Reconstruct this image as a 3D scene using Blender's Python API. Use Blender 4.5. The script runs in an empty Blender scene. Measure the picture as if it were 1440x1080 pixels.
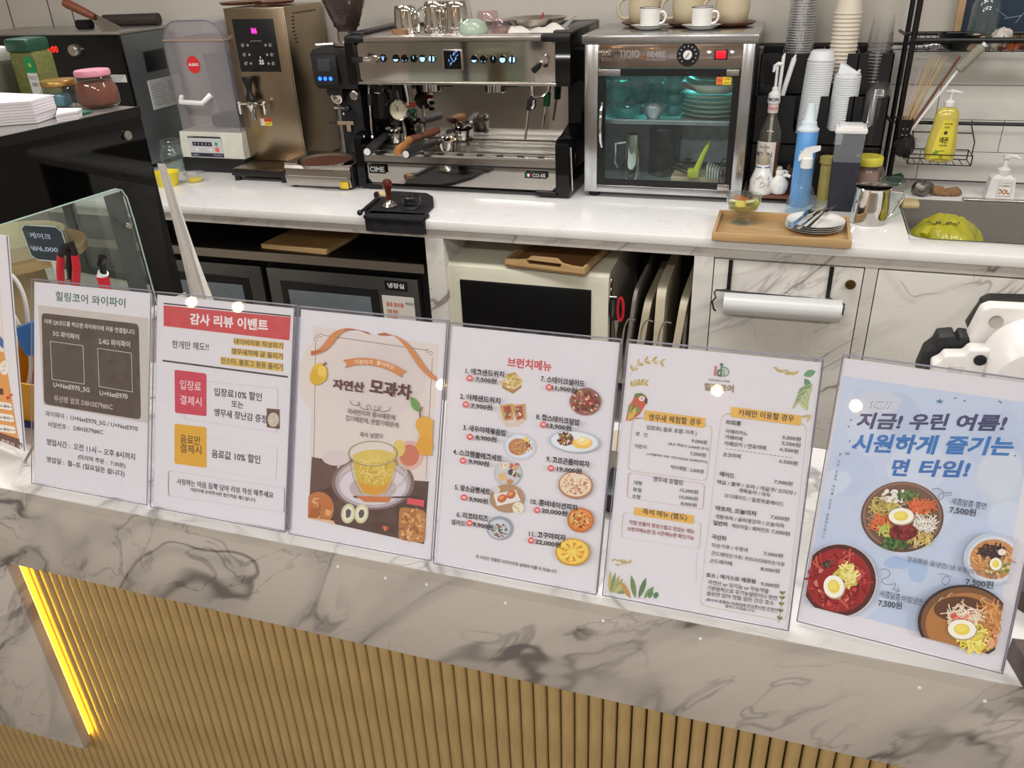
import bpy, bmesh, math, random
from math import sin, cos, pi, radians, sqrt
from mathutils import Vector, Matrix
random.seed(7)
SC = bpy.context.scene
COL = SC.collection
# ------------------------------------------------------------------ camera
YAW, PITCH, ROLL, FPX = .332409801, .492267134, .0425315726, 1153.2247
CAM = Vector((0, 0, 1.695))
_f = Vector((-sin(YAW)*cos(PITCH), cos(YAW)*cos(PITCH), -sin(PITCH)))
_r = Vector((cos(YAW), sin(YAW), 0)); _d = _f.cross(_r)
RT = cos(ROLL)*_r + sin(ROLL)*_d
DN = -sin(ROLL)*_r + cos(ROLL)*_d
cd = bpy.data.cameras.new('camera'); cam = bpy.data.objects.new('camera', cd); COL.objects.link(cam)
cd.sensor_width = 36; cd.lens = FPX/1440*36; cd.clip_start = .02; cd.clip_end = 50
cam.matrix_world = Matrix(((RT.x, -DN.x, -_f.x, CAM.x), (RT.y, -DN.y, -_f.y, CAM.y), (RT.z, -DN.z, -_f.z, CAM.z), (0, 0, 0, 1)))
SC.camera = cam
# ------------------------------------------------------------------ world, exposure, lights
SC.view_settings.view_transform = 'Standard'; SC.view_settings.look = 'None'
SC.cycles.transparent_max_bounces = 32; SC.cycles.max_bounces = 10
SC.view_settings.exposure = 0.0; SC.view_settings.gamma = 1; SC.view_settings.use_curve_mapping = False
w = bpy.data.worlds.new('room_air'); SC.world = w; w.use_nodes = True
w.node_tree.nodes['Background'].inputs[0].default_value = (1, .98, .96, 1)
w.node_tree.nodes['Background'].inputs[1].default_value = .35
def area(name, loc, sx, sy, power, col, rot=(0, 0, 0)):
    l = bpy.data.lights.new(name, 'AREA'); l.shape = 'RECTANGLE'; l.size = sx; l.size_y = sy; l.energy = power; l.color = col
    o = bpy.data.objects.new(name, l); o.location = loc; o.rotation_euler = rot; COL.objects.link(o); return o
LIGHTS = [(-2.2, 1.75, 1.2, .25, 24), (-.4, 1.75, 1.2, .25, 22), (1.3, 1.75, 1.2, .25, 20), (-1.9, -.9, 1.2, .3, 34), (-.1, -.9, 1.2, .3, 34), (1.7, -.9, 1.2, .3, 30)]
for i, (lx, ly, sx, sy, e) in enumerate(LIGHTS):
    area('ceiling_lamp_light', (lx, ly, 2.565), sx, sy, e, (1, .98, .95))
# ------------------------------------------------------------------ pixel ray -> point on a real plane
def ray(x, y): return RT*((x-720)/FPX) + DN*((y-540)/FPX) + _f
def PZ(x, y, z):
    d = ray(x, y); return CAM + d*((z-CAM.z)/d.z)
def PY(x, y, Y):
    d = ray(x, y); return CAM + d*(Y/d.y)
# ------------------------------------------------------------------ materials
def lin(c):
    return tuple(((v/255)/12.92 if v <= 10 else (((v/255)+.055)/1.055)**2.4) for v in c[:3]) + (1,)
MC = {}
def nodes(name):
    m = bpy.data.materials.new(name); m.use_nodes = True; nt = m.node_tree
    return m, nt, nt.nodes['Principled BSDF']
def mat(name, c=(200, 200, 200), rough=.5, metal=0, var=.06, sc=30, bump=0, emit=0, stretch=None, spec=None, coat=0, trans=0):
    if name in MC: return MC[name]
    m, nt, b = nodes(name); N, L = nt.nodes, nt.links
    tc = N.new('ShaderNodeTexCoord'); mp = N.new('ShaderNodeMapping'); nz = N.new('ShaderNodeTexNoise')
    L.new(tc.outputs['Object'], mp.inputs[0]); L.new(mp.outputs[0], nz.inputs[0])
    if stretch: mp.inputs['Scale'].default_value = stretch
    nz.inputs['Scale'].default_value = sc; nz.inputs['Detail'].default_value = 4
    mx = N.new('ShaderNodeMixRGB'); base = lin(c)
    mx.inputs[1].default_value = tuple(max(0, v*(1-var*2)) for v in base[:3])+(1,)
    mx.inputs[2].default_value = tuple(min(1, v*(1+var*2)) for v in base[:3])+(1,)
    L.new(nz.outputs[0], mx.inputs[0]); L.new(mx.outputs[0], b.inputs['Base Color'])
    b.inputs['Roughness'].default_value = rough; b.inputs['Metallic'].default_value = metal
    if spec is not None: b.inputs['Specular IOR Level'].default_value = spec
    if coat: b.inputs['Coat Weight'].default_value = coat; b.inputs['Coat Roughness'].default_value = .05
    if bump:
        bp = N.new('ShaderNodeBump'); bp.inputs['Strength'].default_value = bump; bp.inputs['Distance'].default_value = .002
        L.new(nz.outputs[0], bp.inputs['Height']); L.new(bp.outputs[0], b.inputs['Normal'])
    if emit:
        b.inputs['Emission Color'].default_value = base; b.inputs['Emission Strength'].default_value = emit
    MC[name] = m; return m
def clear(name, c=(235, 240, 240), alpha=.85, rough=.03, tint_c=None, refl=1.0):
    """thin clear sheet: transparent, with real mirror reflection growing at grazing angles"""
    if name in MC: return MC[name]
    m, nt, b = nodes(name); N, L = nt.nodes, nt.links; N.remove(b)
    out = [n for n in N if n.type == 'OUTPUT_MATERIAL'][0]
    t = N.new('ShaderNodeBsdfTransparent'); t.inputs[0].default_value = lin(c)
    g = N.new('ShaderNodeBsdfGlossy'); g.inputs['Roughness'].default_value = rough; g.inputs[0].default_value = (1, 1, 1, 1)
    d = N.new('ShaderNodeBsdfDiffuse'); d.inputs[0].default_value = lin(tint_c or c)
    nz = N.new('ShaderNodeTexNoise'); nz.inputs['Scale'].default_value = 15
    fr = N.new('ShaderNodeFresnel'); ge = N.new('ShaderNodeNewGeometry'); io = N.new('ShaderNodeMapRange')   # same reflectance from both faces of the sheet
    io.inputs[3].default_value = 1.45; io.inputs[4].default_value = 1/1.45; L.new(ge.outputs['Backfacing'], io.inputs[0]); L.new(io.outputs[0], fr.inputs[0])
    mu = N.new('ShaderNodeMath'); mu.operation = 'MULTIPLY'; mu.inputs[1].default_value = refl; mu.use_clamp = True
    L.new(fr.outputs[0], mu.inputs[0])
    ma = N.new('ShaderNodeMath'); ma.operation = 'MULTIPLY_ADD'; ma.inputs[1].default_value = .04; ma.inputs[2].default_value = 1-alpha-.02; ma.use_clamp = True
    L.new(nz.outputs[0], ma.inputs[0])
    m1 = N.new('ShaderNodeMixShader'); m2 = N.new('ShaderNodeMixShader')
    L.new(ma.outputs[0], m1.inputs[0]); L.new(t.outputs[0], m1.inputs[1]); L.new(d.outputs[0], m1.inputs[2])
    L.new(mu.outputs[0], m2.inputs[0]); L.new(m1.outputs[0], m2.inputs[1]); L.new(g.outputs[0], m2.inputs[2])
    L.new(m2.outputs[0], out.inputs[0]); MC[name] = m; return m
def marble(name, base, vein, sc=1.6, rot=(0, .7, 0), rough=.25, dens=.035, soft=.5, stretch=(1, 1, 2.2)):
    m, nt, b = nodes(name); N, L = nt.nodes, nt.links
    g = N.new('ShaderNodeNewGeometry'); mp = N.new('ShaderNodeMapping'); L.new(g.outputs['Position'], mp.inputs[0])
    mp.vector_type = 'TEXTURE'; mp.inputs['Rotation'].default_value = rot; mp.inputs['Scale'].default_value = stretch
    def vn(scale, width, det, dist, off):
        ad = N.new('ShaderNodeVectorMath'); ad.operation = 'ADD'; ad.inputs[1].default_value = (off, off*1.3, off*.7); L.new(mp.outputs[0], ad.inputs[0])
        nz = N.new('ShaderNodeTexNoise'); nz.inputs['Scale'].default_value = scale; nz.inputs['Detail'].default_value = det; nz.inputs['Distortion'].default_value = dist; nz.inputs['Roughness'].default_value = .55
        L.new(ad.outputs[0], nz.inputs[0])
        s = N.new('ShaderNodeMath'); s.operation = 'SUBTRACT'; s.inputs[1].default_value = .5; L.new(nz.outputs[0], s.inputs[0])
        a = N.new('ShaderNodeMath'); a.operation = 'ABSOLUTE'; L.new(s.outputs[0], a.inputs[0])
        r = N.new('ShaderNodeMapRange'); r.inputs[1].default_value = 0; r.inputs[2].default_value = width; r.inputs[3].default_value = 1; r.inputs[4].default_value = 0; r.interpolation_type = 'SMOOTHSTEP'
        L.new(a.outputs[0], r.inputs[0]); return r.outputs[0]
    v1 = vn(sc, dens, 3, .7, 0); v2 = vn(sc*2.0, dens*.7, 3.5, .9, 3.7); v3 = vn(sc, dens*3.6, 2.5, .6, 0.01)
    msk = N.new('ShaderNodeTexNoise'); msk.inputs['Scale'].default_value = sc*1.3; L.new(mp.outputs[0], msk.inputs[0])
    mr = N.new('ShaderNodeMapRange'); mr.inputs[1].default_value = .42; mr.inputs[2].default_value = .62; L.new(msk.outputs[0], mr.inputs[0])
    def mul(a, bb, k=1):
        x = N.new('ShaderNodeMath'); x.operation = 'MULTIPLY'; L.new(a, x.inputs[0])
        if bb is None: x.inputs[1].default_value = k
        else: L.new(bb, x.inputs[1])
        return x.outputs[0]
    def add(a, bb):
        x = N.new('ShaderNodeMath'); x.operation = 'ADD'; x.use_clamp = True; L.new(a, x.inputs[0]); L.new(bb, x.inputs[1]); return x.outputs[0]
    t = add(add(mul(mul(v1, mr.outputs[0]), None, .85), mul(mul(v2, mr.outputs[0]), None, .45)), mul(v3, None, .22*soft*2))
    mx = N.new('ShaderNodeMixRGB'); mx.inputs[1].default_value = lin(base); mx.inputs[2].default_value = lin(vein)
    L.new(t, mx.inputs[0]); L.new(mx.outputs[0], b.inputs['Base Color']); b.inputs['Roughness'].default_value = rough
    MC[name] = m; return m
def ink(name='printed_ink', rough=.5, metal=0):
    if name in MC: return MC[name]
    m, nt, b = nodes(name); a = nt.nodes.new('ShaderNodeAttribute'); a.attribute_name = 'Col'
    nz = nt.nodes.new('ShaderNodeTexNoise'); nz.inputs['Scale'].default_value = 300
    hs = nt.nodes.new('ShaderNodeHueSaturation'); mr = nt.nodes.new('ShaderNodeMapRange'); mr.inputs[3].default_value = .94; mr.inputs[4].default_value = 1.06
    nt.links.new(nz.outputs[0], mr.inputs[0]); nt.links.new(mr.outputs[0], hs.inputs['Value'])
    nt.links.new(a.outputs[0], hs.inputs['Color']); nt.links.new(hs.outputs[0], b.inputs['Base Color']); b.inputs['Roughness'].default_value = rough; b.inputs['Metallic'].default_value = metal
    MC[name] = m; return m
# ------------------------------------------------------------------ mesh builder
class MB:
    def __init__(s): s.v = []; s.f = []; s.c = []; s.col = None
    def add(s, vs, fs, M=None):
        n = len(s.v)
        s.v += [tuple(M @ Vector(p)) if M is not None else tuple(p) for p in vs]
        for f in fs: s.f.append(tuple(i+n for i in f)); s.c.append(s.col)
        return s
    def box(s, x0, x1, y0, y1, z0, z1, bev=0, M=None, seg=2):
        if x0 > x1: x0, x1 = x1, x0
        if y0 > y1: y0, y1 = y1, y0
        if z0 > z1: z0, z1 = z1, z0
        vs = [(x, y, z) for x in (x0, x1) for y in (y0, y1) for z in (z0, z1)]
        fs = [(0, 1, 3, 2), (4, 6, 7, 5), (0, 4, 5, 1), (2, 3, 7, 6), (0, 2, 6, 4), (1, 5, 7, 3)]
        if bev:
            b = bmesh.new(); V = [b.verts.new(p) for p in vs]
            for f in fs: b.faces.new([V[i] for i in f])
            bmesh.ops.bevel(b, geom=list(b.edges), offset=min(bev, (x1-x0)*.49, (y1-y0)*.49, (z1-z0)*.49), segments=seg, profile=.5, affect='EDGES')
            b.verts.ensure_lookup_table(); b.verts.index_update()
            vs = [tuple(v.co) for v in b.verts]; fs = [[v.index for v in f.verts] for f in b.faces]; b.free()
        return s.add(vs, fs, M)
    def lathe(s, cx, cy, prof, n=28, M=None, sx=1, sy=1):
        vs = []; fs = []; k = len(prof)
        for i in range(n):
            a = 2*pi*i/n
            for r, z in prof: vs.append((cx+max(r, 1e-5)*cos(a)*sx, cy+max(r, 1e-5)*sin(a)*sy, z))
        for i in range(n):
            j = (i+1) % n
            for q in range(k-1): fs.append((i*k+q, j*k+q, j*k+q+1, i*k+q+1))
        if prof[0][0] > 2e-4: fs.append(tuple(i*k for i in range(n))[::-1])
        if prof[-1][0] > 2e-4: fs.append(tuple(i*k+k-1 for i in range(n)))
        return s.add(vs, fs, M)
    def shell(s, cx, cy, prof, t=.002, n=28, M=None, sx=1, sy=1):
        """open vessel: outer profile bottom->top, then back down inside"""
        inner = [(max(r-t, 0), z+(t if i == 0 else 0)) for i, (r, z) in enumerate(prof)]
        inner[-1] = (prof[-1][0]-t, prof[-1][1])
        p = [(0, prof[0][1])] + list(prof) + inner[::-1] + [(0, prof[0][1]+t)]
        return s.lathe(cx, cy, p, n, M, sx, sy)
    def cyl(s, p0, p1, r, r2=None, n=14, prof=None):
        p0 = Vector(p0); p1 = Vector(p1); d = p1-p0; L = d.length
        q = d.to_track_quat('Z', 'Y').to_matrix().to_4x4(); q.translation = p0
        if r2 is None: r2 = r
        return s.lathe(0, 0, prof or [(r, 0), (r2, L)], n, q)
    def tube(s, pts, r, n=8, closed=False):
        pts = [Vector(p) for p in pts]; vs = []; fs = []; m = len(pts); ref = None
        for i, p in enumerate(pts):
            a = pts[(i-1) % m] if (closed or i) else p; b = pts[(i+1) % m] if (closed or i < m-1) else p
            t = (b-a).normalized()
            if ref is None: ref = t.orthogonal().normalized()
            ref = (ref-t*ref.dot(t)); ref = ref.normalized() if ref.length > 1e-6 else t.orthogonal().normalized()
            bi = t.cross(ref); rr = r[i] if isinstance(r, (list, tuple)) else r
            for k in range(n):
                an = 2*pi*k/n; vs.append(p+ref*cos(an)*rr+bi*sin(an)*rr)
        for i in range(m if closed else m-1):
            j = (i+1) % m
            for k in range(n): fs.append((i*n+k, i*n+(k+1) % n, j*n+(k+1) % n, j*n+k))
        if not closed: fs += [tuple(range(n))[::-1], tuple((m-1)*n+k for k in range(n))]
        return s.add(vs, fs)
    def prism(s, poly, O, U, V, t):
        """extrude a 2D polygon (u,v) on the plane O,U,V by t along the normal"""
        O = Vector(O); U = Vector(U); V = Vector(V); Nn = U.cross(V).normalized()*t; n = len(poly)
        a = [O+U*u+V*v for u, v in poly]; vs = a+[p+Nn for p in a]
        fs = [tuple(range(n))[::-1], tuple(range(n, 2*n))] + [(i, (i+1) % n, (i+1) % n+n, i+n) for i in range(n)]
        return s.add(vs, fs)
    def ball(s, c, r, sx=1, sy=1, sz=1, n=14, M=None):
        p = [(r*sin(pi*i/8), c[2]-r*sz*cos(pi*i/8)) for i in range(9)]
        return s.lathe(c[0], c[1], p, n, M, sx, sy)
    def poly(s, pts, flat=True): return s.add(pts, [tuple(range(len(pts)))])
    def obj(s, name, m, parent=None, label=None, kind=None, sm=True, ang=38):
        me = bpy.data.meshes.new(name)
        if parent is not None and parent.parent is not None and parent.parent.parent is not None: parent = parent.parent
        off = Vector((0, 0, 0))
        if parent is not None: off = parent.location if parent.parent is None else parent.parent.location
        me.from_pydata([tuple(Vector(v)-off) for v in s.v], [], s.f)
        if any(c is not None for c in s.c):
            at = me.color_attributes.new('Col', 'FLOAT_COLOR', 'CORNER'); k = 0
            buf = []
            for p, c in zip(me.polygons, s.c):
                cc = lin(c or (200, 200, 200)); buf += list(cc)*p.loop_total
            at.data.foreach_set('color', buf)
        if sm:
            me.polygons.foreach_set('use_smooth', [True]*len(me.polygons)); me.set_sharp_from_angle(angle=radians(ang))
        me.validate(); me.update(); me.materials.append(m)
        o = bpy.data.objects.new(name, me); COL.objects.link(o)
        if parent is not None: o.parent = parent
        if label: o['label'] = label
        if kind: o['kind'] = kind
        return o
def thing(name, label, cat, loc, group=None):
    o = bpy.data.objects.new(name, None); COL.objects.link(o); o.location = loc; o.empty_display_size = .05
    o['label'] = label; o['category'] = cat
    if group: o['group'] = group
    return o
def tag(o, label, cat, group=None):
    o['label'] = label; o['category'] = cat
    if group: o['group'] = group
    return o
def one(mb, name, m, label, cat, group=None, base=None):
    """a thing that is a single mesh, origin at its base"""
    xs = [v[0] for v in mb.v]; ys = [v[1] for v in mb.v]; zs = [v[2] for v in mb.v]
    b = Vector(base) if base else Vector(((min(xs)+max(xs))/2, (min(ys)+max(ys))/2, min(zs)))
    mb.v = [tuple(Vector(v)-b) for v in mb.v]; o = mb.obj(name, m); o.location = b
    return tag(o, label, cat, group)
def dup(root, d, label=None, rz=0, scale=None, group=None):
    def cp(o, par):
        c = o.copy(); COL.objects.link(c)
        if par is not None: c.parent = par
        for ch in o.children: cp(ch, c)
        return c
    r = cp(root, None); r.location = root.location+Vector(d); r.rotation_euler.z += rz
    if scale: r.scale = (scale,)*3
    if label: r['label'] = label
    if group: r['group'] = group
    return r
# ------------------------------------------------------------------ lettering
_tc = {}
_cu = bpy.data.curves.new('lettering_source', 'FONT'); _ob = bpy.data.objects.new('lettering_source', _cu)
def glyphs(text, bold=0, shear=0, res=2):
    key = (text, bold, shear)
    if key in _tc: return _tc[key]
    cu = _cu; cu.body = text; cu.size = 1; cu.resolution_u = res; cu.offset = bold; cu.shear = shear; cu.fill_mode = 'FRONT'; ob = _ob
    me = bpy.data.meshes.new_from_object(ob)
    vs = [tuple(v.co) for v in me.vertices]; fs = [tuple(p.vertices) for p in me.polygons]
    bpy.data.meshes.remove(me)
    x0 = min(v[0] for v in vs); x1 = max(v[0] for v in vs); y0 = min(v[1] for v in vs); y1 = max(v[1] for v in vs)
    r = ([((x-x0)/(x1-x0), (y-y0)/(y1-y0)) for x, y, z in vs], fs); _tc[key] = r; return r
class Face:
    """a real flat face O + u*U + v*V (metres); px() finds where a line of sight meets it"""
    def __init__(s, O, U, V, zf=(0, 0, 1)):
        s.O = Vector(O); s.U = Vector(U).normalized(); s.V = Vector(V); s.V = (s.V-s.U*s.V.dot(s.U)).normalized(); s.N = s.U.cross(s.V); s.zf = zf
    def px(s, x, y):
        x = s.zf[0]+x/s.zf[2]; y = s.zf[1]+y/s.zf[2]
        d = ray(x, y); P = CAM+d*((s.O-CAM).dot(s.N)/d.dot(s.N))-s.O
        return (P.dot(s.U), P.dot(s.V))
    def at(s, u, v, e=0): return s.O+s.U*u+s.V*v+s.N*e
class Print:
    """flat print on a Face; layers stack by a fraction of a millimetre"""
    def __init__(s, face, e0=.0004, px=True): s.F = face; s.m = MB(); s.e = e0; s.clip = None; s.px = px
    def q(s, p): return s.F.px(*p) if s.px else p
    def poly(s, pts, col, uv=False, step=True):
        if not uv: pts = [s.q(p) for p in pts]
        if s.clip: pts = clip_poly(pts, s.clip)
        if len(pts) < 3: return
        if step: s.e += .000012
        s.m.col = col; s.m.poly([s.F.at(u, v, s.e) for u, v in pts])
    def ell(s, c, rx, ry, col, n=22, rot=0, wob=0):
        s.poly([(c[0]+rx*cos(a)*cos(rot)*(1+wob*random.uniform(-1, 1))-ry*sin(a)*sin(rot), c[1]+rx*cos(a)*sin(rot)+ry*sin(a)*cos(rot)*(1+wob*random.uniform(-1, 1))) for a in [2*pi*i/n for i in range(n)]], col)
    def stroke(s, pts, w, col):
        uv = [Vector(s.q(p)) for p in pts]; k = (Vector(s.q((pts[0][0]+w, pts[0][1])))-uv[0]).length/2
        s.e += .000012; s.m.col = col; L = []; R = []
        for i, p in enumerate(uv):
            t = (uv[min(i+1, len(uv)-1)]-uv[max(i-1, 0)])
            if t.length < 1e-9: t = Vector((1, 0))
            n = Vector((-t.y, t.x)).normalized()*k; L.append(p+n); R.append(p-n)
        vs = [s.F.at(a.x, a.y, s.e) for a in L]+[s.F.at(a.x, a.y, s.e) for a in R]; n = len(uv)
        s.m.add(vs, [(i, i+n, i+1+n, i+1) for i in range(n-1)])
    def rrect(s, c4, r, col, w=None):
        """c4 = tl,tr,br,bl; w -> outline only"""
        uv = [Vector(s.q(p)) for p in c4]; k = (Vector(s.q((c4[0][0]+r, c4[0][1])))-uv[0]).length; out = []
        for i in range(4):
            p = uv[i]; a = (uv[i-1]-p).normalized()*k; b = (uv[(i+1) % 4]-p).normalized()*k
            for t in [0, .25, .5, .75, 1]: out.append(p+a*(1-t)**2+b*t**2)
        s.e += .000012; s.m.col = col
        if w is None: s.m.poly([s.F.at(a.x, a.y, s.e) for a in out])
        else:
            kk = (Vector(s.q((c4[0][0]+w, c4[0][1])))-uv[0]).length; c = sum(out, Vector((0, 0)))/len(out); n = len(out)
            inn = [p+(c-p).normalized()*kk for p in out]
            s.m.add([s.F.at(a.x, a.y, s.e) for a in out+inn], [(i, (i+1) % n, (i+1) % n+n, i+n) for i in range(n)])
    def text(s, t, p0, p1, h, col=(50, 48, 52), bold=0.0, shear=0):
        vs, fs = glyphs(t, min(bold+.006, .036), shear)
        a = Vector(s.q(p0)); b = Vector(s.q(p1)); top = Vector(s.q((p0[0], p0[1]-h)) if s.px else (p0[0], p0[1]+h))
        U = b-a; H = abs((top-a).y); n = Vector((-U.y, U.x)).normalized()*H
        s.e += .000012; s.m.col = col
        s.m.add([s.F.at(*(a+U*x+n*y), s.e) for x, y in vs], fs)
    def blobs(s, c, rx, ry, cols, n, r0, r1, k=6):
        for i in range(n):
            a = random.uniform(0, 2*pi); q = sqrt(random.random()); r = random.uniform(r0, r1); cc = (c[0]+rx*q*cos(a), c[1]+ry*q*sin(a)); ph = random.uniform(0, pi)
            s.ell(cc, r, r*random.uniform(.4, .9), random.choice(cols), k, ph, .25)
    def threads(s, c, rx, ry, cols, n, ln, w):
        for i in range(n):
            a = random.uniform(0, 2*pi); q = sqrt(random.random()); x = c[0]+rx*q*cos(a); y = c[1]+ry*q*sin(a); th = random.uniform(0, pi); cv = random.uniform(-.6, .6)
            s.stroke([(x+ln*t*cos(th+cv*t), y+ln*t*sin(th+cv*t)) for t in (-.5, -.2, .2, .5)], w, random.choice(cols))
def clip_poly(pts, cl):
    out = [tuple(p) for p in pts]
    n = len(cl); ar = sum(cl[i][0]*cl[(i+1) % n][1]-cl[(i+1) % n][0]*cl[i][1] for i in range(n)); sg = 1 if ar > 0 else -1
    for i in range(n):
        a = cl[i]; b = cl[(i+1) % n]
        def sd(p): return sg*((b[0]-a[0])*(p[1]-a[1])-(b[1]-a[1])*(p[0]-a[0]))
        res = []
        for j in range(len(out)):
            p = out[j]; q = out[(j+1) % len(out)]; dp, dq = sd(p), sd(q)
            if dp >= 0: res.append(p)
            if (dp >= 0) != (dq >= 0):
                t = dp/(dp-dq); res.append((p[0]+(q[0]-p[0])*t, p[1]+(q[1]-p[1])*t))
        out = res
        if not out: return []
    return out
def arc(c, r, a0, a1, n=10, ry=None): return [(c[0]+r*cos(radians(a0+(a1-a0)*i/n)), c[1]+(ry or r)*sin(radians(a0+(a1-a0)*i/n))) for i in range(n+1)]
def bez(p, n=14):
    out = []
    for i in range(n+1):
        t = i/n; q = [Vector(x) for x in p]
        while len(q) > 1: q = [a+(b-a)*t for a, b in zip(q, q[1:])]
        out.append(q[0])
    return out
# common materials
STEEL = mat('brushed_steel', (196, 190, 184), .25, 1, .05, 60, stretch=(1, 1, 12))
MIRROR = mat('polished_steel', (205, 200, 194), .07, 1, .02, 20)
CHROME = mat('chrome', (225, 222, 218), .08, 1, .02, 20)
BLACK = mat('black_plastic', (20, 20, 23), .35, 0, .1, 40)
BLACKG = mat('black_gloss', (9, 9, 11), .08, 0, .1, 30)
RUBBER = mat('black_rubber', (24, 24, 28), .7, 0, .12, 80, bump=.2)
WHITEP = mat('white_plastic', (232, 231, 230), .35, 0, .02, 20)
WHITEC = mat('white_ceramic', (235, 233, 228), .15, 0, .02, 20, coat=.3)
INK = ink(); CMAT = ink('coloured_surface', .35)
GLASS = clear('clear_glass', (248, 252, 251), .985)
PLAST = clear('clear_plastic', (246, 247, 247), .93, .12, (225, 225, 225))
ACR = clear('clear_acrylic', (253, 253, 254), .99, .02)
ACRE = clear('acrylic_edge', (165, 165, 185), .45, .1, (150, 150, 170))
WOOD = mat('bamboo_wood', (190, 156, 110), .45, 0, .12, 14, stretch=(.6, 6, 6))
DWOOD = mat('dark_wood', (110, 66, 46), .5, 0, .15, 18, stretch=(1, 6, 6))
# ================================================================== the setting
def struct(mb, name, m, **k):
    o = mb.obj(name, m, sm=False); o['kind'] = 'structure'; return o
HB, YB, YW = .88, 2.48, 3.30          # back worktop height, its front edge, the wall
WALLP = mat('painted_wall', (205, 199, 190), .8, 0, .02, 3)
TILE = marble('tile_marble', (222, 219, 213), (206, 202, 196), 1.6, (0, -.2, 0), .2, .02, .4, (1, 1, .4))
GROUT = mat('grout', (120, 116, 112), .9)
struct(MB().box(-4.6, 3.2, -3.2, 3.4, -.05, 0), 'floor', mat('floor_tile', (150, 140, 128), .4, 0, .05, 4))
struct(MB().box(-4.6, 3.2, -3.2, 3.4, 2.6, 2.65), 'ceiling', mat('ceiling_paint', (225, 221, 214), .85, 0, .01))
wb = struct(MB().box(-4.6, 3.2, YW+.012, YW+.1, 0, 2.6), 'wall_back', WALLP)
struct(MB().box(-4.7, -4.6, -3.2, 3.4, 0, 2.6), 'wall_left', WALLP)
struct(MB().box(3.2, 3.3, -3.2, 3.4, 0, 2.6), 'wall_right', WALLP)
struct(MB().box(-4.6, 3.2, -3.3, -3.2, 0, 2.6), 'wall_front', mat('front_wall_paint', (196, 188, 178), .8, 0, .05, 2))
# tiled splashback, each tile its own piece
MB().box(-.75, 1.3, YW+.002, YW+.012, .86, 1.33).obj('grout_bed', GROUT, wb, sm=False)
zr = [.8815, .985, 1.094, 1.209, 1.325]; offs = [.455, .70, .48, .75]
tm = None
for r in range(4):
    x = offs[r]-1.2
    while x < 1.3:
        xa, xb = max(x, -.75), min(x+.4, 1.3)
        if xb-xa > .05:
            MB().box(xa+.001, xb-.001, YW-.004, YW+.0055, zr[r]+.001, zr[r+1]-.001, .0012, seg=1).obj('tile', TILE, wb, sm=False)
        x += .4
MB().box(-.75, 1.3, YW-.01, YW+.012, 1.326, 1.338, .002).obj('tile_trim', mat('white_trim', (225, 223, 220), .4), wb)
MB().box(-.75, 1.3, YW-.006, YW+.012, 1.338, 1.346).obj('trim_dark_strip', mat('dark_trim', (60, 52, 46), .6), wb)  # solid dark strip along the top of the white trim
for lx, ly, sx, sy, e in LIGHTS:
    t = thing('ceiling_lamp', 'flat white ceiling lamp panel out of the frame above the room', 'lamp', (lx, ly, 2.6), 'ceiling lamp panels')
    MB().box(lx-sx/2-.02, lx+sx/2+.02, ly-sy/2-.02, ly+sy/2+.02, 2.575, 2.6, .004).obj('lamp_housing', WHITEP, t)
# ================================================================== front counter
FM = marble('front_marble', (182, 175, 167), (104, 96, 94), 2.6, (0, -.8, 0), .3, .03, .6, (1, 1, .42))
FT = marble('counter_top_marble', (228, 226, 223), (160, 156, 155), 3.0, (0, -.75, .6), .2, .025, .4, (1, 1, .5))
YF = .722
fc = thing('service_counter', 'marble-clad front service counter with ribbed golden slats, in the foreground', 'counter', (-.4, .92, 0))
MB().box(-2.4, .78, YF+.0012, 1.14, .984, 1.0).obj('worktop', FT, fc, 'white veined marble top')
MB().box(-2.4, .78, YF, YF+.0012, .9845, .9995).obj('edge_band', FM, fc)
MB().box(-2.4, -1.312, 1.14, 1.475, .984, 1.0, .0015).obj('worktop_return', FT, fc)
MB().box(-2.4, .78, YF+.001, YF+.02, .841, .9835, .001).obj('marble_fascia', FM, fc, 'grey-veined marble band')
MB().box(-2.4, .78, .775, .80, 0, .984).obj('backing_board', mat('backing_board', (96, 72, 38), .7), fc)
MB().box(-2.4, .78, .80, 1.12, .02, .984).obj('carcass', mat('carcass_board', (190, 184, 176), .6), fc)
MB().box(-2.4, -1.32, 1.12, 1.46, .02, .984).obj('carcass', MC['carcass_board'], fc)
MB().box(-2.4, .78, YF+.02, .775, .935, .983).obj('fascia_support', MC['carcass_board'], fc)
# panel, lower left: lower edge slightly proud of the slats
MB().box(-2.4, -1.131, YF, YF+.02, .390, .8405, .001).obj('marble_panel', FM, fc, 'square marble panel at lower left')
SL = mat('golden_wood_slat', (164, 138, 92), .55, 0, .14, 40, stretch=(3, 3, .35), bump=.1)
sb = MB(); W2 = .0089; D = .010
pr = [(-W2, .777)]+[(-W2*cos(pi*i/8) if True else 0, .763-D*sin(pi*i/8)**.4) for i in range(9)]+[(W2, .777)]
vs = [(x, y, z) for z in (0.0, .934) for x, y in pr]; n = len(pr)
sb.add(vs, [tuple(range(n)), tuple(range(2*n-1, n-1, -1))]+[(i, i+n, (i+1) % n+n, (i+1) % n) for i in range(n)])
s0 = None; x = -2.2
while x < .62:
    if s0 is None:
        s0 = sb.obj('slat', SL, fc, ang=50); s0.location = (x, 0, 0)
    else:
        c = s0.copy(); c.location = (x, 0, 0); COL.objects.link(c)
    x += .0196
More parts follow.
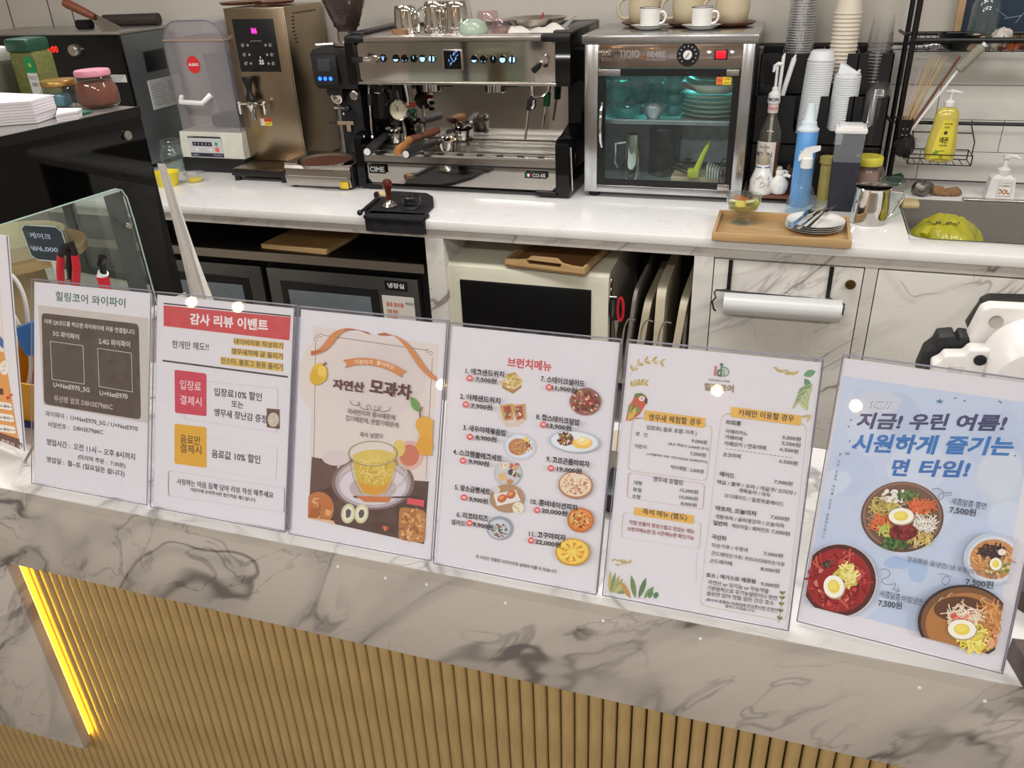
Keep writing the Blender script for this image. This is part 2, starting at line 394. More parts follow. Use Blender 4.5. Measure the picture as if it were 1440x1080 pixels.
# adhesive bumper dots on the fascia
for q in ((475, 797), (542, 813), (600, 822), (711, 848), (848, 873), (985, 898), (1293, 967), (1385, 986)):
    p = PY(q[0], q[1], YF+.001)
    MB().lathe(0, 0, [(.0022, 0), (.002, .0008), (0, .0013)], 8, Matrix.Translation(p) @ Matrix.Rotation(pi/2, 4, 'X')).obj('bumper_dot', WHITEP, fc)
# yellow LED strip glowing behind the marble panel's edge
LED = mat('led_strip_glow', (255, 208, 44), .5, emit=34)
MB().box(-1.146, -1.139, YF+.021, YF+.026, .40, .838).obj('led_strip', LED, fc, 'glowing yellow light strip behind the panel edge')
LED2 = mat('led_strip_dim', (255, 190, 60), .5, emit=5)
MB().box(-1.12, .62, YF+.0205, YF+.0245, .872, .876).obj('led_strip', LED2, fc, 'dim yellow light strip behind the fascia')
# ================================================================== back counter
BT = marble('back_top_stone', (234, 233, 232), (226, 224, 223), 4, (0, .4, .5), .16, .015, .2)
BM = marble('cabinet_marble', (214, 210, 204), (140, 132, 128), 2.2, (0, -.7, 0), .35, .022, .35, (1, 1, .45))
bc = thing('back_counter', 'long white stone back counter along the tiled wall with marble posts', 'counter', (-.6, 2.9, 0))
sx0, sx1, sy0, sy1 = .375, 1.05, 2.60, 3.03
# top slab with a sink cut-out
t = MB()
R = .045
hole = [(sx0+R-R*cos(radians(a)), sy0+R-R*sin(radians(a))) for a in range(0, 91, 15)]
hole += [(sx1-R+R*sin(radians(a)), sy0+R-R*cos(radians(a))) for a in range(0, 91, 15)]
hole += [(sx1-R+R*cos(radians(a)), sy1-R+R*sin(radians(a))) for a in range(0, 91, 15)]
hole += [(sx0+R-R*sin(radians(a)), sy1-R+R*cos(radians(a))) for a in range(0, 91, 15)]
t.box(-3.6, sx0, YB, YW-.004, .847, HB, .006); t.box(sx1, 1.4, YB, YW-.004, .847, HB, .006)
t.box(sx0-.012, sx1+.012, YB, sy0, .847, HB, .006); t.box(sx0-.012, sx1+.012, sy1, YW-.004, .847, HB, .006)
for ci, (cx, cy) in enumerate(((sx0, sy0), (sx1, sy0), (sx1, sy1), (sx0, sy1))):
    hh = hole[ci*7:(ci+1)*7]
    t.prism([(cx, cy)]+hh, (0, 0, .85), (1, 0, 0), (0, 1, 0), .0295)
t.obj('worktop', BT, bc, 'white stone worktop')
MB().box(-3.6, 1.4, YB+.012, YB+.03, .816, .847, .001).obj('trim_board', BM, bc)
def post(x0, x1): MB().box(x0, x1, YB+.012, 3.2, .1, .816, .001).obj('marble_post', BM, bc)
post(-1.156, -1.088); post(-.24, -.18)
MB().box(-3.6, 1.4, 3.2, 3.22, .1, .847).obj('back_board', mat('dark_back_board', (60, 56, 52), .7), bc)
MB().box(-3.6, 1.4, YB+.04, 3.2, .08, .11).obj('bottom_board', MC['carcass_board'], bc)
MB().box(.257, .292, YB+.014, YB+.032, .1, .8155).obj('marble_post', BM, bc)
MB().box(-.18, 1.38, YB+.034, YB+.05, .1, .8155).obj('cabinet_gap_painted_shade', mat('gap_dark', (46, 42, 38), .8), bc)  # dark board whose colour stands in for shade between the doors
def cab(x0, x1, lab):
    o = MB().box(x0+.003, x1-.003, YB+.012, YB+.031, .11, .811, .0015).obj('cabinet_door', BM, bc, lab); return o
cdm = MB().lathe(0, 0, [(.009, 0), (.009, .01), (.014, .014), (.0155, .02), (.013, .024), (0, .026)], 20, Matrix.Translation((.222, YB+.012, .766)) @ Matrix.Rotation(pi/2, 4, 'X'))
d1 = cab(-.18, .257, 'marble door with a brass knob'); cab(.292, .9, 'plain marble door below the sink')
cdm.obj('knob', mat('antique_brass', (120, 100, 62), .25, 1), d1, 'small antique brass knob')
# sink
SK = mat('sink_steel', (150, 146, 140), .45, .4, .06, 90)
s = MB()
def ring(pts, z): return [(x, y, z) for x, y in pts]
inn = [((x-(sx0+sx1)/2)*.96+(sx0+sx1)/2, (y-(sy0+sy1)/2)*.95+(sy0+sy1)/2) for x, y in hole]
n = len(hole); vs = ring(hole, .8805)+ring([((x-(sx0+sx1)/2)*.985+(sx0+sx1)/2, (y-(sy0+sy1)/2)*.98+(sy0+sy1)/2) for x, y in hole], .8795)+ring(inn, .70)
s.add(vs, [(i, (i+1) % n, (i+1) % n+n, i+n) for i in range(n)]+[(i+n, (i+1) % n+n, (i+1) % n+2*n, i+2*n) for i in range(n)]+[tuple(range(2*n, 3*n))])
sk = thing('sink', 'undermounted steel sink basin in the back counter at right', 'sink', ((sx0+sx1)/2, (sy0+sy1)/2, .70))
s.obj('basin', SK, sk)
MB().lathe(.75, 2.85, [(.045, .701), (.045, .704), (.03, .703), (0, .702)], 20).obj('drain', CHROME, sk)
MB().box(sx0+.2, sx1, 3.031, 3.055, .8805, .889, .004).obj('rim_rail', STEEL, sk)
# ================================================================== under the back counter
DK = mat('dark_steel_top', (62, 58, 55), .3, 1, .05, 50)
FRG = mat('fridge_steel', (128, 130, 132), .32, 1, .05, 50, stretch=(1, 1, 10))
fr = thing('undercounter_fridge', 'grey steel undercounter fridge with two glass doors, left below the back counter', 'fridge', (-2.0, 2.85, .1))
MB().box(-2.84, -1.175, 2.545, 3.15, .1, .69).obj('body', mat('fridge_body', (52, 53, 55), .4, .6), fr)
MB().box(-2.84, -1.172, 2.50, 3.18, .678, .715, .004).obj('steel_top', DK, fr, 'dark steel top with bright front lip')
MB().box(-2.84, -1.172, 2.4965, 2.5, .680, .713).obj('front_lip', STEEL, fr)
for k, (x0, x1) in enumerate(((-1.83, -1.205), (-2.48, -1.855))):
    d = MB().box(x0, x1, 2.502, 2.54, .13, .652, .004).obj('door', FRG, fr)
    xa, xb = x0+.055, x1-.16
    if k: xb = x1-.06
    MB().box(xa, xb, 2.497, 2.5025, .19, .605, .012).obj('window_frame', BLACK, d)
    MB().box(xa+.032, xb-.032, 2.4955, 2.498, .22, .572, .001).obj('window_glass', mat('grey_glass', (118, 126, 132), .12, .3), d)
fp = Face((-1.25, 2.5015, .6), (1, 0, 0), (0, 0, 1))
def plate(name, x0, x1, z0, z1, m, lab, y=2.5):
    return MB().box(x0, x1, y, y+.002, z0, z1).obj(name, m, fr, lab)
p = plate('label_plate', -1.335, -1.245, .604, .642, BLACK, 'black plate with white lettering')
PP = Print(Face((-1.335, 2.4995, .604), (1, 0, 0), (0, 0, 1)), px=False); PP.text('냉장실', (.012, .01), (.078, .01), .02, (225, 225, 225), .02); PP.m.obj('lettering', INK, p)
plate('note', -1.455, -1.37, .40, .575, mat('note_paper', (205, 208, 208), .6), 'blank white note')
n2 = plate('note', -1.352, -1.225, .36, .582, mat('poster_paper', (225, 218, 212), .6), 'white note with orange writing')
PP = Print(Face((-1.352, 2.4995, .36), (1, 0, 0), (0, 0, 1)), px=False)
for i, wd in enumerate((.07, .045, .04, .06, .08)): PP.text('단체 예약'[:5] if i % 2 else '음료 준비중', (.015, .18-i*.028), (.015+wd, .18-i*.028), .018, (214, 120, 90), .02)
for k in range(5): PP.poly([(.09+.008*k, .2), (.098+.008*k, .205), (.1+.006*k, .19)], (150, 165, 150))
PP.m.obj('lettering', INK, n2)
c = thing('cutting_board', 'light bamboo cutting board lying on the dark steel fridge top', 'cutting board', (-1.66, 2.64, .7155))
c.rotation_euler.z = 0
b = MB(); P = [PZ(367, 343, .7325), PZ(458, 352, .7325), PZ(505, 326, .7325), PZ(420, 318, .7325)]
b.prism([(q.x, q.y) for q in P], (0, 0, .7158), (1, 0, 0), (0, 1, 0), .017); b.obj('board', WOOD, c)
b = MB(); M4 = sum((Vector((q.x, q.y, 0)) for q in P), Vector())/4
b.prism([(M4.x+(q.x-M4.x)*.93, M4.y+(q.y-M4.y)*.93) for q in P], (0, 0, .7326), (1, 0, 0), (0, 1, 0), .0008); b.obj('cutting_face', mat('worn_bamboo', (176, 136, 88), .5, 0, .15, 12), c)
# oven / microwave in the middle
CR = mat('cream_enamel', (214, 211, 192), .35, 0, .02, 20)
ov = thing('microwave_oven', 'cream microwave oven with black door on the shelf below the espresso machine', 'microwave', (-.81, 2.8, .34))
b = MB(); x0, x1 = -1.10, -.515; yf = 2.515; zt = .722
prof = [(yf+.02, .34), (yf, .36), (yf, zt-.035), (yf+.006, zt-.012), (yf+.025, zt), (3.08, zt), (3.08, .34)]
b.prism(prof, (x0, 0, 0), (0, 1, 0), (0, 0, 1), x1-x0); b.obj('case', CR, ov)
MB().box(x0+.055, x1-.058, yf-.006, yf+.01, .37, zt-.062, .003).obj('door', mat('black_oven_glass', (10, 10, 12), .45, 0, spec=.2), ov, 'black glass door')
MB().box(x0+.055, x1-.058, yf-.003, yf+.01, zt-.065, zt-.058, .001).obj('door_gap', BLACK, ov)
for dz in (.0, .02): MB().lathe(0, 0, [(.011, 0), (.011, .006), (.006, .009), (0, .01)], 16, Matrix.Translation((x1, yf+.03, .69-dz*1.6)) @ Matrix.Rotation(pi/2, 4, 'Y')).obj('screw', CHROME, ov)
for x in (x0+.05, x1-.05): MB().cyl((x, yf+.06, .325), (x, yf+.06, .341), .018).obj('foot', RUBBER, ov)
MB().box(x1, x1+.004, yf+.012, yf+.045, .36, .70, .001).obj('side_strip', CHROME, ov, 'chrome strip on the right side')
sh = MB().box(-1.088, -.24, 2.55, 3.2, .305, .325).obj('shelf', MC['carcass_board'], bc)
# bamboo tray on it
def PZo(x, y, z=.744): return PZ(x, y, z)
A, B, C_, D_ = PZo(710, 366), PZo(822, 380), PZo(849, 349), PZo(727, 341)
tr = thing('serving_tray', 'small bamboo serving tray with a slot handle on the cream microwave oven', 'tray', (-.75, 2.62, .7225))
Ux = (B-A).normalized(); wv = (B-A).length; Vy = (D_-A); dv = .42
Vn = Vector((-Ux.y, Ux.x, 0)); O = Vector((A.x, A.y, 0))
def tp(u, v): q = O+Ux*u+Vn*v; return (q.x, q.y)
MB().prism([tp(0, 0), tp(wv, 0), tp(wv, dv), tp(0, dv)], (0, 0, .7228), (1, 0, 0), (0, 1, 0), .008).obj('tray_bottom', mat('bamboo_dark', (150, 108, 66), .5, 0, .1, 14), tr)
for v in (0, dv-.012):
    q = O+Vn*v+Vector((0, 0, .7228)); up = [(0, 0), (wv, 0), (wv, .028)]+[(wv*.82, .028), (wv*.7, .045), (wv*.3, .045), (wv*.18, .028)]+[(0, .028)]
    b = MB(); lo = [(0, 0), (wv, 0), (wv, .027), (wv*.84, .028), (wv*.74, .033), (wv*.7, .022), (wv*.3, .022), (wv*.26, .033), (wv*.16, .028), (0, .027)]
    N_ = Ux.cross(Vector((0, 0, 1)))
    b.prism([(0, 0), (wv, 0), (wv, .027), (wv*.84, .028), (wv*.72, .033), (wv*.70, .018), (wv*.30, .018), (wv*.28, .033), (wv*.16, .028), (0, .027)], q+Vn*.012, Ux, (0, 0, 1), .012)
    b.prism([(wv*.28, .033), (wv*.72, .033), (wv*.66, .047), (wv*.34, .047)], q+Vn*.012, Ux, (0, 0, 1), .012)
    b.obj('tray_end', WOOD, tr, 'raised end with slot handle')
for u in (0, wv-.01):
    b = MB(); b.prism([tp(u, .012), tp(u+.01, .012), tp(u+.01, dv-.012), tp(u, dv-.012)], (0, 0, .7308), (1, 0, 0), (0, 1, 0), .02); b.obj('tray_side', WOOD, tr)
# scissors hanging beside it
sc_ = thing('scissors', 'red and black handled scissors hanging beside the cream microwave', 'scissors', (-.478, 2.53, .48))
for k, dx in enumerate((-.012, .014)):
    MB().tube([(-.488+dx+.011*cos(a)*.9, 2.522, .60+.042*sin(a)) for a in [2*pi*i/16 for i in range(16)]], .0045, 8, True).obj('handle', mat('red_plastic', (196, 30, 44), .35) if k else BLACK, sc_)
    MB().prism([(-.003, 0), (.004, 0), (.006*(1-2*k), -.08)], (-.488+dx*.3, 2.5235+.003*k, .558), (1, 0, 0), (0, 0, 1), .0015).obj('blade', CHROME, sc_)
MB().cyl((-.486, 2.52, .545), (-.486, 2.53, .545), .004).obj('pivot', CHROME, sc_)
MB().cyl((-.486, 2.516, .645), (-.511, 2.516, .645), .003).obj('hook', CHROME, sc_)
# trays standing in a wire rack
BG = mat('beige_speckled_tray', (205, 196, 172), .4, 0, .06, 200)
GY = mat('grey_tray', (128, 122, 116), .45, 0, .06, 200)
def stand_tray(x, yf, h, dep, m, lab, name='serving_tray', lean=.0, th=.018, grp=None):
    t = thing(name, lab, 'tray', (x, yf+dep/2, .326), grp); b = MB(); r = .05
    pl = [(yf+r*(1-cos(radians(a))), .326+h-r+r*sin(radians(a))) for a in range(0, 91, 15)]+[(yf+dep, .326+h), (yf+dep, .33), (yf+.01, .33), (yf, .35)]
    b.prism(pl, (x+th/2, 0, 0), (0, 1, 0), (0, 0, 1), -th); b.obj('tray_body', m, t)
    b = MB(); c = (yf+dep/2, .326+h/2); il = [(c[0]+(u-c[0])*.9, c[1]+(v-c[1])*.9) for u, v in pl]
    b.prism(il, (x-th/2-.001, 0, 0), (0, 1, 0), (0, 0, 1), .001); b.obj('tray_well', m, t)
    if lean: t.rotation_euler = (0, lean, 0)
    return t
stand_tray(-.462, 2.53, .345, .42, GY, 'grey tray standing upright, leftmost in the wire rack', th=.012, lean=.1)
stand_tray(-.425, 2.56, .30, .4, BG, 'lower beige speckled tray standing next to the grey tray', lean=.12, th=.024)
stand_tray(-.350, 2.535, .36, .4, BG, 'tallest beige speckled tray in the middle of the wire rack', th=.03, lean=.02)
stand_tray(-.300, 2.545, .32, .4, BG, 'beige speckled tray at the right of the wire rack', lean=.1, th=.024)
stand_tray(-.262, 2.56, .25, .4, GY, 'short grey-green tray at the right end of the wire rack', th=.01)
rk = thing('tray_rack', 'chrome wire rack holding upright trays below the back counter', 'rack', (-.36, 2.6, .326))
for x in (-.445, -.385, -.325):
    MB().tube(bez([(x-.02, 2.515, .33), (x-.024, 2.512, .55), (x-.012, 2.512, .59), (x+.014, 2.513, .575), (x+.022, 2.515, .57)], 12), .003, 8).obj('wire_hoop', CHROME, rk)
MB().tube([(-.475, 2.515, .332), (-.265, 2.515, .332)], .003).obj('base_wire', CHROME, rk)
# film roll holder over the marble door
ho = thing('roll_holder', 'black wire roll holder hooked over the marble cabinet door', 'holder', (.03, 2.47, .66))
for x in (-.128, .165): MB().box(x-.006, x+.006, YB+.006, YB+.0105, .712, .812).obj('strap', BLACK, ho)
MB().tube([(-.165, 2.468, .718), (.165, 2.468, .714)], .003).obj('rail', BLACK, ho)
MB().tube([(-.13, 2.482, .716), (-.165, 2.47, .716), (-.168, 2.462, .712), (-.162, 2.45, .70), (-.172, 2.45, .685), (-.165, 2.45, .66), (-.158, 2.45, .655)], .0028).obj('end_hook', BLACK, ho)
MB().tube([(.165, 2.482, .716), (.215, 2.478, .70), (.212, 2.455, .675)], .0028).obj('end_hook', BLACK, ho)
a, c = PY(1018, 426, 2.455), PY(1184, 430, 2.455)
ro = thing('film_roll', 'thick silver-white film roll hung on the marble cabinet door', 'roll', tuple((a+c)/2-Vector((0, 0, .03))))
MB().cyl(a, (c.x, c.y, a.z+.004), .034, n=32).obj('film', mat('silver_film', (208, 209, 210), .42, .1, .02), ro)
MB().cyl(a-Vector((.0015, 0, 0)), a+Vector((.0005, 0, 0)), .018, n=24).obj('core', mat('card_core', (170, 150, 120), .8), ro)

# warm pendant bulbs behind the customer's side (their small reflections show in the acrylic boards)
BULB = mat('warm_bulb_glow', (255, 214, 160), .5, emit=30)
for k, (x, y, z) in enumerate(((-3.5, -2.46, 2.3), (-3.16, -2.467, 2.3), (-.235, -3.05, 2.27), (-1.947, -3.05, 2.10))):
    t = thing('pendant_bulb', ['leftmost', 'second', 'rightmost', 'third'][k]+' warm pendant bulb hanging behind the viewer, out of the frame', 'lamp', (x, y, z))
    MB().ball((x, y, z), .034).obj('bulb', BULB, t); MB().cyl((x, y, z+.04), (x, y, z+.09), .02).obj('socket', BLACK, t); MB().tube([(x, y, z+.09), (x, y, 2.6)], .003, 6).obj('cord', BLACK, t)
# ================================================================== espresso machine
em = thing('espresso_machine', 'wide mirror-steel two-group espresso machine with black side frames', 'espresso machine', (-1.15, 3.04, HB))
XL, XR = -1.562, -.725
cprof = [(2.815, .893), (2.815, 1.07), (2.835, 1.085), (2.90, 1.09), (3.0, 1.11), (3.0, 1.262), (2.835, 1.262), (2.835, 1.405), (2.85, 1.425), (3.24, 1.43), (3.26, .90), (3.0, .893), (2.99, .884), (2.83, .884)]
def side_panel(x0, x1):
    b = MB(); b.prism(cprof, (x1, 0, 0), (0, 1, 0), (0, 0, 1), -(x1-x0)); return b.obj('side_frame', BLACKG, em, 'black side frame')
side_panel(XL, XL+.032); sp = side_panel(XR-.05, XR)
MB().tube([(XR+.001, 2.86, .90), (XR+.001, 2.835, 1.06)], .0025).obj('edge_trim', CHROME, sp)
MB().lathe(0, 0, [(.03, 0), (.03, .002), (.022, .003), (0, .002)], 20, Matrix.Translation((XR, 2.93, 1.0)) @ Matrix.Rotation(pi/2, 4, 'Y')).obj('side_grip', BLACK, sp)
# upper housing
x0, x1 = XL+.03, XR-.048
b = MB(); b.box(x0, x1, 2.86, 3.24, 1.268, 1.415, .004); b.obj('upper_housing', STEEL, em)
b = MB(); fp_ = [(x0+.004, 1.285), (x0+.02, 1.272), (x1-.02, 1.272), (x1-.004, 1.285), (x1-.004, 1.385), (x1-.022, 1.403), (x0+.022, 1.403), (x0+.004, 1.385)]
b.prism(fp_, (0, 2.852, 0), (1, 0, 0), (0, 0, 1), -.009); b.obj('control_panel', MIRROR, em, 'mirror-polished control panel')
MB().box(x0+.03, x1-.04, 2.838, 2.86, 1.405, 1.424, .004).obj('top_trim', STEEL, em)
MB().box(x0, x1, 2.84, 2.86, 1.262, 1.272, .003).obj('lower_trim', STEEL, em)
for xa, xb in ((XL, x0+.045), (x1-.055, XR)): MB().box(xa, xb, 2.832, 2.87, 1.402, 1.428, .008).obj('corner_cap', BLACK, em)
for xx, s_ in ((x0, 1), (x1, -1)): MB().box(xx-.004*s_, xx+.006*s_, 2.838, 2.86, 1.27, 1.405, .003).obj('panel_surround', BLACK, em)
# back top deck, rounded black cover and rail
MB().box(x0, x1, 2.88, 3.22, 1.415, 1.424, .002).obj('cup_deck', STEEL, em)
MB().box(x1-.02, XR+.002, 2.87, 3.27, 1.424, 1.435, .004).obj('deck_edge', mat('dark_trim_metal', (70, 70, 72), .35, .6), em)
MB().box(XL-.001, x0+.02, 2.9, 3.27, 1.424, 1.435, .004).obj('deck_edge', MC['dark_trim_metal'], em)
MB().box(XL, XR, 3.24, 3.275, .95, 1.435, .004).obj('back_cover', BLACK, em)
# buttons
BLUE = mat('lit_button', (150, 200, 255), .4, emit=1.3)
pf = lambda px_, py_: PY(px_, py_, 2.851)
def button(px_, py_, kind):
    p = pf(px_, py_); t = Matrix.Translation(p) @ Matrix.Rotation(pi/2, 4, 'X')
    o = MB().lathe(0, 0, [(.0135, 0), (.0135, .002), (.0125, .003), (0, .003)], 22, t).obj('button', BLACKG, em)
    b = MB(); y = p.y-.0042
    def half(a0, a1, r=.010, dx=0, dz=0): b.poly([(p.x+dx+r*cos(radians(a)), y, p.z+dz+r*sin(radians(a))) for a in range(a0, a1+1, 15)])
    if kind == 0: half(195, 345)
    elif kind == 1: half(200, 262, .009, -.001); half(278, 340, .009, .001)
    elif kind == 2: b.poly([(p.x-.0012, y, p.z), (p.x+.0012, y, p.z), (p.x+.001, y, p.z+.009), (p.x-.001, y, p.z+.009)])
    elif kind == 3: half(180, 360); b.poly([(p.x-.01, y, p.z), (p.x+.01, y, p.z), (p.x+.009, y, p.z+.005), (p.x-.009, y, p.z+.005)])
    elif kind == 4: half(100, 260, .010, -.001); half(-80, 80, .010, .001)
    else:
        for a in (50, 90, 130): b.poly([(p.x-.0008, y, p.z-.007), (p.x+.0008, y, p.z-.007), (p.x+.009*cos(radians(a))+.0008, y, p.z+.008*sin(radians(a))), (p.x+.009*cos(radians(a))-.0008, y, p.z+.008*sin(radians(a)))])
    b.obj('lit_symbol', BLUE, o, sm=False)
for (bx, k) in ((539, 5), (557, 0), (569, 1), (582, 2), (594.5, 3), (607.5, 4), (667, 0), (680, 1), (694, 2), (707, 3), (720.5, 4)): button(bx, 82.5+.01*(bx-600), k)
p = pf(637, 84)
dm = MB().box(p.x-.036, p.x+.036, 2.846, 2.852, p.z-.034, p.z+.034, .001).obj('display', STEEL, em)
MB().box(p.x-.032, p.x+.032, 2.845, 2.847, p.z-.03, p.z+.03).obj('display_glass', BLACKG, dm)
b = MB(); random.seed(3)
for k in range(16):
    x = random.uniform(-.022, .022); z = x*.7+random.uniform(-.012, .014)
    b.tube([(p.x+x, 2.8445, p.z+z), (p.x+x+random.uniform(-.009, .009), 2.8445, p.z+z+random.uniform(.003, .012))], .0011, 4)
b.obj('display_drawing', mat('display_blue', (110, 150, 215), .4, emit=.9), dm)
# steam knobs
for (a, q) in (((504, 84), (527, 83)), ((755, 95), (766, 84))):
    P0, P1 = pf(*q), PY(a[0], a[1], 2.80)
    kb = MB().cyl(P1, P0, .009, .007, 14).cyl(P0-Vector((0, .02, 0)), P0, .015, .013, 18).obj('steam_knob', CHROME, em)
    MB().cyl(P1+(P1-P0)*.35, P1+(P0-P1)*.2, .0105, n=14).obj('knob_grip', BLACK, kb)
# backsplash
MB().box(x0, x1, 3.075, 3.09, 1.02, 1.27).obj('backsplash', MIRROR, em, 'mirror-polished splash plate')
MB().box(x0, x0+.055, 2.99, 3.075, 1.02, 1.265, .004).obj('inner_column', BLACKG, em)
# drip tray and lower body
MB().box(x0, x1, 2.83, 3.24, .905, .99).obj('lower_body', BLACK, em)
b = MB(); b.prism([(2.82, .985), (2.82, 1.012), (2.826, 1.018), (3.09, 1.02), (3.09, .985)], (x1, 0, 0), (0, 1, 0), (0, 0, 1), -(x1-x0)); b.obj('drip_tray', STEEL, em)
b = MB()
b.box(x0+.02, x1-.01, 2.856, 2.965, 1.0185, 1.0235, .001); b.box(x0+.02, x1-.01, 2.967, 3.05, 1.0185, 1.0235, .001)
b.obj('tray_grille', mat('tray_steel', (168, 166, 162), .35, 1, .08, 90), em)
for i in range(9): MB().box(x0+.06+i*.078, x0+.085+i*.078, 2.843, 2.849, 1.0185, 1.0215).obj('drain_slot', BLACK, em)
MB().box(x0, x1, 2.819, 2.83, .983, .988).obj('seam', BLACK, em)
b = MB(); b.prism([(x0+.002, .982), (x0+.006, .925), (x0+.022, .905), (x1-.02, .905), (x1-.003, .922), (x1-.002, .982)], (0, 2.828, 0), (1, 0, 0), (0, 0, 1), -.009); b.obj('front_panel', MIRROR, em, 'polished lower front panel')
MB().box(XL+.03, x0+.07, 2.815, 2.84, .888, .904, .004).obj('foot_bar', BLACK, em); MB().box(x1-.08, XR-.04, 2.815, 2.84, .888, .904, .004).obj('foot_bar', BLACK, em)
for xx in (x0+.05, x1-.05):
    for yy in (2.88, 3.18): MB().cyl((xx, yy, HB), (xx, yy, .91), .02).obj('foot', RUBBER, em)
def badge(q0, q1, q2, text, tri=False):
    A_, B_, C_ = PY(*q0, 2.8185), PY(*q1, 2.8185), PY(*q2, 2.8185); wd = B_.x-A_.x; h = A_.z-C_.z
    o = MB().box(A_.x, B_.x, 2.816, 2.8195, C_.z, A_.z).obj('badge', BLACK, em)
    P = Print(Face((A_.x, 2.8158, C_.z), (1, 0, 0), (0, 0, 1)), px=False); s_ = wd*.06
    if tri:
        for k, cc in enumerate(((40, 130, 80), (235, 235, 235), (190, 50, 50))): P.poly([(s_+k*.006, h*.25), (s_+.006+k*.006, h*.25), (s_+.006+k*.006, h*.75), (s_+k*.006, h*.75)], cc, step=False)
        s_ += .024
    P.text(text, (s_, h*.2), (wd*.94, h*.2), h*.6, (200, 200, 200), .01); P.m.obj('lettering', INK, o)
badge((518.5, 231.5), (541.5, 232.5), (518.5, 243), 'CIME'); badge((738, 241.5), (769, 243), (738, 250), 'CO-05', True)
# group heads
for (gx, gy) in ((607, 118), (697, 118)):
    c = PY(gx, gy, 2.96); b = MB(); n = 40; prof_r = [.037 if i % 2 else .0345 for i in range(n)]
    b.lathe(c.x, 2.96, [(.028, 1.262), (.038, 1.258), (.038, 1.225), (.033, 1.221), (.03, 1.222), (0, 1.224)], 30)
    g = b.obj('group_head', CHROME, em)
    for i in range(18):
        a = 2*pi*i/18; MB_ = None
    b = MB()
    for i in range(20):
        a = 2*pi*i/20; b.box(-.0015, .0015, -.001, .0025, 1.227, 1.256, M=Matrix.Translation((c.x+.038*cos(a), 2.96+.038*sin(a), 0)) @ Matrix.Rotation(a+pi/2, 4, 'Z'))
    b.obj('fluting', mat('dark_chrome', (70, 68, 66), .2, 1), g)
    MB().box(c.x+.03, c.x+.085, 2.955, 3.03, 1.238, 1.264, .006).obj('group_block', mat('dark_cast', (40, 38, 38), .3, .6), g)
# steam wands
def P3(x, y, Y): return PY(x, y, Y)
b = MB(); b.tube([P3(775, 116, 2.93), P3(772, 128, 2.92), P3(762, 136, 2.90), P3(748, 137, 2.89), P3(744, 146, 2.885), P3(742.5, 160, 2.885), P3(738.5, 197, 2.885)], .0045, 8)
wv_ = b.obj('steam_wand', CHROME, em)
MB().tube([P3(750, 136, 2.889), P3(744.5, 142, 2.885), P3(742.8, 155, 2.885)], .0085, 10).obj('wand_sleeve', BLACK, wv_)
MB().lathe(*P3(749, 146, 2.91).xy, [(.008, 1.175), (.014, 1.185), (.014, 1.205), (.008, 1.222), (.005, 1.262)], 16).obj('hot_water_spout', CHROME, em)
b = MB(); b.tube([P3(773, 117, 3.0), P3(769, 140, 3.0), P3(763, 180, 3.0)], .004, 8); w2_ = b.obj('steam_wand', CHROME, em)
MB().tube([P3(770, 130, 3.0), P3(768.5, 149, 3.0)], .013, 12).obj('green_sleeve', mat('green_plastic', (14, 92, 52), .3), w2_, 'dark green wand sleeve')
b = MB(); b.tube([P3(519, 116, 2.9), P3(519, 135, 2.88), P3(521, 155, 2.875), P3(523.5, 192, 2.875)], .0045, 8); b.lathe(*P3(523.5, 192, 2.875).xy, [(.0045, P3(523.5, 192, 2.875).z-.008), (.008, P3(523.5, 192, 2.875).z-.002), (.0045, P3(523.5, 192, 2.875).z+.004)], 12)
w3_ = b.obj('steam_wand', CHROME, em); MB().tube([P3(519.5, 132, 2.88), P3(520.5, 148, 2.875)], .009, 10).obj('wand_sleeve', BLACK, w3_)
c = P3(503.5, 132, 2.86)
MB().lathe(0, 0, [(.016, 0), (.016, .012), (.012, .014), (.011, .018), (0, .018)], 22, Matrix.Translation((c.x+.0, 2.838, c.z)) @ Matrix.Rotation(pi/2, 4, 'X')).obj('round_knob', STEEL, em)
MB().tube([P3(530, 117, 2.93), P3(537, 120, 2.93), P3(539, 126, 2.93), P3(534, 131, 2.93), P3(526, 130, 2.93)], .0022, 6).obj('wire_loop', CHROME, em)
# gauge (leans on a stem from the tray)
c = P3(560.5, 155, 2.95); T = Matrix.Translation(c) @ Matrix.Rotation(pi/2-.1, 4, 'X')
ga = MB().lathe(0, 0, [(.036, -.02), (.038, 0), (.038, .006), (.034, .009), (.032, .006), (0, .006)], 32, T).obj('pressure_gauge', CHROME, em, 'round pressure gauge with cream dial')
MB().lathe(0, 0, [(.0315, .0055), (.0315, .0068), (0, .0069)], 30, T).obj('dial', mat('cream_dial', (222, 216, 190), .4), ga)
b = MB(); b.box(-.001, .001, -.004, .024, .0072, .008, M=T @ Matrix.Rotation(.5, 4, 'Z')); b.box(-.001, .001, -.004, .017, .0072, .008, M=T)
for k in range(12): b.box(-.0006, .0006, .024, .029, .0072, .0078, M=T @ Matrix.Rotation(2*pi*k/12, 4, 'Z'))
b.obj('needle', BLACK, ga)
MB().tube([c+Vector((0, .02, -.02)), c+Vector((.004, .03, -.09)), (c.x+.005, c.y+.03, 1.02)], .006, 8).obj('gauge_stem', CHROME, ga)
MB().tube([P3(556, 117, 2.98), P3(560, 135, 2.975), P3(562, 147, 2.97)], .016, 10).obj('gauge_hose', BLACK, ga); MB().tube([P3(570, 118, 2.98), P3(574, 140, 2.98), P3(573, 160, 2.97)], .008, 8).obj('gauge_pipe', CHROME, ga)
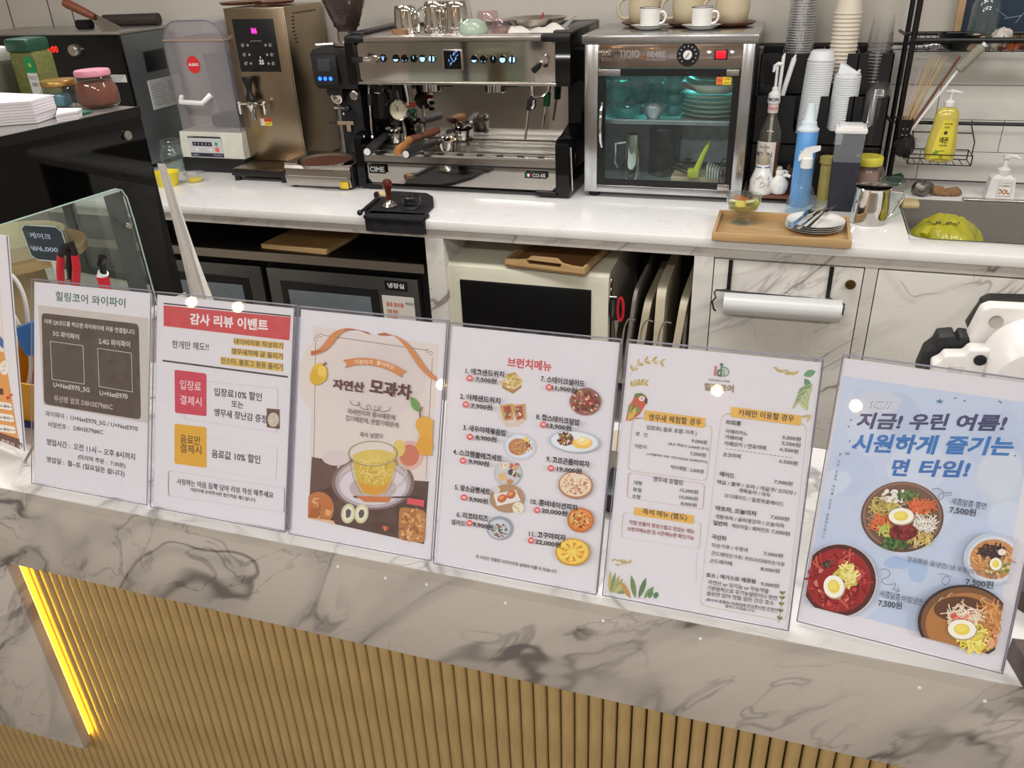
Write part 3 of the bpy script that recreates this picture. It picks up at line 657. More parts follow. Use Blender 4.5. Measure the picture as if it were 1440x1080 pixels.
for (qx, qy, cc) in ((579, 147, 'red_plastic'), (581, 156, 'green_plastic'), (581, 165, 'green_plastic')):
    p_ = P3(qx, qy, 2.985); m_ = MC.get(cc) or mat(cc)
    MB().cyl(p_-Vector((.008, .004, 0)), p_+Vector((.004, 0, 0)), .008, n=12).cyl(p_+Vector((.006, 0, 0)), p_+Vector((.013, 0, 0)), .007, n=12).obj('valve_cap', m_, em)
# portafilters lying on the tray
def portafilter(h0, h1, bk, m, lab, grp=None, basket=True, zz=1.045):
    H0, H1, K = PZ(*h0, zz), PZ(*h1, zz+.006), PZ(*bk, zz+.006)
    t = thing('portafilter', lab, 'portafilter', (K.x, K.y, 1.0235)); d = (H1-H0).normalized(); L = (H1-H0).length
    MB().cyl(H0, H1, .017, .012, 18, [(.0165, 0), (.0175, .01), (.0175, L*.4), (.0135, L*.95), (.011, L)]).obj('handle', m, t)
    MB().cyl(H0-d*.003, H0+d*.001, .0125, n=18).obj('end_cap', WHITEP, t)
    MB().cyl(H1, K, .007, n=10).obj('neck', CHROME, t)
    b = MB(); b.lathe(K.x, K.y, [(.028, 1.025), (.033, 1.03), (.035, 1.056), (.037, 1.058), (.037, 1.064), (.033, 1.064), (.03, 1.036), (0, 1.034)], 26); b.obj('basket', CHROME, t)
    b = MB()
    for a in (.4, .4+pi): b.tube(bez([(K.x, K.y, 1.06), (K.x+.018*cos(a), K.y+.018*sin(a), 1.088), (K.x+.034*cos(a), K.y+.034*sin(a), 1.078)], 8), [.006, .007, .0075, .008, .008, .0075, .007, .006, .005], 8)
    b.obj('spout', CHROME, t); return t
PB = mat('portafilter_handle', (38, 38, 42), .4)
portafilter((516.5, 213.5), (543, 190), (556, 191), PB, 'portafilter with white end cap at the left corner of the machine tray')
portafilter((571, 217), (612, 199), (628, 201), PB, 'dark blue-black portafilter with white end cap lying across the tray front')
portafilter((600, 182), (640, 186), (650, 187), mat('grey_handle', (92, 92, 96), .35), 'spouted portafilter at the back of the machine tray, centre')
t = thing('wooden_brush', 'brown wooden-handled brush lying across the portafilters', 'brush', PZ(575, 200, 1.05))
a, b_, c_ = PZ(558, 214, 1.045), PZ(576, 197, 1.06), PZ(617, 183, 1.075)
MB().tube([a, a+(b_-a)*.3, a+(b_-a)*.7, b_], [.014, .017, .011, .015], 12).obj('wooden_tip', mat('orange_wood', (178, 122, 70), .5, 0, .1), t)
MB().tube([b_, b_+(c_-b_)*.4, b_+(c_-b_)*.8, c_], [.015, .013, .015, .012], 12).obj('handle', DWOOD, t)
MB().tube([b_+(c_-b_)*.32, b_+(c_-b_)*.42], .0148, 12).obj('ferrule', CHROME, t)
# ---------------- on top of the machine
ZT = 1.4245
def pitcher(px_, w_px, top_px, Y, lab, name='milk_pitcher', z0=ZT, hdl=1, m=None, ang=-1.2):
    c = PY(px_, 45, Y); k = (ray(px_, 45)*(Y/ray(px_, 45).y)).dot(_f)/FPX
    r = w_px*k/2; h = PY(px_, top_px, Y).z-z0
    t = thing(name, lab, 'pitcher', (c.x, Y, z0)); m = m or CHROME
    MB().lathe(c.x, Y, [(r*1.0, z0), (r*1.02, z0+.004), (r*1.0, z0+h*.3), (r*.93, z0+h*.8), (r*.9, z0+h-.008), (r*.82, z0+h), (0, z0+h)], 30).obj('body', m, t)
    hx = Vector((cos(ang), sin(ang), 0)); c3 = Vector((c.x, Y, z0))
    b = MB(); pts = [c3+hx*r*.95+Vector((0, 0, h*.8)), c3+hx*(r+.022)+Vector((0, 0, h*.82)), c3+hx*(r+.028)+Vector((0, 0, h*.6)), c3+hx*(r+.018)+Vector((0, 0, h*.05))]
    b.tube(bez(pts, 10), .0055, 8); b.obj('handle', CHROME, t); return t
pitcher(573, 35, 7, 2.97, 'steel milk pitcher upside down at the left on the espresso machine', ang=-.5)
pitcher(614, 34, 1, 2.99, 'tall steel milk pitcher upside down, second from left on the espresso machine', ang=-2.4)
pitcher(645, 42, 0, 3.0, 'largest upside-down steel pitcher on the espresso machine beside the pink glass', ang=-2.2)
t = one(MB().lathe(PZ(568, 46, ZT).x, 2.93, [(.03, ZT), (.03, ZT+.012), (.027, ZT+.015), (0, ZT+.015)], 24), 'coffee_tin', mat('tan_tin', (150, 108, 78), .4), 'small flat brown tin in front of the left pitcher on the machine', 'tin')
PINK = clear('pink_glass', (251, 243, 244), .975)
def tumbler(px_, wpx, top_px, Y, m, name, lab, cat='glass', z0=ZT, inv=True, n=28):
    c = PY(px_, 45, Y); k = (ray(px_, 45)*(Y/ray(px_, 45).y)).dot(_f)/FPX; r = wpx*k/2; h = PY(px_, top_px, Y).z-z0
    b = MB()
    prof = [(r, z0), (r*1.0, z0+h*.35), (r*.86, z0+h*.93), (r*.78, z0+h), (0, z0+h)] if inv else [(0, z0), (r*.8, z0), (r*.86, z0+.01), (r, z0+h)]
    b.lathe(c.x, Y, prof, n); b.lathe(c.x, Y, [(q*.9, z-.003 if z > z0+h*.9 else z) for q, z in prof if q > .001], n)
    b.tube([(c.x+r*cos(a), Y+r*sin(a), z0 if inv else z0+h) for a in [2*pi*i/24 for i in range(24)]], .0018, 6, True)
    o = one(b, name, m, lab, cat, base=(c.x, Y, z0)); return o
tumbler(687, 34, 14, 3.1, PINK, 'glass_tumbler', 'pale pink glass upside down behind the mint bowl on the machine')
tumbler(703.5, 23, 25, 2.95, PINK, 'shot_glass', 'small ribbed pinkish shot glass upside down on the machine')
c = PY(666, 45, 2.93); one(MB().lathe(c.x, 2.93, [(.05, ZT), (.052, ZT+.012), (.043, ZT+.034), (.025, ZT+.042), (.02, ZT+.046), (0, ZT+.046)], 30), 'mint_bowl', mat('mint_ceramic', (176, 196, 176), .2, coat=.4), 'mint green bowl upside down at the front of the machine top', 'bowl')
# metal dish with spoon, towel, spatula, straw
c = PY(755, 45, 3.02)
b = MB(); b.shell(c.x, 3.02, [(.07, ZT+.012), (.085, ZT+.02), (.105, ZT+.038), (.108, ZT+.04)], .0015, 32); one(b, 'metal_dish', STEEL, 'shallow steel dish behind the white towel on the machine', 'dish', base=(c.x, 3.02, ZT))
b = MB(); random.seed(5); nx, ny = 26, 8; vs = []
for i in range(nx):
    for j in range(ny):
        u = i/(nx-1); v = j/(ny-1); vs.append((PY(718, 45, 2.93).x+u*.215, 2.895+v*.07, ZT+.001+.024*sin(pi*v)**.6*(.6+.4*sin(u*9+v*3)+.25*sin(u*23+v*7))*(.35 if i in (0, nx-1) else 1)))
fs = [(i*ny+j, (i+1)*ny+j, (i+1)*ny+j+1, i*ny+j+1) for i in range(nx-1) for j in range(ny-1)]
one(b.add(vs, fs), 'towel', mat('white_towel', (228, 222, 214), .9, 0, .03, 200, bump=.4), 'crumpled white towel on the right of the espresso machine top', 'towel')
b = MB(); A0 = PY(742, 43, 2.96); b.tube([PY(735, 38, 3.0), PY(752, 34, 2.98), PY(762, 30, 2.98)], .004, 8); b.ball((PY(766, 29, 2.98)), .012, 1.3, 1, .7); one(b, 'spoon', CHROME, 'steel scoop resting in the metal dish on the machine', 'spoon')
b = MB(); b.cyl(PY(758, 38, 3.0), PY(764, 18, 3.0), .0028); one(b, 'drinking_straw', mat('red_plastic'), 'short red straw standing in the metal dish', 'straw')
q = [PY(782, 46, 2.95), PY(792, 44, 2.95), PY(812, 21, 2.98), PY(805, 24, 2.98), PY(790, 36, 2.96)]
b = MB(); b.add(q+[v+Vector((.0, .003, 0)) for v in q], [(0, 1, 2, 3, 4), (9, 8, 7, 6, 5), (0, 5, 6, 1), (1, 6, 7, 2), (2, 7, 8, 3), (3, 8, 9, 4), (4, 9, 5, 0)])
one(b, 'spatula_blade', mat('grey_silicone', (140, 138, 134), .5), 'grey flat scraper leaning on the right end of the machine top', 'scraper')
# ================================================================== cup warmer cabinet
cw = thing('cup_warmer', 'steel cup warmer cabinet with a glass door, right of the espresso machine', 'warmer', (-.41, 3.05, HB))
x0, x1, y0, y1 = -.682, -.135, 2.862, 3.262
PS = mat('satin_steel', (196, 197, 200), .22, 1, .05, 30, stretch=(1, 1, 6))
b = MB(); b.box(x0, x0+.046, y0, y0+.04, .905, 1.395, .002); b.obj('post', PS, cw); b = MB(); b.box(x1-.036, x1, y0, y0+.04, .905, 1.395, .002); b.obj('post', PS, cw)
MB().box(x1-.006, x1, y0+.04, y1, .905, 1.395).obj('side_wall', PS, cw); MB().box(x0, x0+.006, y0+.04, y1, .905, 1.395).obj('side_wall', PS, cw)
MB().box(x0, x1, y1-.006, y1, .905, 1.395).obj('back_wall', mat('inner_steel', (165, 165, 165), .4, .6), cw)
MB().box(x0-.008, x1+.01, y0-.01, y1+.005, 1.393, 1.421, .003).obj('top', PS, cw)
MB().box(x0+.046, x1-.036, y0+.004, y0+.03, 1.318, 1.393, .001).obj('control_panel', mat('wavy_steel', (190, 176, 168), .12, 1, .05, 12, bump=.5), cw, 'polished control panel with embossed marks')
MB().box(x0, x1, y0+.002, y1, .90, .926, .002).obj('bottom_rail', PS, cw)
MB().box(x0+.006, x1-.006, y0+.04, y1-.006, .926, .932).obj('floor_plate', MC['inner_steel'], cw)
MB().box(x0+.02, x1-.02, y0+.035, y1-.01, 1.132, 1.147, .002).obj('shelf', mat('shelf_steel', (175, 178, 180), .3, .8), cw)
MB().box(x0+.006, x1-.006, y0+.04, y1-.006, 1.33, 1.335).obj('inner_ceiling', MC['inner_steel'], cw)
for xx in (x0+.03, x1-.03):
    for yy in (y0+.04, y1-.04): MB().cyl((xx, yy, HB), (xx, yy, .901), .019, .021, 16).obj('foot', RUBBER, cw)
dx0, dx1, dz0, dz1 = x0+.048, x1-.036, .929, 1.316
b = MB()
for bx in ((dx0, dx1, dz0, dz0+.018), (dx0, dx1, dz1-.022, dz1), (dx0, dx0+.024, dz0+.018, dz1-.022), (dx1-.022, dx1, dz0+.018, dz1-.022)): b.box(bx[0], bx[1], y0+.001, y0+.012, bx[2], bx[3])
dr = b.obj('door', BLACK, cw, 'black framed clear glass door')
MB().box(dx0+.02, dx1-.02, y0+.005, y0+.007, dz0+.015, dz1-.02).obj('door_glass', clear('door_glass', (238, 246, 246), .985, refl=.6), dr)
b = MB(); b.tube([(dx0+.014, y0, 1.205), (dx0+.014, y0-.022, 1.18), (dx0+.013, y0-.026, 1.13), (dx0+.014, y0-.022, 1.085), (dx0+.014, y0, 1.06)], .0055, 10); b.obj('door_handle', CHROME, dr)
MB().box(dx0+.0, dx0+.075, y0-.004, y0+.002, dz1-.022, dz1-.001, .001).obj('hinge_plate', PS, dr)
MB().box(dx1-.045, dx1-.005, y0-.004, y0+.002, dz1-.02, dz1-.001, .001).obj('hinge', STEEL, dr); MB().box(dx1-.045, dx1-.005, y0-.004, y0+.002, dz0-.001, dz0+.017, .001).obj('hinge', STEEL, dr)
st = MB().box(dx1-.075, dx1-.028, y0+.003, y0+.0045, 1.268, 1.292).obj('sticker', mat('yellow_sticker', (235, 205, 60), .5), dr, 'yellow and orange warning sticker')
P = Print(Face((dx1-.075, y0+.0028, 1.268), (1, 0, 0), (0, 0, 1)), px=False); P.poly([(0, 0), (.02, 0), (.02, .024), (0, .024)], (225, 110, 50)); P.text('주의', (.004, .008), (.016, .008), .009, (40, 30, 20)); P.text('고온주의', (.023, .013), (.044, .013), .007, (40, 30, 20)); P.text('접촉금지', (.023, .003), (.044, .003), .006, (40, 30, 20)); P.m.obj('lettering', INK, st)
P = Face((x0, y0+.0035, 1.318), (1, 0, 0), (0, 0, 1)); EM = mat('embossed_steel', (225, 222, 220), .15, 1)
def emb(t, u0, u1, v, h, bd=.03):
    vs, fs = glyphs(t, bd); b = MB(); b.add([P.at(u0+(u1-u0)*x, v+h*y, .0008) for x, y in vs], fs); return b.obj('embossed_mark', EM, cw)
emb('ㅅㅈ', .058, .09, .036, .022); emb('ㅍㄷㅌㄷ', .057, .092, .022, .01); emb('TIQIO', .115, .185, .028, .028, .05); emb('BE4BE', .208, .268, .034, .018, .04); emb('LIVING EQUIP', .205, .27, .022, .007, .02)
c = PY(967.5, 77, y0); T = Matrix.Translation((c.x, y0+.004, c.z)) @ Matrix.Rotation(pi/2, 4, 'X')
dl = MB().lathe(0, 0, [(.036, 0), (.036, .005), (.034, .007), (0, .007)], 32, T).obj('dial', BLACK, cw, 'black round thermostat dial')
MB().lathe(0, 0, [(.014, .006), (.014, .016), (.012, .018), (0, .018)], 24, T).obj('dial_knob', WHITEP, dl); b = MB(); b.box(-.002, .002, -.009, .009, .018, .0195, M=T @ Matrix.Rotation(-.6, 4, 'Z')); b.obj('dial_pointer', MC['inner_steel'], dl)
b = MB()
for k in range(11): b.box(-.0009, .0009, .024, .029, .0072, .0078, M=T @ Matrix.Rotation(-2.4+.48*k, 4, 'Z'))
b.obj('dial_ticks', WHITEP, dl)
c = PY(1014, 76.5, y0); MB().box(c.x-.021, c.x+.021, y0-.003, y0+.004, c.z-.016, c.z+.016, .002).obj('switch_frame', BLACK, cw)
MB().box(c.x-.016, c.x+.016, y0-.007, y0-.002, c.z-.012, c.z+.012, .002).obj('power_switch', mat('lit_red_switch', (230, 24, 40), .3, emit=.8), cw, 'glowing red power switch')
for dx in (-.038, .033):
    MB().lathe(0, 0, [(.009, 0), (.008, .003), (0, .005)], 14, Matrix.Translation((c.x+dx, y0+.004, c.z+.002)) @ Matrix.Rotation(pi/2, 4, 'X')).obj('screw', CHROME, cw)
# teal lit upper compartment: a real small lamp under the inner ceiling
MB().box(x0+.05, x1-.05, y1-.03, y1-.018, 1.315, 1.327).obj('teal_lamp_tube', mat('teal_lamp', (120, 255, 245), .5, emit=9), cw, 'teal glowing lamp tube')
# contents, upper shelf
TEAL = clear('painted_teal_light_glass', (200, 244, 242), .8, .05, (40, 170, 170)); zs = 1.1475  # the lamp's teal light is painted into the glassware's own colour
def goblet(x, y, s, lab, up=True):
    b = MB(); p = [(.03*s, zs), (.028*s, zs+.003), (.005*s, zs+.008), (.005*s, zs+.03*s), (.02*s, zs+.045*s), (.036*s, zs+.07*s), (.038*s, zs+.10*s), (.034*s, zs+.12*s)]
    b.lathe(x, y, p, 20); b.tube([(x+.034*s*cos(a), y+.034*s*sin(a), zs+.12*s) for a in [2*pi*i/20 for i in range(20)]], .0022, 6, True); return one(b, 'goblet', TEAL, lab, 'glass', base=(x, y, zs))
goblet(-.585, 2.94, 1.0, 'goblet with painted teal lamplight at the left front of the warmer shelf'); goblet(-.53, 3.01, 1.15, 'goblet with painted teal lamplight standing second on the warmer shelf')
def gbowl(x, y, r, z0, h, lab, m=TEAL, name='glass_bowl'):
    b = MB(); b.shell(x, y, [(r*.5, z0), (r*.8, z0+h*.4), (r, z0+h)], .002, 22); b.tube([(x+r*cos(a), y+r*sin(a), z0+h) for a in [2*pi*i/20 for i in range(20)]], .002, 6, True); return one(b, name, m, lab, 'bowl', base=(x, y, z0))
gbowl(-.545, 2.925, .048, zs, .035, 'glass bowl with painted teal lamplight lying low at the front left of the warmer shelf'); gbowl(-.455, 2.935, .042, zs, .04, 'silvery bowl in the middle of the warmer shelf', MC['shelf_steel'], 'steel_bowl')
for k in range(4): gbowl(-.395, 2.99, .045, zs+k*.036, .036, ['lowest', 'second lowest', 'second highest', 'topmost'][k]+' glass bowl in the stack with painted teal lamplight beside the plates')
for k in range(3): gbowl(-.60+.07*k, 3.12, .04, zs, .09, ['left', 'middle', 'right'][k]+' deep glass with painted teal lamplight at the back of the warmer shelf', name='glass_cup')
PL = mat('ivory_ceramic', (222, 224, 210), .2, coat=.3)
def plate_(x, y, z0, r, m, lab, name='plate', h=.014, grp=None):
    b = MB(); b.shell(x, y, [(r*.55, z0), (r*.62, z0+.002), (r*.85, z0+h*.55), (r, z0+h)], .003, 40); return one(b, name, m, lab, 'plate' if 'plate' in name else 'bowl', grp, base=(x, y, z0))
px_, py_ = -.262, 3.0
for k in range(5): plate_(px_, py_, zs+k*.0155, .108, PL, ['lowest', 'second lowest', 'middle', 'second highest', 'highest'][k]+' ivory plate in the stack inside the cup warmer', h=.016)
plate_(px_, py_, zs+5*.0155+.001, .110, PL, 'deep ivory bowl on top of the plate stack in the warmer', 'serving_bowl', .034)
plate_(px_+.01, py_, zs+.105, .098, mat('green_plate', (40, 170, 90), .2, coat=.4), 'glossy green plate above the ivory bowl in the warmer', h=.022)
b = MB(); b.tube([(-.36, 2.93, zs+.112), (-.33, 2.93, zs+.10), (-.29, 2.94, zs+.092)], [.010, .008, .005], 8); one(b, 'wooden_spoon', DWOOD, 'brown wooden spoon end lying on the plate stack', 'spoon')
# contents, lower floor
z1_ = .9325
t = thing('steel_jug', 'tall narrow steel jug inside the warmer, lower left', 'jug', (-.525, 2.94, z1_))
MB().lathe(-.525, 2.94, [(.031, z1_), (.033, z1_+.004), (.026, z1_+.14), (.026, z1_+.158), (.022, z1_+.158), (.02, z1_+.01), (0, z1_+.008)], 26).obj('body', CHROME, t)
MB().tube([(-.553, 2.94, z1_+.13), (-.585, 2.93, z1_+.125), (-.585, 2.93, z1_+.06), (-.575, 2.93, z1_+.04)], .006, 8).obj('handle', CHROME, t)
one(MB().lathe(-.43, 3.03, [(.05, z1_), (.052, z1_+.16), (.048, z1_+.17), (0, z1_+.17)], 28), 'dark_canister', mat('dark_glass_canister', (34, 34, 34), .12, .3), 'tall dark glossy canister behind the steel jug', 'canister')
b = MB(); b.box(-.385, -.20, 2.93, 3.12, z1_, z1_+.016, .003); one(b, 'wooden_board', mat('light_wood', (205, 176, 140), .5), 'small light wooden board on the warmer floor', 'board')
b = MB(); vs = []; nx, nz = 14, 10
for i in range(nx):
    for j in range(nz): vs.append((-.385+.205*i/(nx-1), 3.2+.01*sin(i*1.3)*sin(j*.9)-.05*(1-j/(nz-1))**2, z1_+.018+.16*j/(nz-1)))
one(b.add(vs, [(i*nz+j, (i+1)*nz+j, (i+1)*nz+j+1, i*nz+j+1) for i in range(nx-1) for j in range(nz-1)]), 'cloth', mat('grey_white_cloth', (200, 202, 206), .9), 'pale cloth hanging at the back of the lower warmer space', 'cloth')
b = MB(); b.tube([(-.30, 2.92, z1_+.035), (-.28, 2.95, z1_+.09), (-.262, 2.97, z1_+.13)], [.012, .009, .007], 8); b.box(-.325, -.285, 2.905, 2.935, z1_+.017, z1_+.05, .006); one(b, 'yellow_tongs', mat('yellow_green_plastic', (206, 204, 60), .4), 'yellow-green plastic scoop on the board in the warmer', 'scoop')
for k, (sx_, ln) in enumerate(((-.36, .09), (-.335, .1))):
    b = MB(); b.tube([(sx_-.03, 2.93, z1_+.055), (sx_+ln*.5, 2.93, z1_+.022)], .004, 6); b.ball((sx_+.008, 2.93, z1_+.062+.014*k), .011, 1.4, 1, .5); one(b, 'measuring_spoon', BLACK, ['nearer', 'farther'][k]+' black measuring spoon on the board in the warmer', 'spoon')
b = MB()
for k in range(6): b.box(-.262+.009*k, -.256+.009*k, 2.92, 2.99, z1_+.017, z1_+.06-.004*k, .001)
one(b, 'sachets', mat('white_sachets', (214, 208, 198), .6), 'row of white sachets leaning in the warmer at right', 'sachets')
ck = thing('wire_caddy', 'dark wire caddy with bronze lid at the right of the warmer floor', 'caddy', (-.2, 2.96, z1_))
b = MB()
for z in (z1_+.004, z1_+.03, z1_+.07): b.tube([(-.215, 2.91, z), (-.178, 2.91, z), (-.178, 2.99, z), (-.215, 2.99, z)], .002, 6, True)
for x in (-.215, -.205, -.195, -.186, -.178): b.tube([(x, 2.91, z1_), (x, 2.91, z1_+.07)], .0015, 6)
b.obj('wire', BLACK, ck); MB().box(-.213, -.18, 2.915, 2.985, z1_+.03, z1_+.06, .006).obj('caddy_box', mat('bronze_tin', (150, 118, 96), .3, .7), ck)
# ---------------- on top of the warmer
ZW = 1.4215
BE = mat('beige_stoneware', (200, 186, 156), .35, 0, .04, 40); BE2 = mat('walnut_saucer', (104, 62, 44), .45, 0, .1, 20, stretch=(1, 6, 6))
def on_warm(px_, py_): return PZ(px_, py_, ZW)
for i, (bx, by, hs) in enumerate(((906, 36, -1), (968, 36, -1), (1028, 36, -1))):
    c = on_warm(bx, by); s_ = one(MB().lathe(c.x, c.y, [(.05, ZW), (.072, ZW+.005), (.082, ZW+.013), (.078, ZW+.014), (.05, ZW+.008), (0, ZW+.008)], 36), 'wooden_saucer', BE2, 'dark wooden saucer under the '+['left', 'middle', 'right'][i]+' beige mug', 'saucer', base=(c.x, c.y, ZW))
    z0 = ZW+.009; t = thing('mug', ['left', 'middle', 'right'][i]+' large beige stoneware mug on the cup warmer', 'mug', (c.x, c.y, z0))
    R_ = .058
    MB().shell(c.x, c.y, [(R_*.72, z0), (R_*.9, z0+.01), (R_, z0+.04), (R_*1.0, z0+.06), (R_*.92, z0+.095), (R_*.9, z0+.10)], .004, 34).obj('body', BE, t)
    MB().tube(bez([(c.x-R_*.9, c.y-.006, z0+.082), (c.x-R_*1.95, c.y-.01, z0+.085), (c.x-R_*1.75, c.y-.01, z0+.0), (c.x-R_*.9, c.y-.006, z0+.018)], 14), .0065, 10).obj('handle', BE, t)
for i, (bx, by) in enumerate(((913.5, 37), (986, 37))):
    c = on_warm(bx, by); c = Vector((c.x, c.y-.055, ZW)); c = PZ(bx, 41.5, ZW)
    sa = thing('saucer', ['left', 'right'][i]+' white saucer with a black rim line on the cup warmer', 'saucer', (c.x, c.y, ZW))
    MB().shell(c.x, c.y, [(.03, ZW), (.036, ZW+.002), (.058, ZW+.012), (.066, ZW+.015)], .002, 40).obj('dish', WHITEC, sa)
    MB().tube([(c.x+.0655*cos(a), c.y+.0655*sin(a), ZW+.0152) for a in [2*pi*i_/40 for i_ in range(40)]], .0011, 6, True).obj('rim_line', BLACK, sa)
    z0 = ZW+.0035; t = thing('espresso_cup', ['left', 'right'][i]+' small white cylindrical espresso cup on its saucer on the warmer', 'cup', (c.x, c.y, z0))
    MB().shell(c.x, c.y, [(.03, z0), (.0325, z0+.003), (.034, z0+.062), (.034, z0+.064)], .0025, 32).obj('body', WHITEC, t)
    MB().tube([(c.x+.034*cos(a), c.y+.034*sin(a), z0+.0645) for a in [2*pi*i_/32 for i_ in range(32)]], .0011, 6, True).obj('rim_line', BLACK, t)
    MB().tube(bez([(c.x+.033, c.y-.003, z0+.05), (c.x+.062, c.y-.005, z0+.062), (c.x+.058, c.y-.005, z0+.014), (c.x+.032, c.y-.003, z0+.016)], 12), .004, 8).obj('handle', WHITEC, t)
# ================================================================== left appliances on the back counter
WD = mat('warm_brushed_steel', (172, 156, 134), .28, 1, .06, 40, stretch=(1, 1, 14))
t = hd = thing('hot_water_dispenser', 'tall brushed-steel hot water dispenser with black control panel and tap', 'water dispenser', (-2.06, 3.1, HB))
y0 = 3.0; A = PY(312, 12, y0); B = PY(398, 11, y0); x0, x1 = -2.165, -1.893; z0, z1 = .925, A.z
MB().box(x0, x1, y0, YW-.01, z0, z1, .002).obj('body', WD, t)
MB().box(x0+.006, x1-.006, y0-.003, y0, z0+.006, z1-.004, .001).obj('front_plate', WD, t)
def fy(px_, py_, y=y0-.004): return PY(px_, py_, y)
c = [fy(326, 27), fy(386, 28), fy(397, 101), fy(340, 99)]; cx0, cx1 = -2.13, -1.945; cz0, cz1 = c[2].z, c[0].z
cp = MB().box(cx0, cx1, y0-.006, y0-.003, cz0, cz1, .001).obj('control_panel', BLACK, t, 'black control panel')
P = Print(Face((cx0, y0-.0062, cz0), (1, 0, 0), (0, 0, 1)), px=False); Wp, Hp = cx1-cx0, cz1-cz0
P.poly([(Wp*.42, Hp*.71), (Wp*.58, Hp*.71), (Wp*.58, Hp*.85), (Wp*.42, Hp*.85)], (90, 20, 60))
for (uu, vv) in ((.17, .51), (.85, .51), (.17, .33), (.85, .33), (.17, .16), (.85, .16)):
    d = .12 if uu < .5 else -.12
    P.ell((Wp*(uu+d), Hp*vv), .005, .005, (150, 150, 150), 10)
    MB().lathe(0, 0, [(.008, 0), (.007, .003), (0, .004)], 14, Matrix.Translation((cx0+Wp*uu, y0-.006, cz0+Hp*vv)) @ Matrix.Rotation(pi/2, 4, 'X')).obj('button', CHROME, cp)
P.text('35', (Wp*.5, Hp*.14), (Wp*.62, Hp*.14), .018, (220, 220, 220), .03); P.text('I', (Wp*.54, Hp*.25), (Wp*.56, Hp*.25), .01, (220, 220, 220))
P.stroke([(Wp*.38, Hp*.56), (Wp*.38, Hp*.59), (Wp*.64, Hp*.59), (Wp*.64, Hp*.56)], .0012, (170, 170, 170)); P.m.obj('panel_print', INK, cp)
vs, fs = glyphs('86', .03); b = MB(); b.add([(cx0+Wp*(.44+.13*x), y0-.0068, cz0+Hp*(.73+.10*y)) for x, y in vs], fs); b.obj('lit_digits', mat('pink_digits', (255, 40, 150), .4, emit=3), cp, 'glowing pink digits', sm=False)
c = fy(358, 140)
tp_ = MB().lathe(c.x, y0-.03, [(.012, c.z-.04), (.014, c.z-.03), (.02, c.z-.02), (.02, c.z-.005), (.014, c.z)], 18).obj('tap', CHROME, t)
MB().cyl((c.x, y0-.002, c.z-.018), (c.x, y0-.035, c.z-.018), .011).obj('tap_stem', CHROME, tp_)
MB().lathe(c.x, y0-.03, [(.022, c.z), (.022, c.z+.012), (.011, c.z+.03), (.013, c.z+.05), (.024, c.z+.085), (.022, c.z+.09), (0, c.z+.09)], 18, sy=.7).obj('tap_lever', BLACK, tp_)
MB().lathe(c.x+.004, y0-.03, [(.01, c.z-.075), (.012, c.z-.04), (.012, c.z-.03)], 14).obj('nozzle', CHROME, tp_)
for sx_ in (-1, 1):
    MB().tube([(c.x, y0-.01, c.z-.015), (c.x+.055*sx_, y0-.03, c.z-.012)], .0055).obj('side_arm', CHROME, tp_)
    MB().lathe(c.x+.058*sx_, y0-.03, [(.004, c.z-.055), (.0075, c.z-.05), (.007, c.z-.012), (.01, c.z-.004), (0, c.z)], 12).obj('side_nozzle', CHROME, tp_)
q = fy(373, 173); s_ = MB().box(q.x-.022, q.x+.032, y0-.0045, y0-.003, q.z-.01, q.z+.018).obj('sticker', mat('yellow_sticker'), t)
P = Print(Face((q.x-.022, y0-.0047, q.z-.01), (1, 0, 0), (0, 0, 1)), px=False); P.poly([(0, 0), (.018, 0), (.018, .028), (0, .028)], (225, 222, 218)); P.poly([(.02, .016), (.054, .016), (.054, .028), (.02, .028)], (200, 50, 60)); P.text('고온주의', (.023, .004), (.05, .004), .007, (80, 70, 30)); P.m.obj('lettering', INK, s_)
# vent slots on its right side
for row in ((.0, 9), (1, 9)):
    for k in range(8):
        if row[0] == 0: y_, z_ = 3.06+.022*k, z1-.028
        else: y_, z_ = 3.045-.002*k if k < 4 else 3.037+.004*(k-4), z1-.04-.013*k
        MB().box(x1-.001, x1+.001, y_, y_+(.015 if row[0] == 0 else .02), z_, z_+.005).obj('vent_slot', BLACK, t)
dt = MB().box(-2.160, -1.905, 2.845, y0, .90, .925, .004).obj('drip_tray', BLACK, t, 'black drip tray')
b = MB()
b.box(-2.152, -1.915, 2.852, y0-.004, .925, .929, .001); g = b.obj('grille_plate', mat('bronze_steel', (140, 122, 104), .3, 1), dt)
b = MB()
for i in range(9):
    for j in range(5): b.lathe(-2.138+.026*i, 2.868+.027*j, [(.005, .9292), (0, .9293)], 8)
b.obj('grille_hole', BLACK, dt)
for xx in (-2.14, -1.92):
    for yy in (2.86, 3.25): MB().cyl((xx, yy, HB), (xx, yy, .925), .014).obj('foot', RUBBER, t)
for k, xx in enumerate((-2.115, -2.0, -1.9)):
    c = PY([338, 385, 415][k], 3, 3.14); b = MB(); b.lathe(c.x, 3.14, [(.03, z1+.003), (.075, z1+.006), (.085, z1+.016), (.07, z1+.012), (0, z1+.01)], 30)
    if k < 2: one(b, 'copper_saucer', mat('copper_brown', (130, 82, 56), .3, .5), ['left', 'right'][k]+' copper-brown saucer on top of the water dispenser', 'saucer')
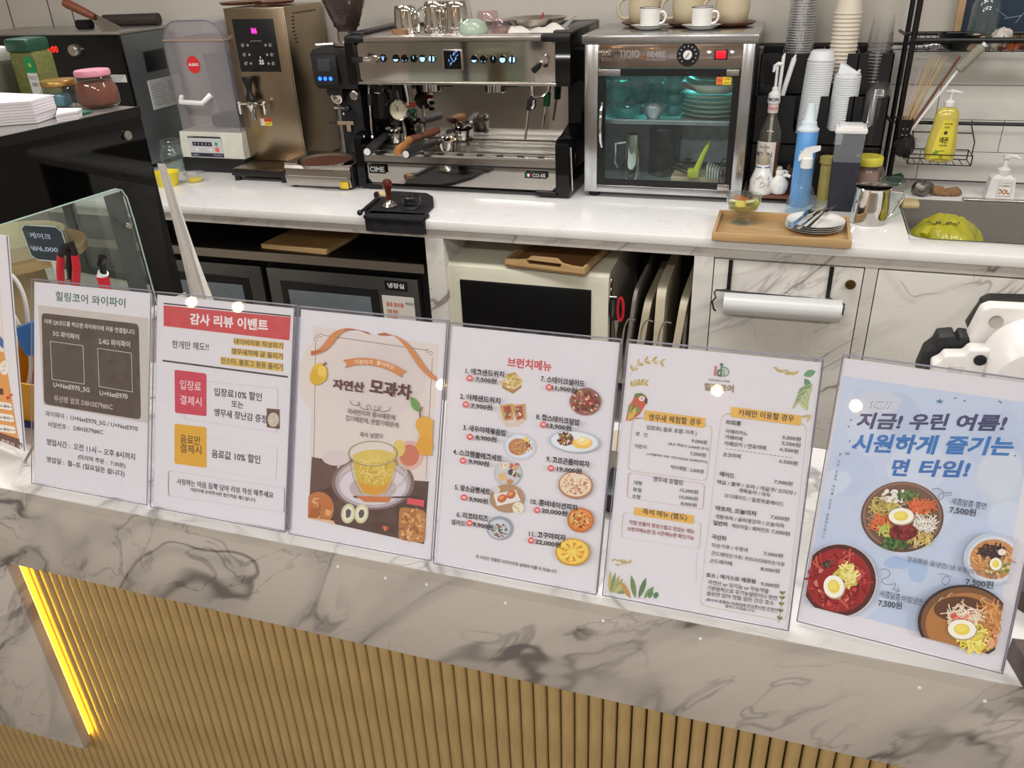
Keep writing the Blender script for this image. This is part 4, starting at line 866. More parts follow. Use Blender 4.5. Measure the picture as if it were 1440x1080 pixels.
# ---------------- blender with clear cover
bl = thing('blender', 'beige blender base under a clear sound cover with a red round mark', 'blender', (-2.33, 3.05, HB))
x0, x1 = -2.475, -2.165; yb = 2.96
MB().box(x0-.005, x1, yb-.005, 3.24, .881, .938, .004).obj('plinth', BLACK, bl, 'black plinth')
base = MB(); base.prism([(yb, .94), (yb, .985), (yb+.01, 1.045), (3.22, 1.05), (3.22, .94)], (x1, 0, 0), (0, 1, 0), (0, 0, 1), -(x1-x0)); bo = base.obj('base', mat('beige_plastic', (212, 212, 200), .4), bl)
P = Print(Face((x0+.045, yb-.0006, .944), (1, 0, 0), (0, 0, 1)), px=False)
P.poly([(0, 0), (.165, 0), (.165, .085), (0, .085)], (198, 200, 204)); P.poly([(0, 0), (.165, 0), (.165, .016), (0, .016)], (40, 42, 62)); P.poly([(0, .078), (.165, .078), (.165, .085), (0, .085)], (30, 30, 36))
P.poly([(.018, .045), (.115, .045), (.115, .062), (.018, .062)], (32, 34, 58))
for k in range(5): P.ell((.03+.018*k, .0535), .0028, .0028, (220, 220, 220), 8)
P.ell((.137, .055), .0085, .0085, (70, 160, 110), 14); P.ell((.137, .031), .011, .011, (228, 110, 80), 14); P.ell((.035, .03), .007, .007, (228, 228, 228), 12); P.ell((.105, .03), .007, .007, (228, 228, 228), 12)
P.text('JTC', (.006, .0795), (.03, .0795), .005, (200, 200, 200)); P.text('OmniBlend', (.008, .005), (.038, .005), .006, (220, 220, 225)); P.text('TM-800AQ', (.11, .005), (.155, .005), .006, (200, 200, 205)); P.m.obj('control_print', INK, bo)
SM = clear('smoky_cover', (238, 237, 240), .70, .06, (186, 182, 186))
cv = MB(); xa, xb = x0+.02, x1-.005; zc, ztp = 1.05, 1.475
pr = [(xa, zc), (xa-.002, zc+.3)]+[(xa+.075-.075*cos(radians(a)), ztp-.085+.085*sin(radians(a))) for a in range(0, 91, 15)]+[(xb-.075+.075*sin(radians(a)), ztp-.085+.085*cos(radians(a))) for a in range(0, 91, 15)]+[(xb, zc+.3), (xb, zc)]
n = len(pr); vs = [(x, yb+.015, z) for x, z in pr]+[(x, 3.22, z) for x, z in pr]
cv.add(vs, [(i, i+1, i+1+n, i+n) for i in range(n-1)]+[tuple(range(n))[::-1], tuple(range(n, 2*n))]); co = cv.obj('sound_cover', SM, bl, 'clear plastic sound cover')
MB().tube([(x, yb+.0145, z) for x, z in pr], .0025, 6).obj('cover_rim', ACRE, bl)
MB().box(xa-.004, xb+.004, yb+.01, 3.225, 1.40, 1.406, .001).obj('cover_band', mat('amber_band', (160, 140, 126), .5), bl)
b = MB(); hy = yb-.02; b.tube([(xa+.03, yb+.012, 1.185), (xa+.045, hy, 1.17), (xa+.15, hy, 1.167), (xa+.175, yb+.012, 1.195)], [.011, .010, .010, .012], 8); b.obj('cover_handle', WHITEP, bl)
q = PY(272, 91, yb+.013); T = Matrix.Translation((q.x, yb+.014, q.z)) @ Matrix.Rotation(pi/2, 4, 'X')
em_ = MB().lathe(0, 0, [(.031, 0), (.031, .001), (0, .0012)], 30, T, sy=1.08).obj('round_mark', mat('mark_red', (214, 46, 50), .4), bl, 'red round mark')
P = Print(Face((q.x-.03, yb+.0125, q.z-.03), (1, 0, 0), (0, 0, 1)), px=False); P.text('ALESSO', (.006, .025), (.055, .025), .011, (240, 225, 220), .03); P.m.obj('lettering', INK, em_)
jr = MB(); jr.box(xa+.09, xb-.05, 3.05, 3.17, 1.052, 1.10, .01); jr.obj('jar_base', BLACK, bl); jr = MB().lathe((xa+xb)/2+.02, 3.11, [(.05, 1.10), (.065, 1.2), (.075, 1.34), (.076, 1.345)], 24); jr.obj('blender_jar', clear('jar_clear', (236, 236, 240), .85, .1, (150, 150, 160)), bl)
# ---------------- oven (left edge)
ov2 = thing('black_oven', 'large black oven with a metal knob and red digits at the upper left', 'oven', (-2.9, 2.95, HB))
XO = -2.644; yo = 2.95
MB().box(-3.45, XO-.004, yo+.004, 3.26, .90, 1.427, .004).obj('body', mat('oven_side_steel', (122, 128, 130), .35, .7, .04), ov2, 'grey steel body')
fo = MB().box(-3.455, XO, yo-.012, yo+.004, .905, 1.4295, .003).obj('front_panel', BLACKG, ov2, 'glossy black front')
MB().box(-3.45, XO+.0, yo, 3.26, 1.428, 1.4395, .002).obj('top_plate', mat('oven_top', (176, 172, 166), .35, .6), ov2)
for (xx, yy) in ((-3.4, 3.0), (-2.7, 3.0), (-2.7, 3.2)): MB().cyl((xx, yy, HB), (xx, yy, .902), .02).obj('foot', RUBBER, ov2)
q = PY(109, 70, yo-.012); MB().lathe(0, 0, [(.027, 0), (.026, .012), (.022, .03), (.02, .032), (0, .032)], 28, Matrix.Translation(q) @ Matrix.Rotation(pi/2, 4, 'X')).obj('knob', STEEL, fo)
vs, fs = glyphs('5:00', .02); qa, qb = PY(67, 74, yo-.0125), PY(83, 74.5, yo-.0125); RD = mat('red_digits', (255, 40, 20), .4, emit=1.6)
b = MB(); b.add([(qa.x+(qb.x-qa.x)*x, yo-.0127, qa.z+.026*y) for x, y in vs], fs); vs, fs = glyphs('200', .02); qa = PY(47, 71, yo-.0125); qb = PY(61, 71, yo-.0125); b.add([(qa.x+(qb.x-qa.x)*x, yo-.0127, qa.z+.026*y) for x, y in vs], fs); b.obj('digits', RD, fo, 'glowing red digits', sm=False)
q0 = PY(156, 105, yo-.0125); lb = MB().box(q0.x, q0.x+.075, yo-.0135, yo-.012, q0.z-.03, q0.z).obj('label', mat('label_paper', (196, 196, 194), .5), fo)
P = Print(Face((q0.x, yo-.0137, q0.z-.03), (1, 0, 0), (0, 0, 1)), px=False)
for k in range(3): P.text('품명 전기오븐 220V'[:14-k], (.006, .021-.008*k), (.065-.01*k, .021-.008*k), .005, (90, 90, 90))
P.m.obj('lettering', INK, lb)
# side details: dark handle recess and spec label on the steel side
MB().box(XO-.005, XO+.0005, yo+.11, yo+.24, 1.269, 1.351, .004).obj('side_recess', BLACK, ov2, 'black side grip recess')
sl_ = MB().box(XO-.004, XO+.001, yo+.098, yo+.306, 1.116, 1.236).obj('spec_label', mat('label_paper'), ov2)
P = Print(Face((XO+.0012, yo+.098, 1.12), (0, 1, 0), (0, 0, 1)), px=False); random.seed(4)
for k in range(9):
    for (ua, ub) in ((.008, .09+.01*(k % 3)), (.115, .17+.012*(k % 4))): P.text('정격전압 220V 60Hz' if k % 2 else '주의사항 고온 화상', (ua, .094-.0105*k), (ub, .094-.0105*k), .0055, (95, 95, 95))
P.m.obj('lettering', INK, sl_)
# things on the oven
b = MB(); a_, c_ = PY(113, 42, 3.02), PY(222, 30, 3.2)
kt = thing('rolled_baking_mat', 'dark brown rolled mat lying on top of the black oven', 'mat', ((a_+c_)/2).to_tuple())
kt.location.z = 1.4405
MB().cyl((PY(150, 41, 3.15).x, 3.15, 1.466), (PY(225, 33, 3.2).x, 3.2, 1.466), .025, n=20).obj('roll', mat('dark_brown_mat', (52, 42, 38), .55), kt)
MB().cyl((PY(112, 43, 3.04).x, 3.04, 1.461), (PY(128, 41, 3.04).x, 3.05, 1.461), .02, n=20).obj('roll_end', BLACK, kt)
sp = thing('oven_spatula', 'metal spatula with a brown wooden handle lying on the black oven', 'spatula', PY(140, 42, 3.0)); sp.location.z = 1.4405
hA, hB, hC = PY(90, 3, 2.97), PY(133, 24, 2.99), PY(165, 46, 2.965)
MB().tube([hA, hA+(hB-hA)*.1, hA+(hB-hA)*.6, hB], [.016, .019, .017, .014], 12).obj('handle', mat('red_brown_wood', (124, 68, 46), .45, 0, .1, 20), sp)
dd = (hC-hB).normalized(); pp = Vector((dd.z, 0, -dd.x)); b = MB(); w0 = .022
q4 = [hB+pp*-.012, hB+pp*.012, hC+pp*.004+Vector((.01, 0, .012)), hC-pp*.03]
q4 = [hB-pp*.014, hC-pp*.02+Vector((.02, 0, .0)), hC+pp*.014-Vector((.05, 0, 0)), hB+pp*.024]
b.add(q4+[v+Vector((0, .0025, 0)) for v in q4], [(0, 1, 2, 3), (7, 6, 5, 4), (0, 4, 5, 1), (1, 5, 6, 2), (2, 6, 7, 3), (3, 7, 4, 0)]); b.obj('blade', STEEL, sp)
for k, (xa_, xb_) in enumerate(((10, 21), (68, 77), (99, 108))):
    A_, B_ = PY(xa_, 0, 3.2), PY(xb_, 42, 3.2)
    t = thing('hanging_cord', ['left', 'middle', 'right'][k]+' thin dark cord with a red tip hanging behind the black oven', 'cord', (B_.x, 3.2, B_.z), )
    MB().tube([(A_.x, 3.2, 2.2), (B_.x, 3.2, B_.z)], .0022, 6).obj('cord', mat('dark_cord', (60, 54, 50), .6), t); MB().cyl((B_.x, 3.2, B_.z-.018), (B_.x, 3.2, B_.z+.006), .008).obj('red_tip', mat('red_plastic'), t)
# ---------------- grinder
gr = thing('coffee_grinder', 'black coffee grinder with a bean-filled clear hopper and blue lit buttons', 'grinder', (-1.71, 3.02, HB))
q = PY(478, 52, 3.04); gx = -1.665; gy = 3.06
hop = clear('hopper_plastic', (250, 249, 248), .98, .03)
HZ = 1.42
MB().lathe(gx, gy, [(.036, HZ), (.04, HZ+.01), (.06, HZ+.05), (.09, HZ+.13), (.097, HZ+.2), (.098, HZ+.30)], 34).obj('hopper', hop, gr, 'clear bean hopper')
MB().lathe(gx, gy, [(.034, HZ), (.038, HZ+.01), (.057, HZ+.05), (.086, HZ+.13), (.088, HZ+.142), (0, HZ+.145)], 34).obj('bean_fill', mat('bean_brown', (58, 34, 24), .5, 0, .25, 120), gr)
bm_ = MB(); random.seed(11)
for k in range(420):
    if k < 190: a = random.uniform(0, 2*pi); r_ = sqrt(random.random())*.085; p = Vector((gx+r_*cos(a), gy+r_*sin(a), HZ+.147+random.uniform(0, .004)))
    else:
        a = random.uniform(pi*.8, 2.2*pi); v = random.uniform(.02, .14); r_ = .040+(v-.01)*.375 if v < .13 else .086; p = Vector((gx+r_*cos(a), gy+r_*sin(a), HZ+v))
    T = Matrix.Translation(p) @ Matrix.Rotation(random.uniform(0, pi), 4, 'Z') @ Matrix.Rotation(random.uniform(-.8, .8), 4, 'X')
    bm_.lathe(0, 0, [(0, -.003), (.0032, -.0015), (.0036, .001), (0, .003)], 6, T, sx=1.5)
bm_.obj('coffee_beans', mat('bean_dark', (50, 28, 20), .4, 0, .3, 60), gr, 'dark roasted coffee beans', kind='stuff')
MB().lathe(gx, gy, [(.05, HZ-.048), (.062, HZ-.045), (.062, HZ-.035), (.040, HZ-.03), (.040, HZ+.004), (.036, HZ+.006)], 30).obj('hopper_collar', STEEL, gr)
MB().tube([(gx-.05, gy-.03, HZ-.04), (gx-.115, gy-.05, HZ-.04)], .0045).obj('shutter_lever', CHROME, gr)
b = MB(); hx0, hx1 = gx-.10, gx+.075; b.prism([(2.95, 1.228), (2.93, 1.355), (2.955, 1.37), (3.17, 1.37), (3.17, 1.23)], (hx1, 0, 0), (0, 1, 0), (0, 0, 1), -(hx1-hx0)); b.obj('head', mat('matt_black', (27, 27, 30), .5), gr)
sc = MB().box(hx0+.002, hx0+.108, 2.928, 2.938, 1.245, 1.352, .002).obj('screen_panel', mat('matt_black'), gr)
MB().box(hx0+.028, hx0+.082, 2.9265, 2.929, 1.295, 1.34, .001).obj('screen', mat('dim_screen', (62, 64, 70), .25), sc)
for k in range(3):
    o = MB().lathe(0, 0, [(.0075, 0), (.0075, .001), (0, .0015)], 14, Matrix.Translation((hx0+.030+.023*k, 2.9275, 1.268-.0)) @ Matrix.Rotation(pi/2, 4, 'X')).obj('lit_button', mat('blue_light', (30, 90, 255), .4, emit=4), sc, 'glowing blue button')
b = MB(); b.box(gx-.055, gx+.06, 3.0, 3.17, .95, 1.235, .03); b.box(gx-.07, gx+.0, 2.96, 3.02, 1.20, 1.232, .008); b.obj('body', MC['matt_black'], gr)
b = MB(); b.box(gx-.09, gx+.085, 2.92, 3.2, .885, .935, .02); b.box(gx-.075, gx+.07, 2.95, 3.18, .93, .96, .012); b.obj('base', MC['matt_black'], gr)
MB().lathe(0, 0, [(.023, 0), (.023, .018), (.018, .018), (.017, .004), (0, .004)], 22, Matrix.Translation((gx-.033, 2.985, 1.195)) @ Matrix.Rotation(pi/2+.3, 4, 'X')).obj('chute', STEEL, gr)
MB().tube([(gx-.05, 2.975, 1.155), (gx+.005, 2.97, 1.152)], .006).obj('lever', CHROME, gr); MB().ball((gx+.012, 2.968, 1.152), .014).obj('lever_knob', BLACK, gr)
b = MB(); b.box(gx-.055, gx+.018, 2.985, 2.99, 1.085, 1.10, .002); b.box(gx-.015, gx+.003, 2.985, 2.99, 1.06, 1.085, .001); b.obj('fork_plate', mat('tan_metal', (176, 158, 134), .4, .5), gr); MB().tube([(gx-.085, 2.975, 1.098), (gx-.055, 2.985, 1.094)], .004).obj('fork_lever', BLACK, gr)
MB().ball((gx-.013, 2.975, 1.13), .007).obj('screw', CHROME, gr)
MB().lathe(0, 0, [(.03, 0), (.03, .006), (.024, .01), (0, .01)], 24, Matrix.Translation((gx+.06, 3.06, 1.08)) @ Matrix.Rotation(pi/2, 4, 'Y')).obj('side_cap', BLACKG, gr)
# ---------------- knock box / steel grounds drawer with a plate of grounds
kb = thing('grounds_drawer', 'low steel grounds drawer in front of the coffee grinder', 'drawer box', (-1.73, 2.88, HB))
MB().box(-1.86, -1.575, 2.80, 3.0, .895, .972, .003).obj('case', mat('matt_black'), kb)
b = MB(); b.prism([(2.79, .89), (2.783, .925), (2.795, .952), (2.785, .957), (2.80, .975), (2.81, .975), (2.81, .89)], (-1.58, 0, 0), (0, 1, 0), (0, 0, 1), -.285); b.obj('drawer_front', STEEL, kb)
MB().box(-1.865, -1.57, 2.79, 3.0, .9725, .977, .001).obj('top_plate', STEEL, kb); MB().box(-1.85, -1.59, 2.781, 2.784, .928, .932).obj('drawer_grip', MIRROR, kb)
for xx in (-1.84, -1.6):
    for yy in (2.815, 2.985): MB().cyl((xx, yy, HB), (xx, yy, .896), .012).obj('foot', RUBBER, kb)
MB().box(-1.625, -1.59, 2.779, 2.782, .888, .914, .001).obj('sticker', mat('yellow_sticker'), kb)
c = PZ(457, 226, .985); pl = thing('steel_plate', 'round steel plate with brown coffee grounds on the grounds drawer', 'plate', (c.x, c.y, .9775))
MB().shell(c.x, c.y, [(.085, .9778), (.10, .982), (.112, .99)], .0015, 40).obj('dish', CHROME, pl)
MB().lathe(c.x, c.y, [(.092, .9815), (.09, .985), (.05, .988), (0, .989)], 30).obj('coffee_grounds', mat('coffee_grounds', (84, 44, 28), .95, 0, .3, 150, bump=1), pl, 'brown coffee grounds', kind='stuff')
# ---------------- jar, cups on the left
c = PZ(248, 240, HB); t = thing('glass_jar', 'round clear glass jar beside the yellow bowl on the left of the back counter', 'jar', (c.x, c.y, HB))
b = MB(); b.lathe(c.x, c.y, [(.035, HB+.001), (.05, HB+.006), (.056, HB+.03), (.055, HB+.075), (.045, HB+.10), (.036, HB+.108), (.04, HB+.112), (.04, HB+.13)], 30); b.lathe(c.x, c.y, [(.033, HB+.004), (.048, HB+.012), (.052, HB+.03), (.05, HB+.075), (.035, HB+.105)], 30); b.obj('body', GLASS, t)
MB().tube([(c.x+.04*cos(a), c.y+.04*sin(a), HB+.13) for a in [2*pi*i/28 for i in range(28)]], .003, 6, True).obj('rim', GLASS, t)
MB().tube([(c.x+.043*cos(a), c.y+.043*sin(a), HB+.112) for a in [2*pi*i/28 for i in range(28)]], .0025, 6, True).obj('neck_ring', GLASS, t)
c = PZ(236, 264, HB); c = Vector((c.x-.02, c.y+.03, HB)); b = MB(); b.shell(c.x, c.y, [(.036, HB), (.044, HB+.02), (.05, HB+.052), (.053, HB+.056)], .002, 30); one(b, 'yellow_bowl', mat('yellow_plastic', (236, 214, 48), .35), 'small yellow plastic bowl at the left end of the back counter', 'bowl', base=(c.x, c.y, HB))
c = PZ(275, 255, HB); t = thing('sauce_cup', 'low clear plastic cup with something yellow, right of the yellow bowl', 'cup', (c.x, c.y, HB))
b = MB(); b.lathe(c.x, c.y, [(.031, HB+.001), (.034, HB+.012), (.041, HB+.034)], 28); b.tube([(c.x+.041*cos(a), c.y+.041*sin(a), HB+.034) for a in [2*pi*i/28 for i in range(28)]], .002, 6, True); b.obj('cup_body', PLAST, t)
MB().lathe(c.x, c.y, [(.028, HB+.002), (.03, HB+.01), (.022, HB+.015), (0, HB+.014)], 20).obj('yellow_filling', MC['yellow_plastic'], t)
# ---------------- tamping mat on the counter's front edge
tm_ = thing('tamping_mat', 'black rubber corner tamping mat hooked over the back counter edge', 'mat', (-1.27, 2.55, HB))
q = [PZ(*p, .89) for p in ((513, 300), (512, 292), (530, 277), (552, 269), (600, 272), (609, 277), (610, 288), (596, 303))]
b = MB(); b.prism([(p.x, p.y) for p in q][::-1], (0, 0, HB+.0005), (1, 0, 0), (0, 1, 0), .0115); b.obj('mat_top', RUBBER, tm_)
b = MB(); xs = [PY(512, 300, 2.47).x+.002, PY(596, 305, 2.47).x]; n = 24; up = []; 
for i in range(n+1): u = i/n; up.append((xs[0]+(xs[1]-xs[0])*u, 2.478-.012-.004*abs(sin(3*pi*u))))
pl = up+[(xs[1], 2.4795), (xs[0], 2.4795)]
b.prism([(x, y) for x, y in pl], (0, 0, .835), (1, 0, 0), (0, 1, 0), .0565); b.obj('mat_lip', RUBBER, tm_)
b = MB(); b.box(xs[0], xs[1], 2.455, 2.52, HB+.0005, HB+.012, .003); b.obj('mat_edge', RUBBER, tm_)
zt_ = HB+.0125
c = PZ(548, 291, zt_); t = thing('tamper', 'coffee tamper with dark red wooden handle standing on the black mat', 'tamper', (c.x, c.y, zt_))
MB().lathe(c.x, c.y, [(.016, zt_), (.024, zt_+.001), (.0255, zt_+.006), (.020, zt_+.012), (.012, zt_+.02), (.0095, zt_+.025)], 30).obj('metal_base', CHROME, t)
MB().lathe(c.x, c.y, [(.0095, zt_+.025), (.009, zt_+.04), (.011, zt_+.058), (.0165, zt_+.074), (.0175, zt_+.084), (.014, zt_+.094), (.006, zt_+.099), (0, zt_+.10)], 26).obj('handle', mat('rosewood', (92, 34, 24), .25, 0, .1, 30), t)
c = PZ(580, 293, zt_); t = thing('coffee_distributor', 'low black coffee distributor with a steel rim on the black mat', 'distributor', (c.x, c.y, zt_))
MB().lathe(c.x, c.y, [(.02, zt_), (.0255, zt_+.002), (.0265, zt_+.012), (.022, zt_+.014)], 30).obj('metal_base', CHROME, t)
MB().lathe(c.x, c.y, [(.031, zt_+.014), (.0315, zt_+.026), (.0305, zt_+.027), (.0305, zt_+.029), (.0315, zt_+.030), (.0315, zt_+.042), (.029, zt_+.045), (.012, zt_+.045), (.010, zt_+.043), (0, zt_+.043)], 32).obj('grip', BLACK, t)
A_, B_ = PY(506, 299, 2.45), PZ(531, 280, HB+.014)
t = thing('mat_brush', 'black brush with a red ferrule and pale bristles beside the tamping mat', 'brush', ((A_+B_)/2).to_tuple()); t.location.z = HB
MB().tube([A_, A_+(B_-A_)*.3, A_+(B_-A_)*.75, B_], [.006, .0055, .007, .008], 8).ball(A_, .01).obj('handle', BLACK, t)
C1, C2 = PZ(530, 274, HB+.016), PZ(541, 274, HB+.014); MB().tube([B_, C1], [.010, .013], 10).obj('brush_head', BLACK, t); MB().cyl(C1-Vector((.006, 0, 0)), C1+Vector((.008, 0, 0)), .012, .013).obj('ferrule', mat('coral_red', (206, 66, 72), .4), t); MB().cyl(C1+Vector((.008, 0, 0)), C2+Vector((.004, 0, 0)), .013, .015).obj('bristles', mat('pale_bristles', (214, 190, 150), .9, 0, .2, 200, stretch=(1, 8, 8)), t)
# ================================================================== cup and lid organiser
og = thing('cup_organiser', 'black tiered cup and lid organiser right of the cup warmer', 'organiser', (.08, 3.15, HB))
ox0, ox1 = -.124, .296
def notched(y, z0, z1, notches, dep, name, th=.005):
    p = [(ox0, z0), (ox1, z0), (ox1, z1)]
    for (xc, r_, zb) in sorted(notches, reverse=True):
        p += [(xc+r_, z1)]+[(xc+r_*cos(radians(a))*.9, zb+r_*.9*sin(radians(a))) for a in range(0, -181, -30)]+[(xc-r_, z1)]
    p += [(ox0, z1)]; b = MB(); b.prism(p, (0, y, 0), (1, 0, 0), (0, 0, 1), -th); return b.obj(name, BLACK, og)
upn = [(-.005, .026, 1.30), (.127, .022, 1.30), (.235, .022, 1.24)]
notched(3.10, 1.12, 1.334, [(.127, .026, 1.26), (.238, .02, 1.26)], 0, 'upper_panel')
notched(3.02, .885, 1.211, [(.03, .026, 1.11), (.135, .024, 1.12), (.237, .022, 1.13)], 0, 'lower_panel')
MB().box(ox0, ox1, 3.268, 3.275, .885, 1.34).obj('back_panel', BLACK, og)
for x_ in (ox0, -.055, .078, .186, ox1-.005):
    b = MB(); b.prism([(3.02, .885), (3.02, 1.211), (3.10, 1.22), (3.10, 1.334), (3.27, 1.34), (3.27, .885)], (x_+.004, 0, 0), (0, 1, 0), (0, 0, 1), -.004); b.obj('divider', BLACK, og)
MB().box(ox0, ox1, 3.10, 3.27, 1.20, 1.206).obj('upper_shelf', BLACK, og); MB().box(ox0, ox1, 3.02, 3.10, 1.05, 1.056).obj('lower_shelf', BLACK, og); MB().box(ox0, ox1, 3.02, 3.275, .8805, .886).obj('base_plate', BLACK, og)
def stack(proto, n, dz, grp, lean=0):
    for k in range(1, n): dup(proto, (lean*k*dz, 0, k*dz), label='topmost '+proto['label'] if k == n-1 else None)
# inverted clear cups
cx_ = PY(1127, 40, 3.185).x; b = MB(); b.lathe(cx_, 3.185, [(.0465, 1.2075), (.0465, 1.2105), (.045, 1.211), (.036, 1.30), (.033, 1.305)], 22); rim_b = MB().tube([(cx_+.0465*cos(a), 3.185+.0465*sin(a), 1.209) for a in [2*pi*i/22 for i in range(22)]], .0015, 5, True)
CLR = clear('cup_plastic', (253, 253, 253), .985, .08, (205, 205, 208)); RIMM = clear('cup_rim', (235, 235, 236), .55, .1, (215, 215, 216))
o = one(b, 'clear_cup', CLR, 'clear plastic cup upside down in the tall stack at the left of the organiser', 'cup', 'stack of clear cups', base=(cx_, 3.185, 1.2075)); rim_b.obj('rim', RIMM, o); stack(o, 38, .0082, '')
# inverted paper cups
cx_ = PY(1190, 40, 3.185).x; PC = mat('cream_paper', (226, 216, 198), .6, 0, .02)
b = MB(); b.lathe(cx_, 3.185, [(.0445, 1.2075), (.0455, 1.2095), (.0445, 1.2125), (.0425, 1.213), (.031, 1.315), (.0, 1.314)], 26)
o = one(b, 'paper_cup', PC, 'cream paper cup upside down in the middle stack of the organiser', 'cup', 'stack of cream paper cups', base=(cx_, 3.185, 1.2075)); stack(o, 20, .0127, '')
cx_ = PY(1238, 60, 3.18).x; b = MB(); b.lathe(cx_, 3.18, [(.044, 1.2075), (.044, 1.211), (.0425, 1.212), (.033, 1.33), (0, 1.331)], 22); rim_b = MB().tube([(cx_+.044*cos(a), 3.18+.044*sin(a), 1.209) for a in [2*pi*i/22 for i in range(22)]], .0013, 5, True)
o = one(b, 'clear_tall_cup', CLR, 'tall clear cup upside down in the shorter right stack of the organiser', 'cup', 'right stack of clear cups', base=(cx_, 3.18, 1.2075)); rim_b.obj('rim', RIMM, o); stack(o, 12, .0105, '')
LIDM = mat('white_lid', (222, 225, 228), .4, 0, .02)
def lid(cx, cy, z, r): 
    b = MB(); b.lathe(cx, cy, [(r, z), (r*1.01, z+.003), (r*.99, z+.0055), (r*.93, z+.007), (r*.9, z+.014), (r*.84, z+.015), (r*.8, z+.011), (0, z+.011)], 26); return b
c0 = PY(1140, 160, 3.05).x
o = one(lid(c0, 3.06, 1.0565, .044), 'cup_lid', LIDM, 'white lid in the leaning left lid stack of the organiser', 'lid', 'left stack of white lids', base=(c0, 3.06, 1.0565)); stack(o, 36, .0072, '', .045)
tl_ = one(MB().lathe(c0+.012, 3.06, [(.044, 1.318), (.0445, 1.322), (.041, 1.326), (.036, 1.345), (.03, 1.35), (0, 1.35)], 28), 'domed_lid', LIDM, 'domed white lid on top of the left lid stack', 'lid')
c0 = PY(1185, 150, 3.05).x
o = one(lid(c0, 3.06, 1.0565, .042), 'cup_lid', LIDM, 'white lid in the upright middle lid stack of the organiser', 'lid', 'middle stack of white lids', base=(c0, 3.06, 1.0565)); stack(o, 30, .0072, '', .015)
b = MB(); b.add([(c0-.03, 3.035, 1.28), (c0+.042, 3.03, 1.28), (c0+.03, 3.085, 1.28), (c0-.02, 3.085, 1.28), (c0-.025, 3.045, 1.312), (c0-.02, 3.075, 1.314)], [(0, 1, 4), (1, 2, 5, 4), (2, 3, 5), (3, 0, 4, 5), (0, 3, 2, 1)]); b.tube([(c0+.03, 3.035, 1.282), (c0+.036, 3.035, 1.293)], .004); one(b, 'folded_lid', LIDM, 'white flip-top lid tilted on the middle lid stack', 'lid')
c0 = PY(1233, 130, 3.05).x; b = MB(); b.lathe(c0, 3.06, [(.04, 1.0565), (.0415, 1.06), (.040, 1.063), (.036, 1.075), (.026, 1.092), (.012, 1.098), (0, 1.099)], 24)
o = one(b, 'dome_lid', CLR, 'clear dome lid in the right lid stack of the organiser', 'lid', 'right stack of clear dome lids', base=(c0, 3.06, 1.0565)); stack(o, 20, .0082, '', .04)
# straw cup and white straws, left compartment
c = PY(1060, 110, 3.0); b = MB(); b.lathe(-.088, 3.065, [(.024, 1.0565), (.026, 1.07), (.031, 1.235), (.032, 1.238)], 22); one(b, 'straw_cup', CLR, 'clear cup holding black straws at the left of the organiser', 'cup', base=(-.088, 3.065, 1.0565))
for k, (dx, tx) in enumerate(((-.01, -.018), (0, -.006), (.008, .004), (.004, .012))):
    b = MB(); b.cyl((-.088+dx*.6, 3.065+.006*(k % 2), 1.06), (-.088+tx, 3.067, 1.325-.01*k), .0028, n=8); one(b, 'black_straw', BLACK, 'thin black straw in the clear straw cup', 'straw', 'black straws in the clear cup')
for k, (q0, q1) in enumerate((((1098, 140), (1117, 82)), ((1095, 130), (1102, 80)))):
    A_, B_ = PY(*q0, 3.06-.01*k), PY(*q1, 3.08); b = MB(); b.cyl(A_, B_, .0085 if k == 0 else .006, n=12); b.tube([B_, B_+Vector((.004, 0, .012))], [.006, .002], 8); one(b, 'wrapped_straws', WHITEP, ['bundle of white wrapped straws leaning right beside the syrup pump', 'thin white wrapped straw just behind the syrup pump'][k], 'straws')
# ================================================================== bottles and jars on the back counter, right
wt = thing('wooden_stand', 'low dark wooden stand under the cruets right of the warmer', 'stand', (-.03, 2.95, HB))
MB().box(-.125, .03, 2.885, 3.012, .898, .907, .003).obj('stand_top', DWOOD, wt)
for x_ in (-.115, .018): b = MB(); b.prism([(2.89, .8805), (2.91, .8805), (2.92, .889), (2.98, .889), (2.99, .8805), (3.01, .8805), (3.01, .898), (2.89, .898)], (x_+.006, 0, 0), (0, 1, 0), (0, 0, 1), -.01); b.obj('stand_foot', DWOOD, wt)
# syrup bottle
c = PY(1083, 230, 3.0); cx, cy, z0 = -.055, 3.11, HB+.0005; z0 = .8865
cy = 2.972; cx = PY(1082, 200, cy).x; z0 = .9075
sy_ = thing('syrup_bottle', 'clear syrup bottle with a white pump and cream label reading MONIN', 'bottle', (cx, cy, z0))
bp = [(.034, z0), (.038, z0+.004), (.038, z0+.17), (.036, z0+.195), (.024, z0+.225), (.015, z0+.25), (.0135, z0+.29)]
MB().lathe(cx, cy, bp, 30).obj('bottle', clear('syrup_glass', (240, 240, 230), .95), sy_)
MB().lathe(cx, cy, [(.033, z0+.003), (.036, z0+.006), (.036, z0+.155), (0, z0+.156)], 28).obj('syrup', mat('brown_syrup', (110, 48, 30), .15), sy_, 'reddish brown syrup')
F = Matrix.Translation((cx, cy, 0))
def wrap_label(par, cx, cy, r, z0, z1, a0, a1, m, name='label', lab=None):
    n = 14; vs = []
    for i in range(n+1):
        a = radians(a0+(a1-a0)*i/n)
        for z in (z0, z1): vs.append((cx+r*cos(a), cy+r*sin(a), z))
    b = MB(); b.add(vs, [(2*i, 2*i+2, 2*i+3, 2*i+1) for i in range(n)]); return b.obj(name, m, par, lab)
def wrap_text(par, cx, cy, r, z, h, a0, a1, txt, col, bold=.02):
    vs, fs = glyphs(txt, bold); b = MB(); b.col = col
    b.add([(cx+r*cos(radians(a0+(a1-a0)*x)), cy+r*sin(radians(a0+(a1-a0)*x)), z+h*y) for x, y in vs], fs); return b.obj('lettering', INK, par)
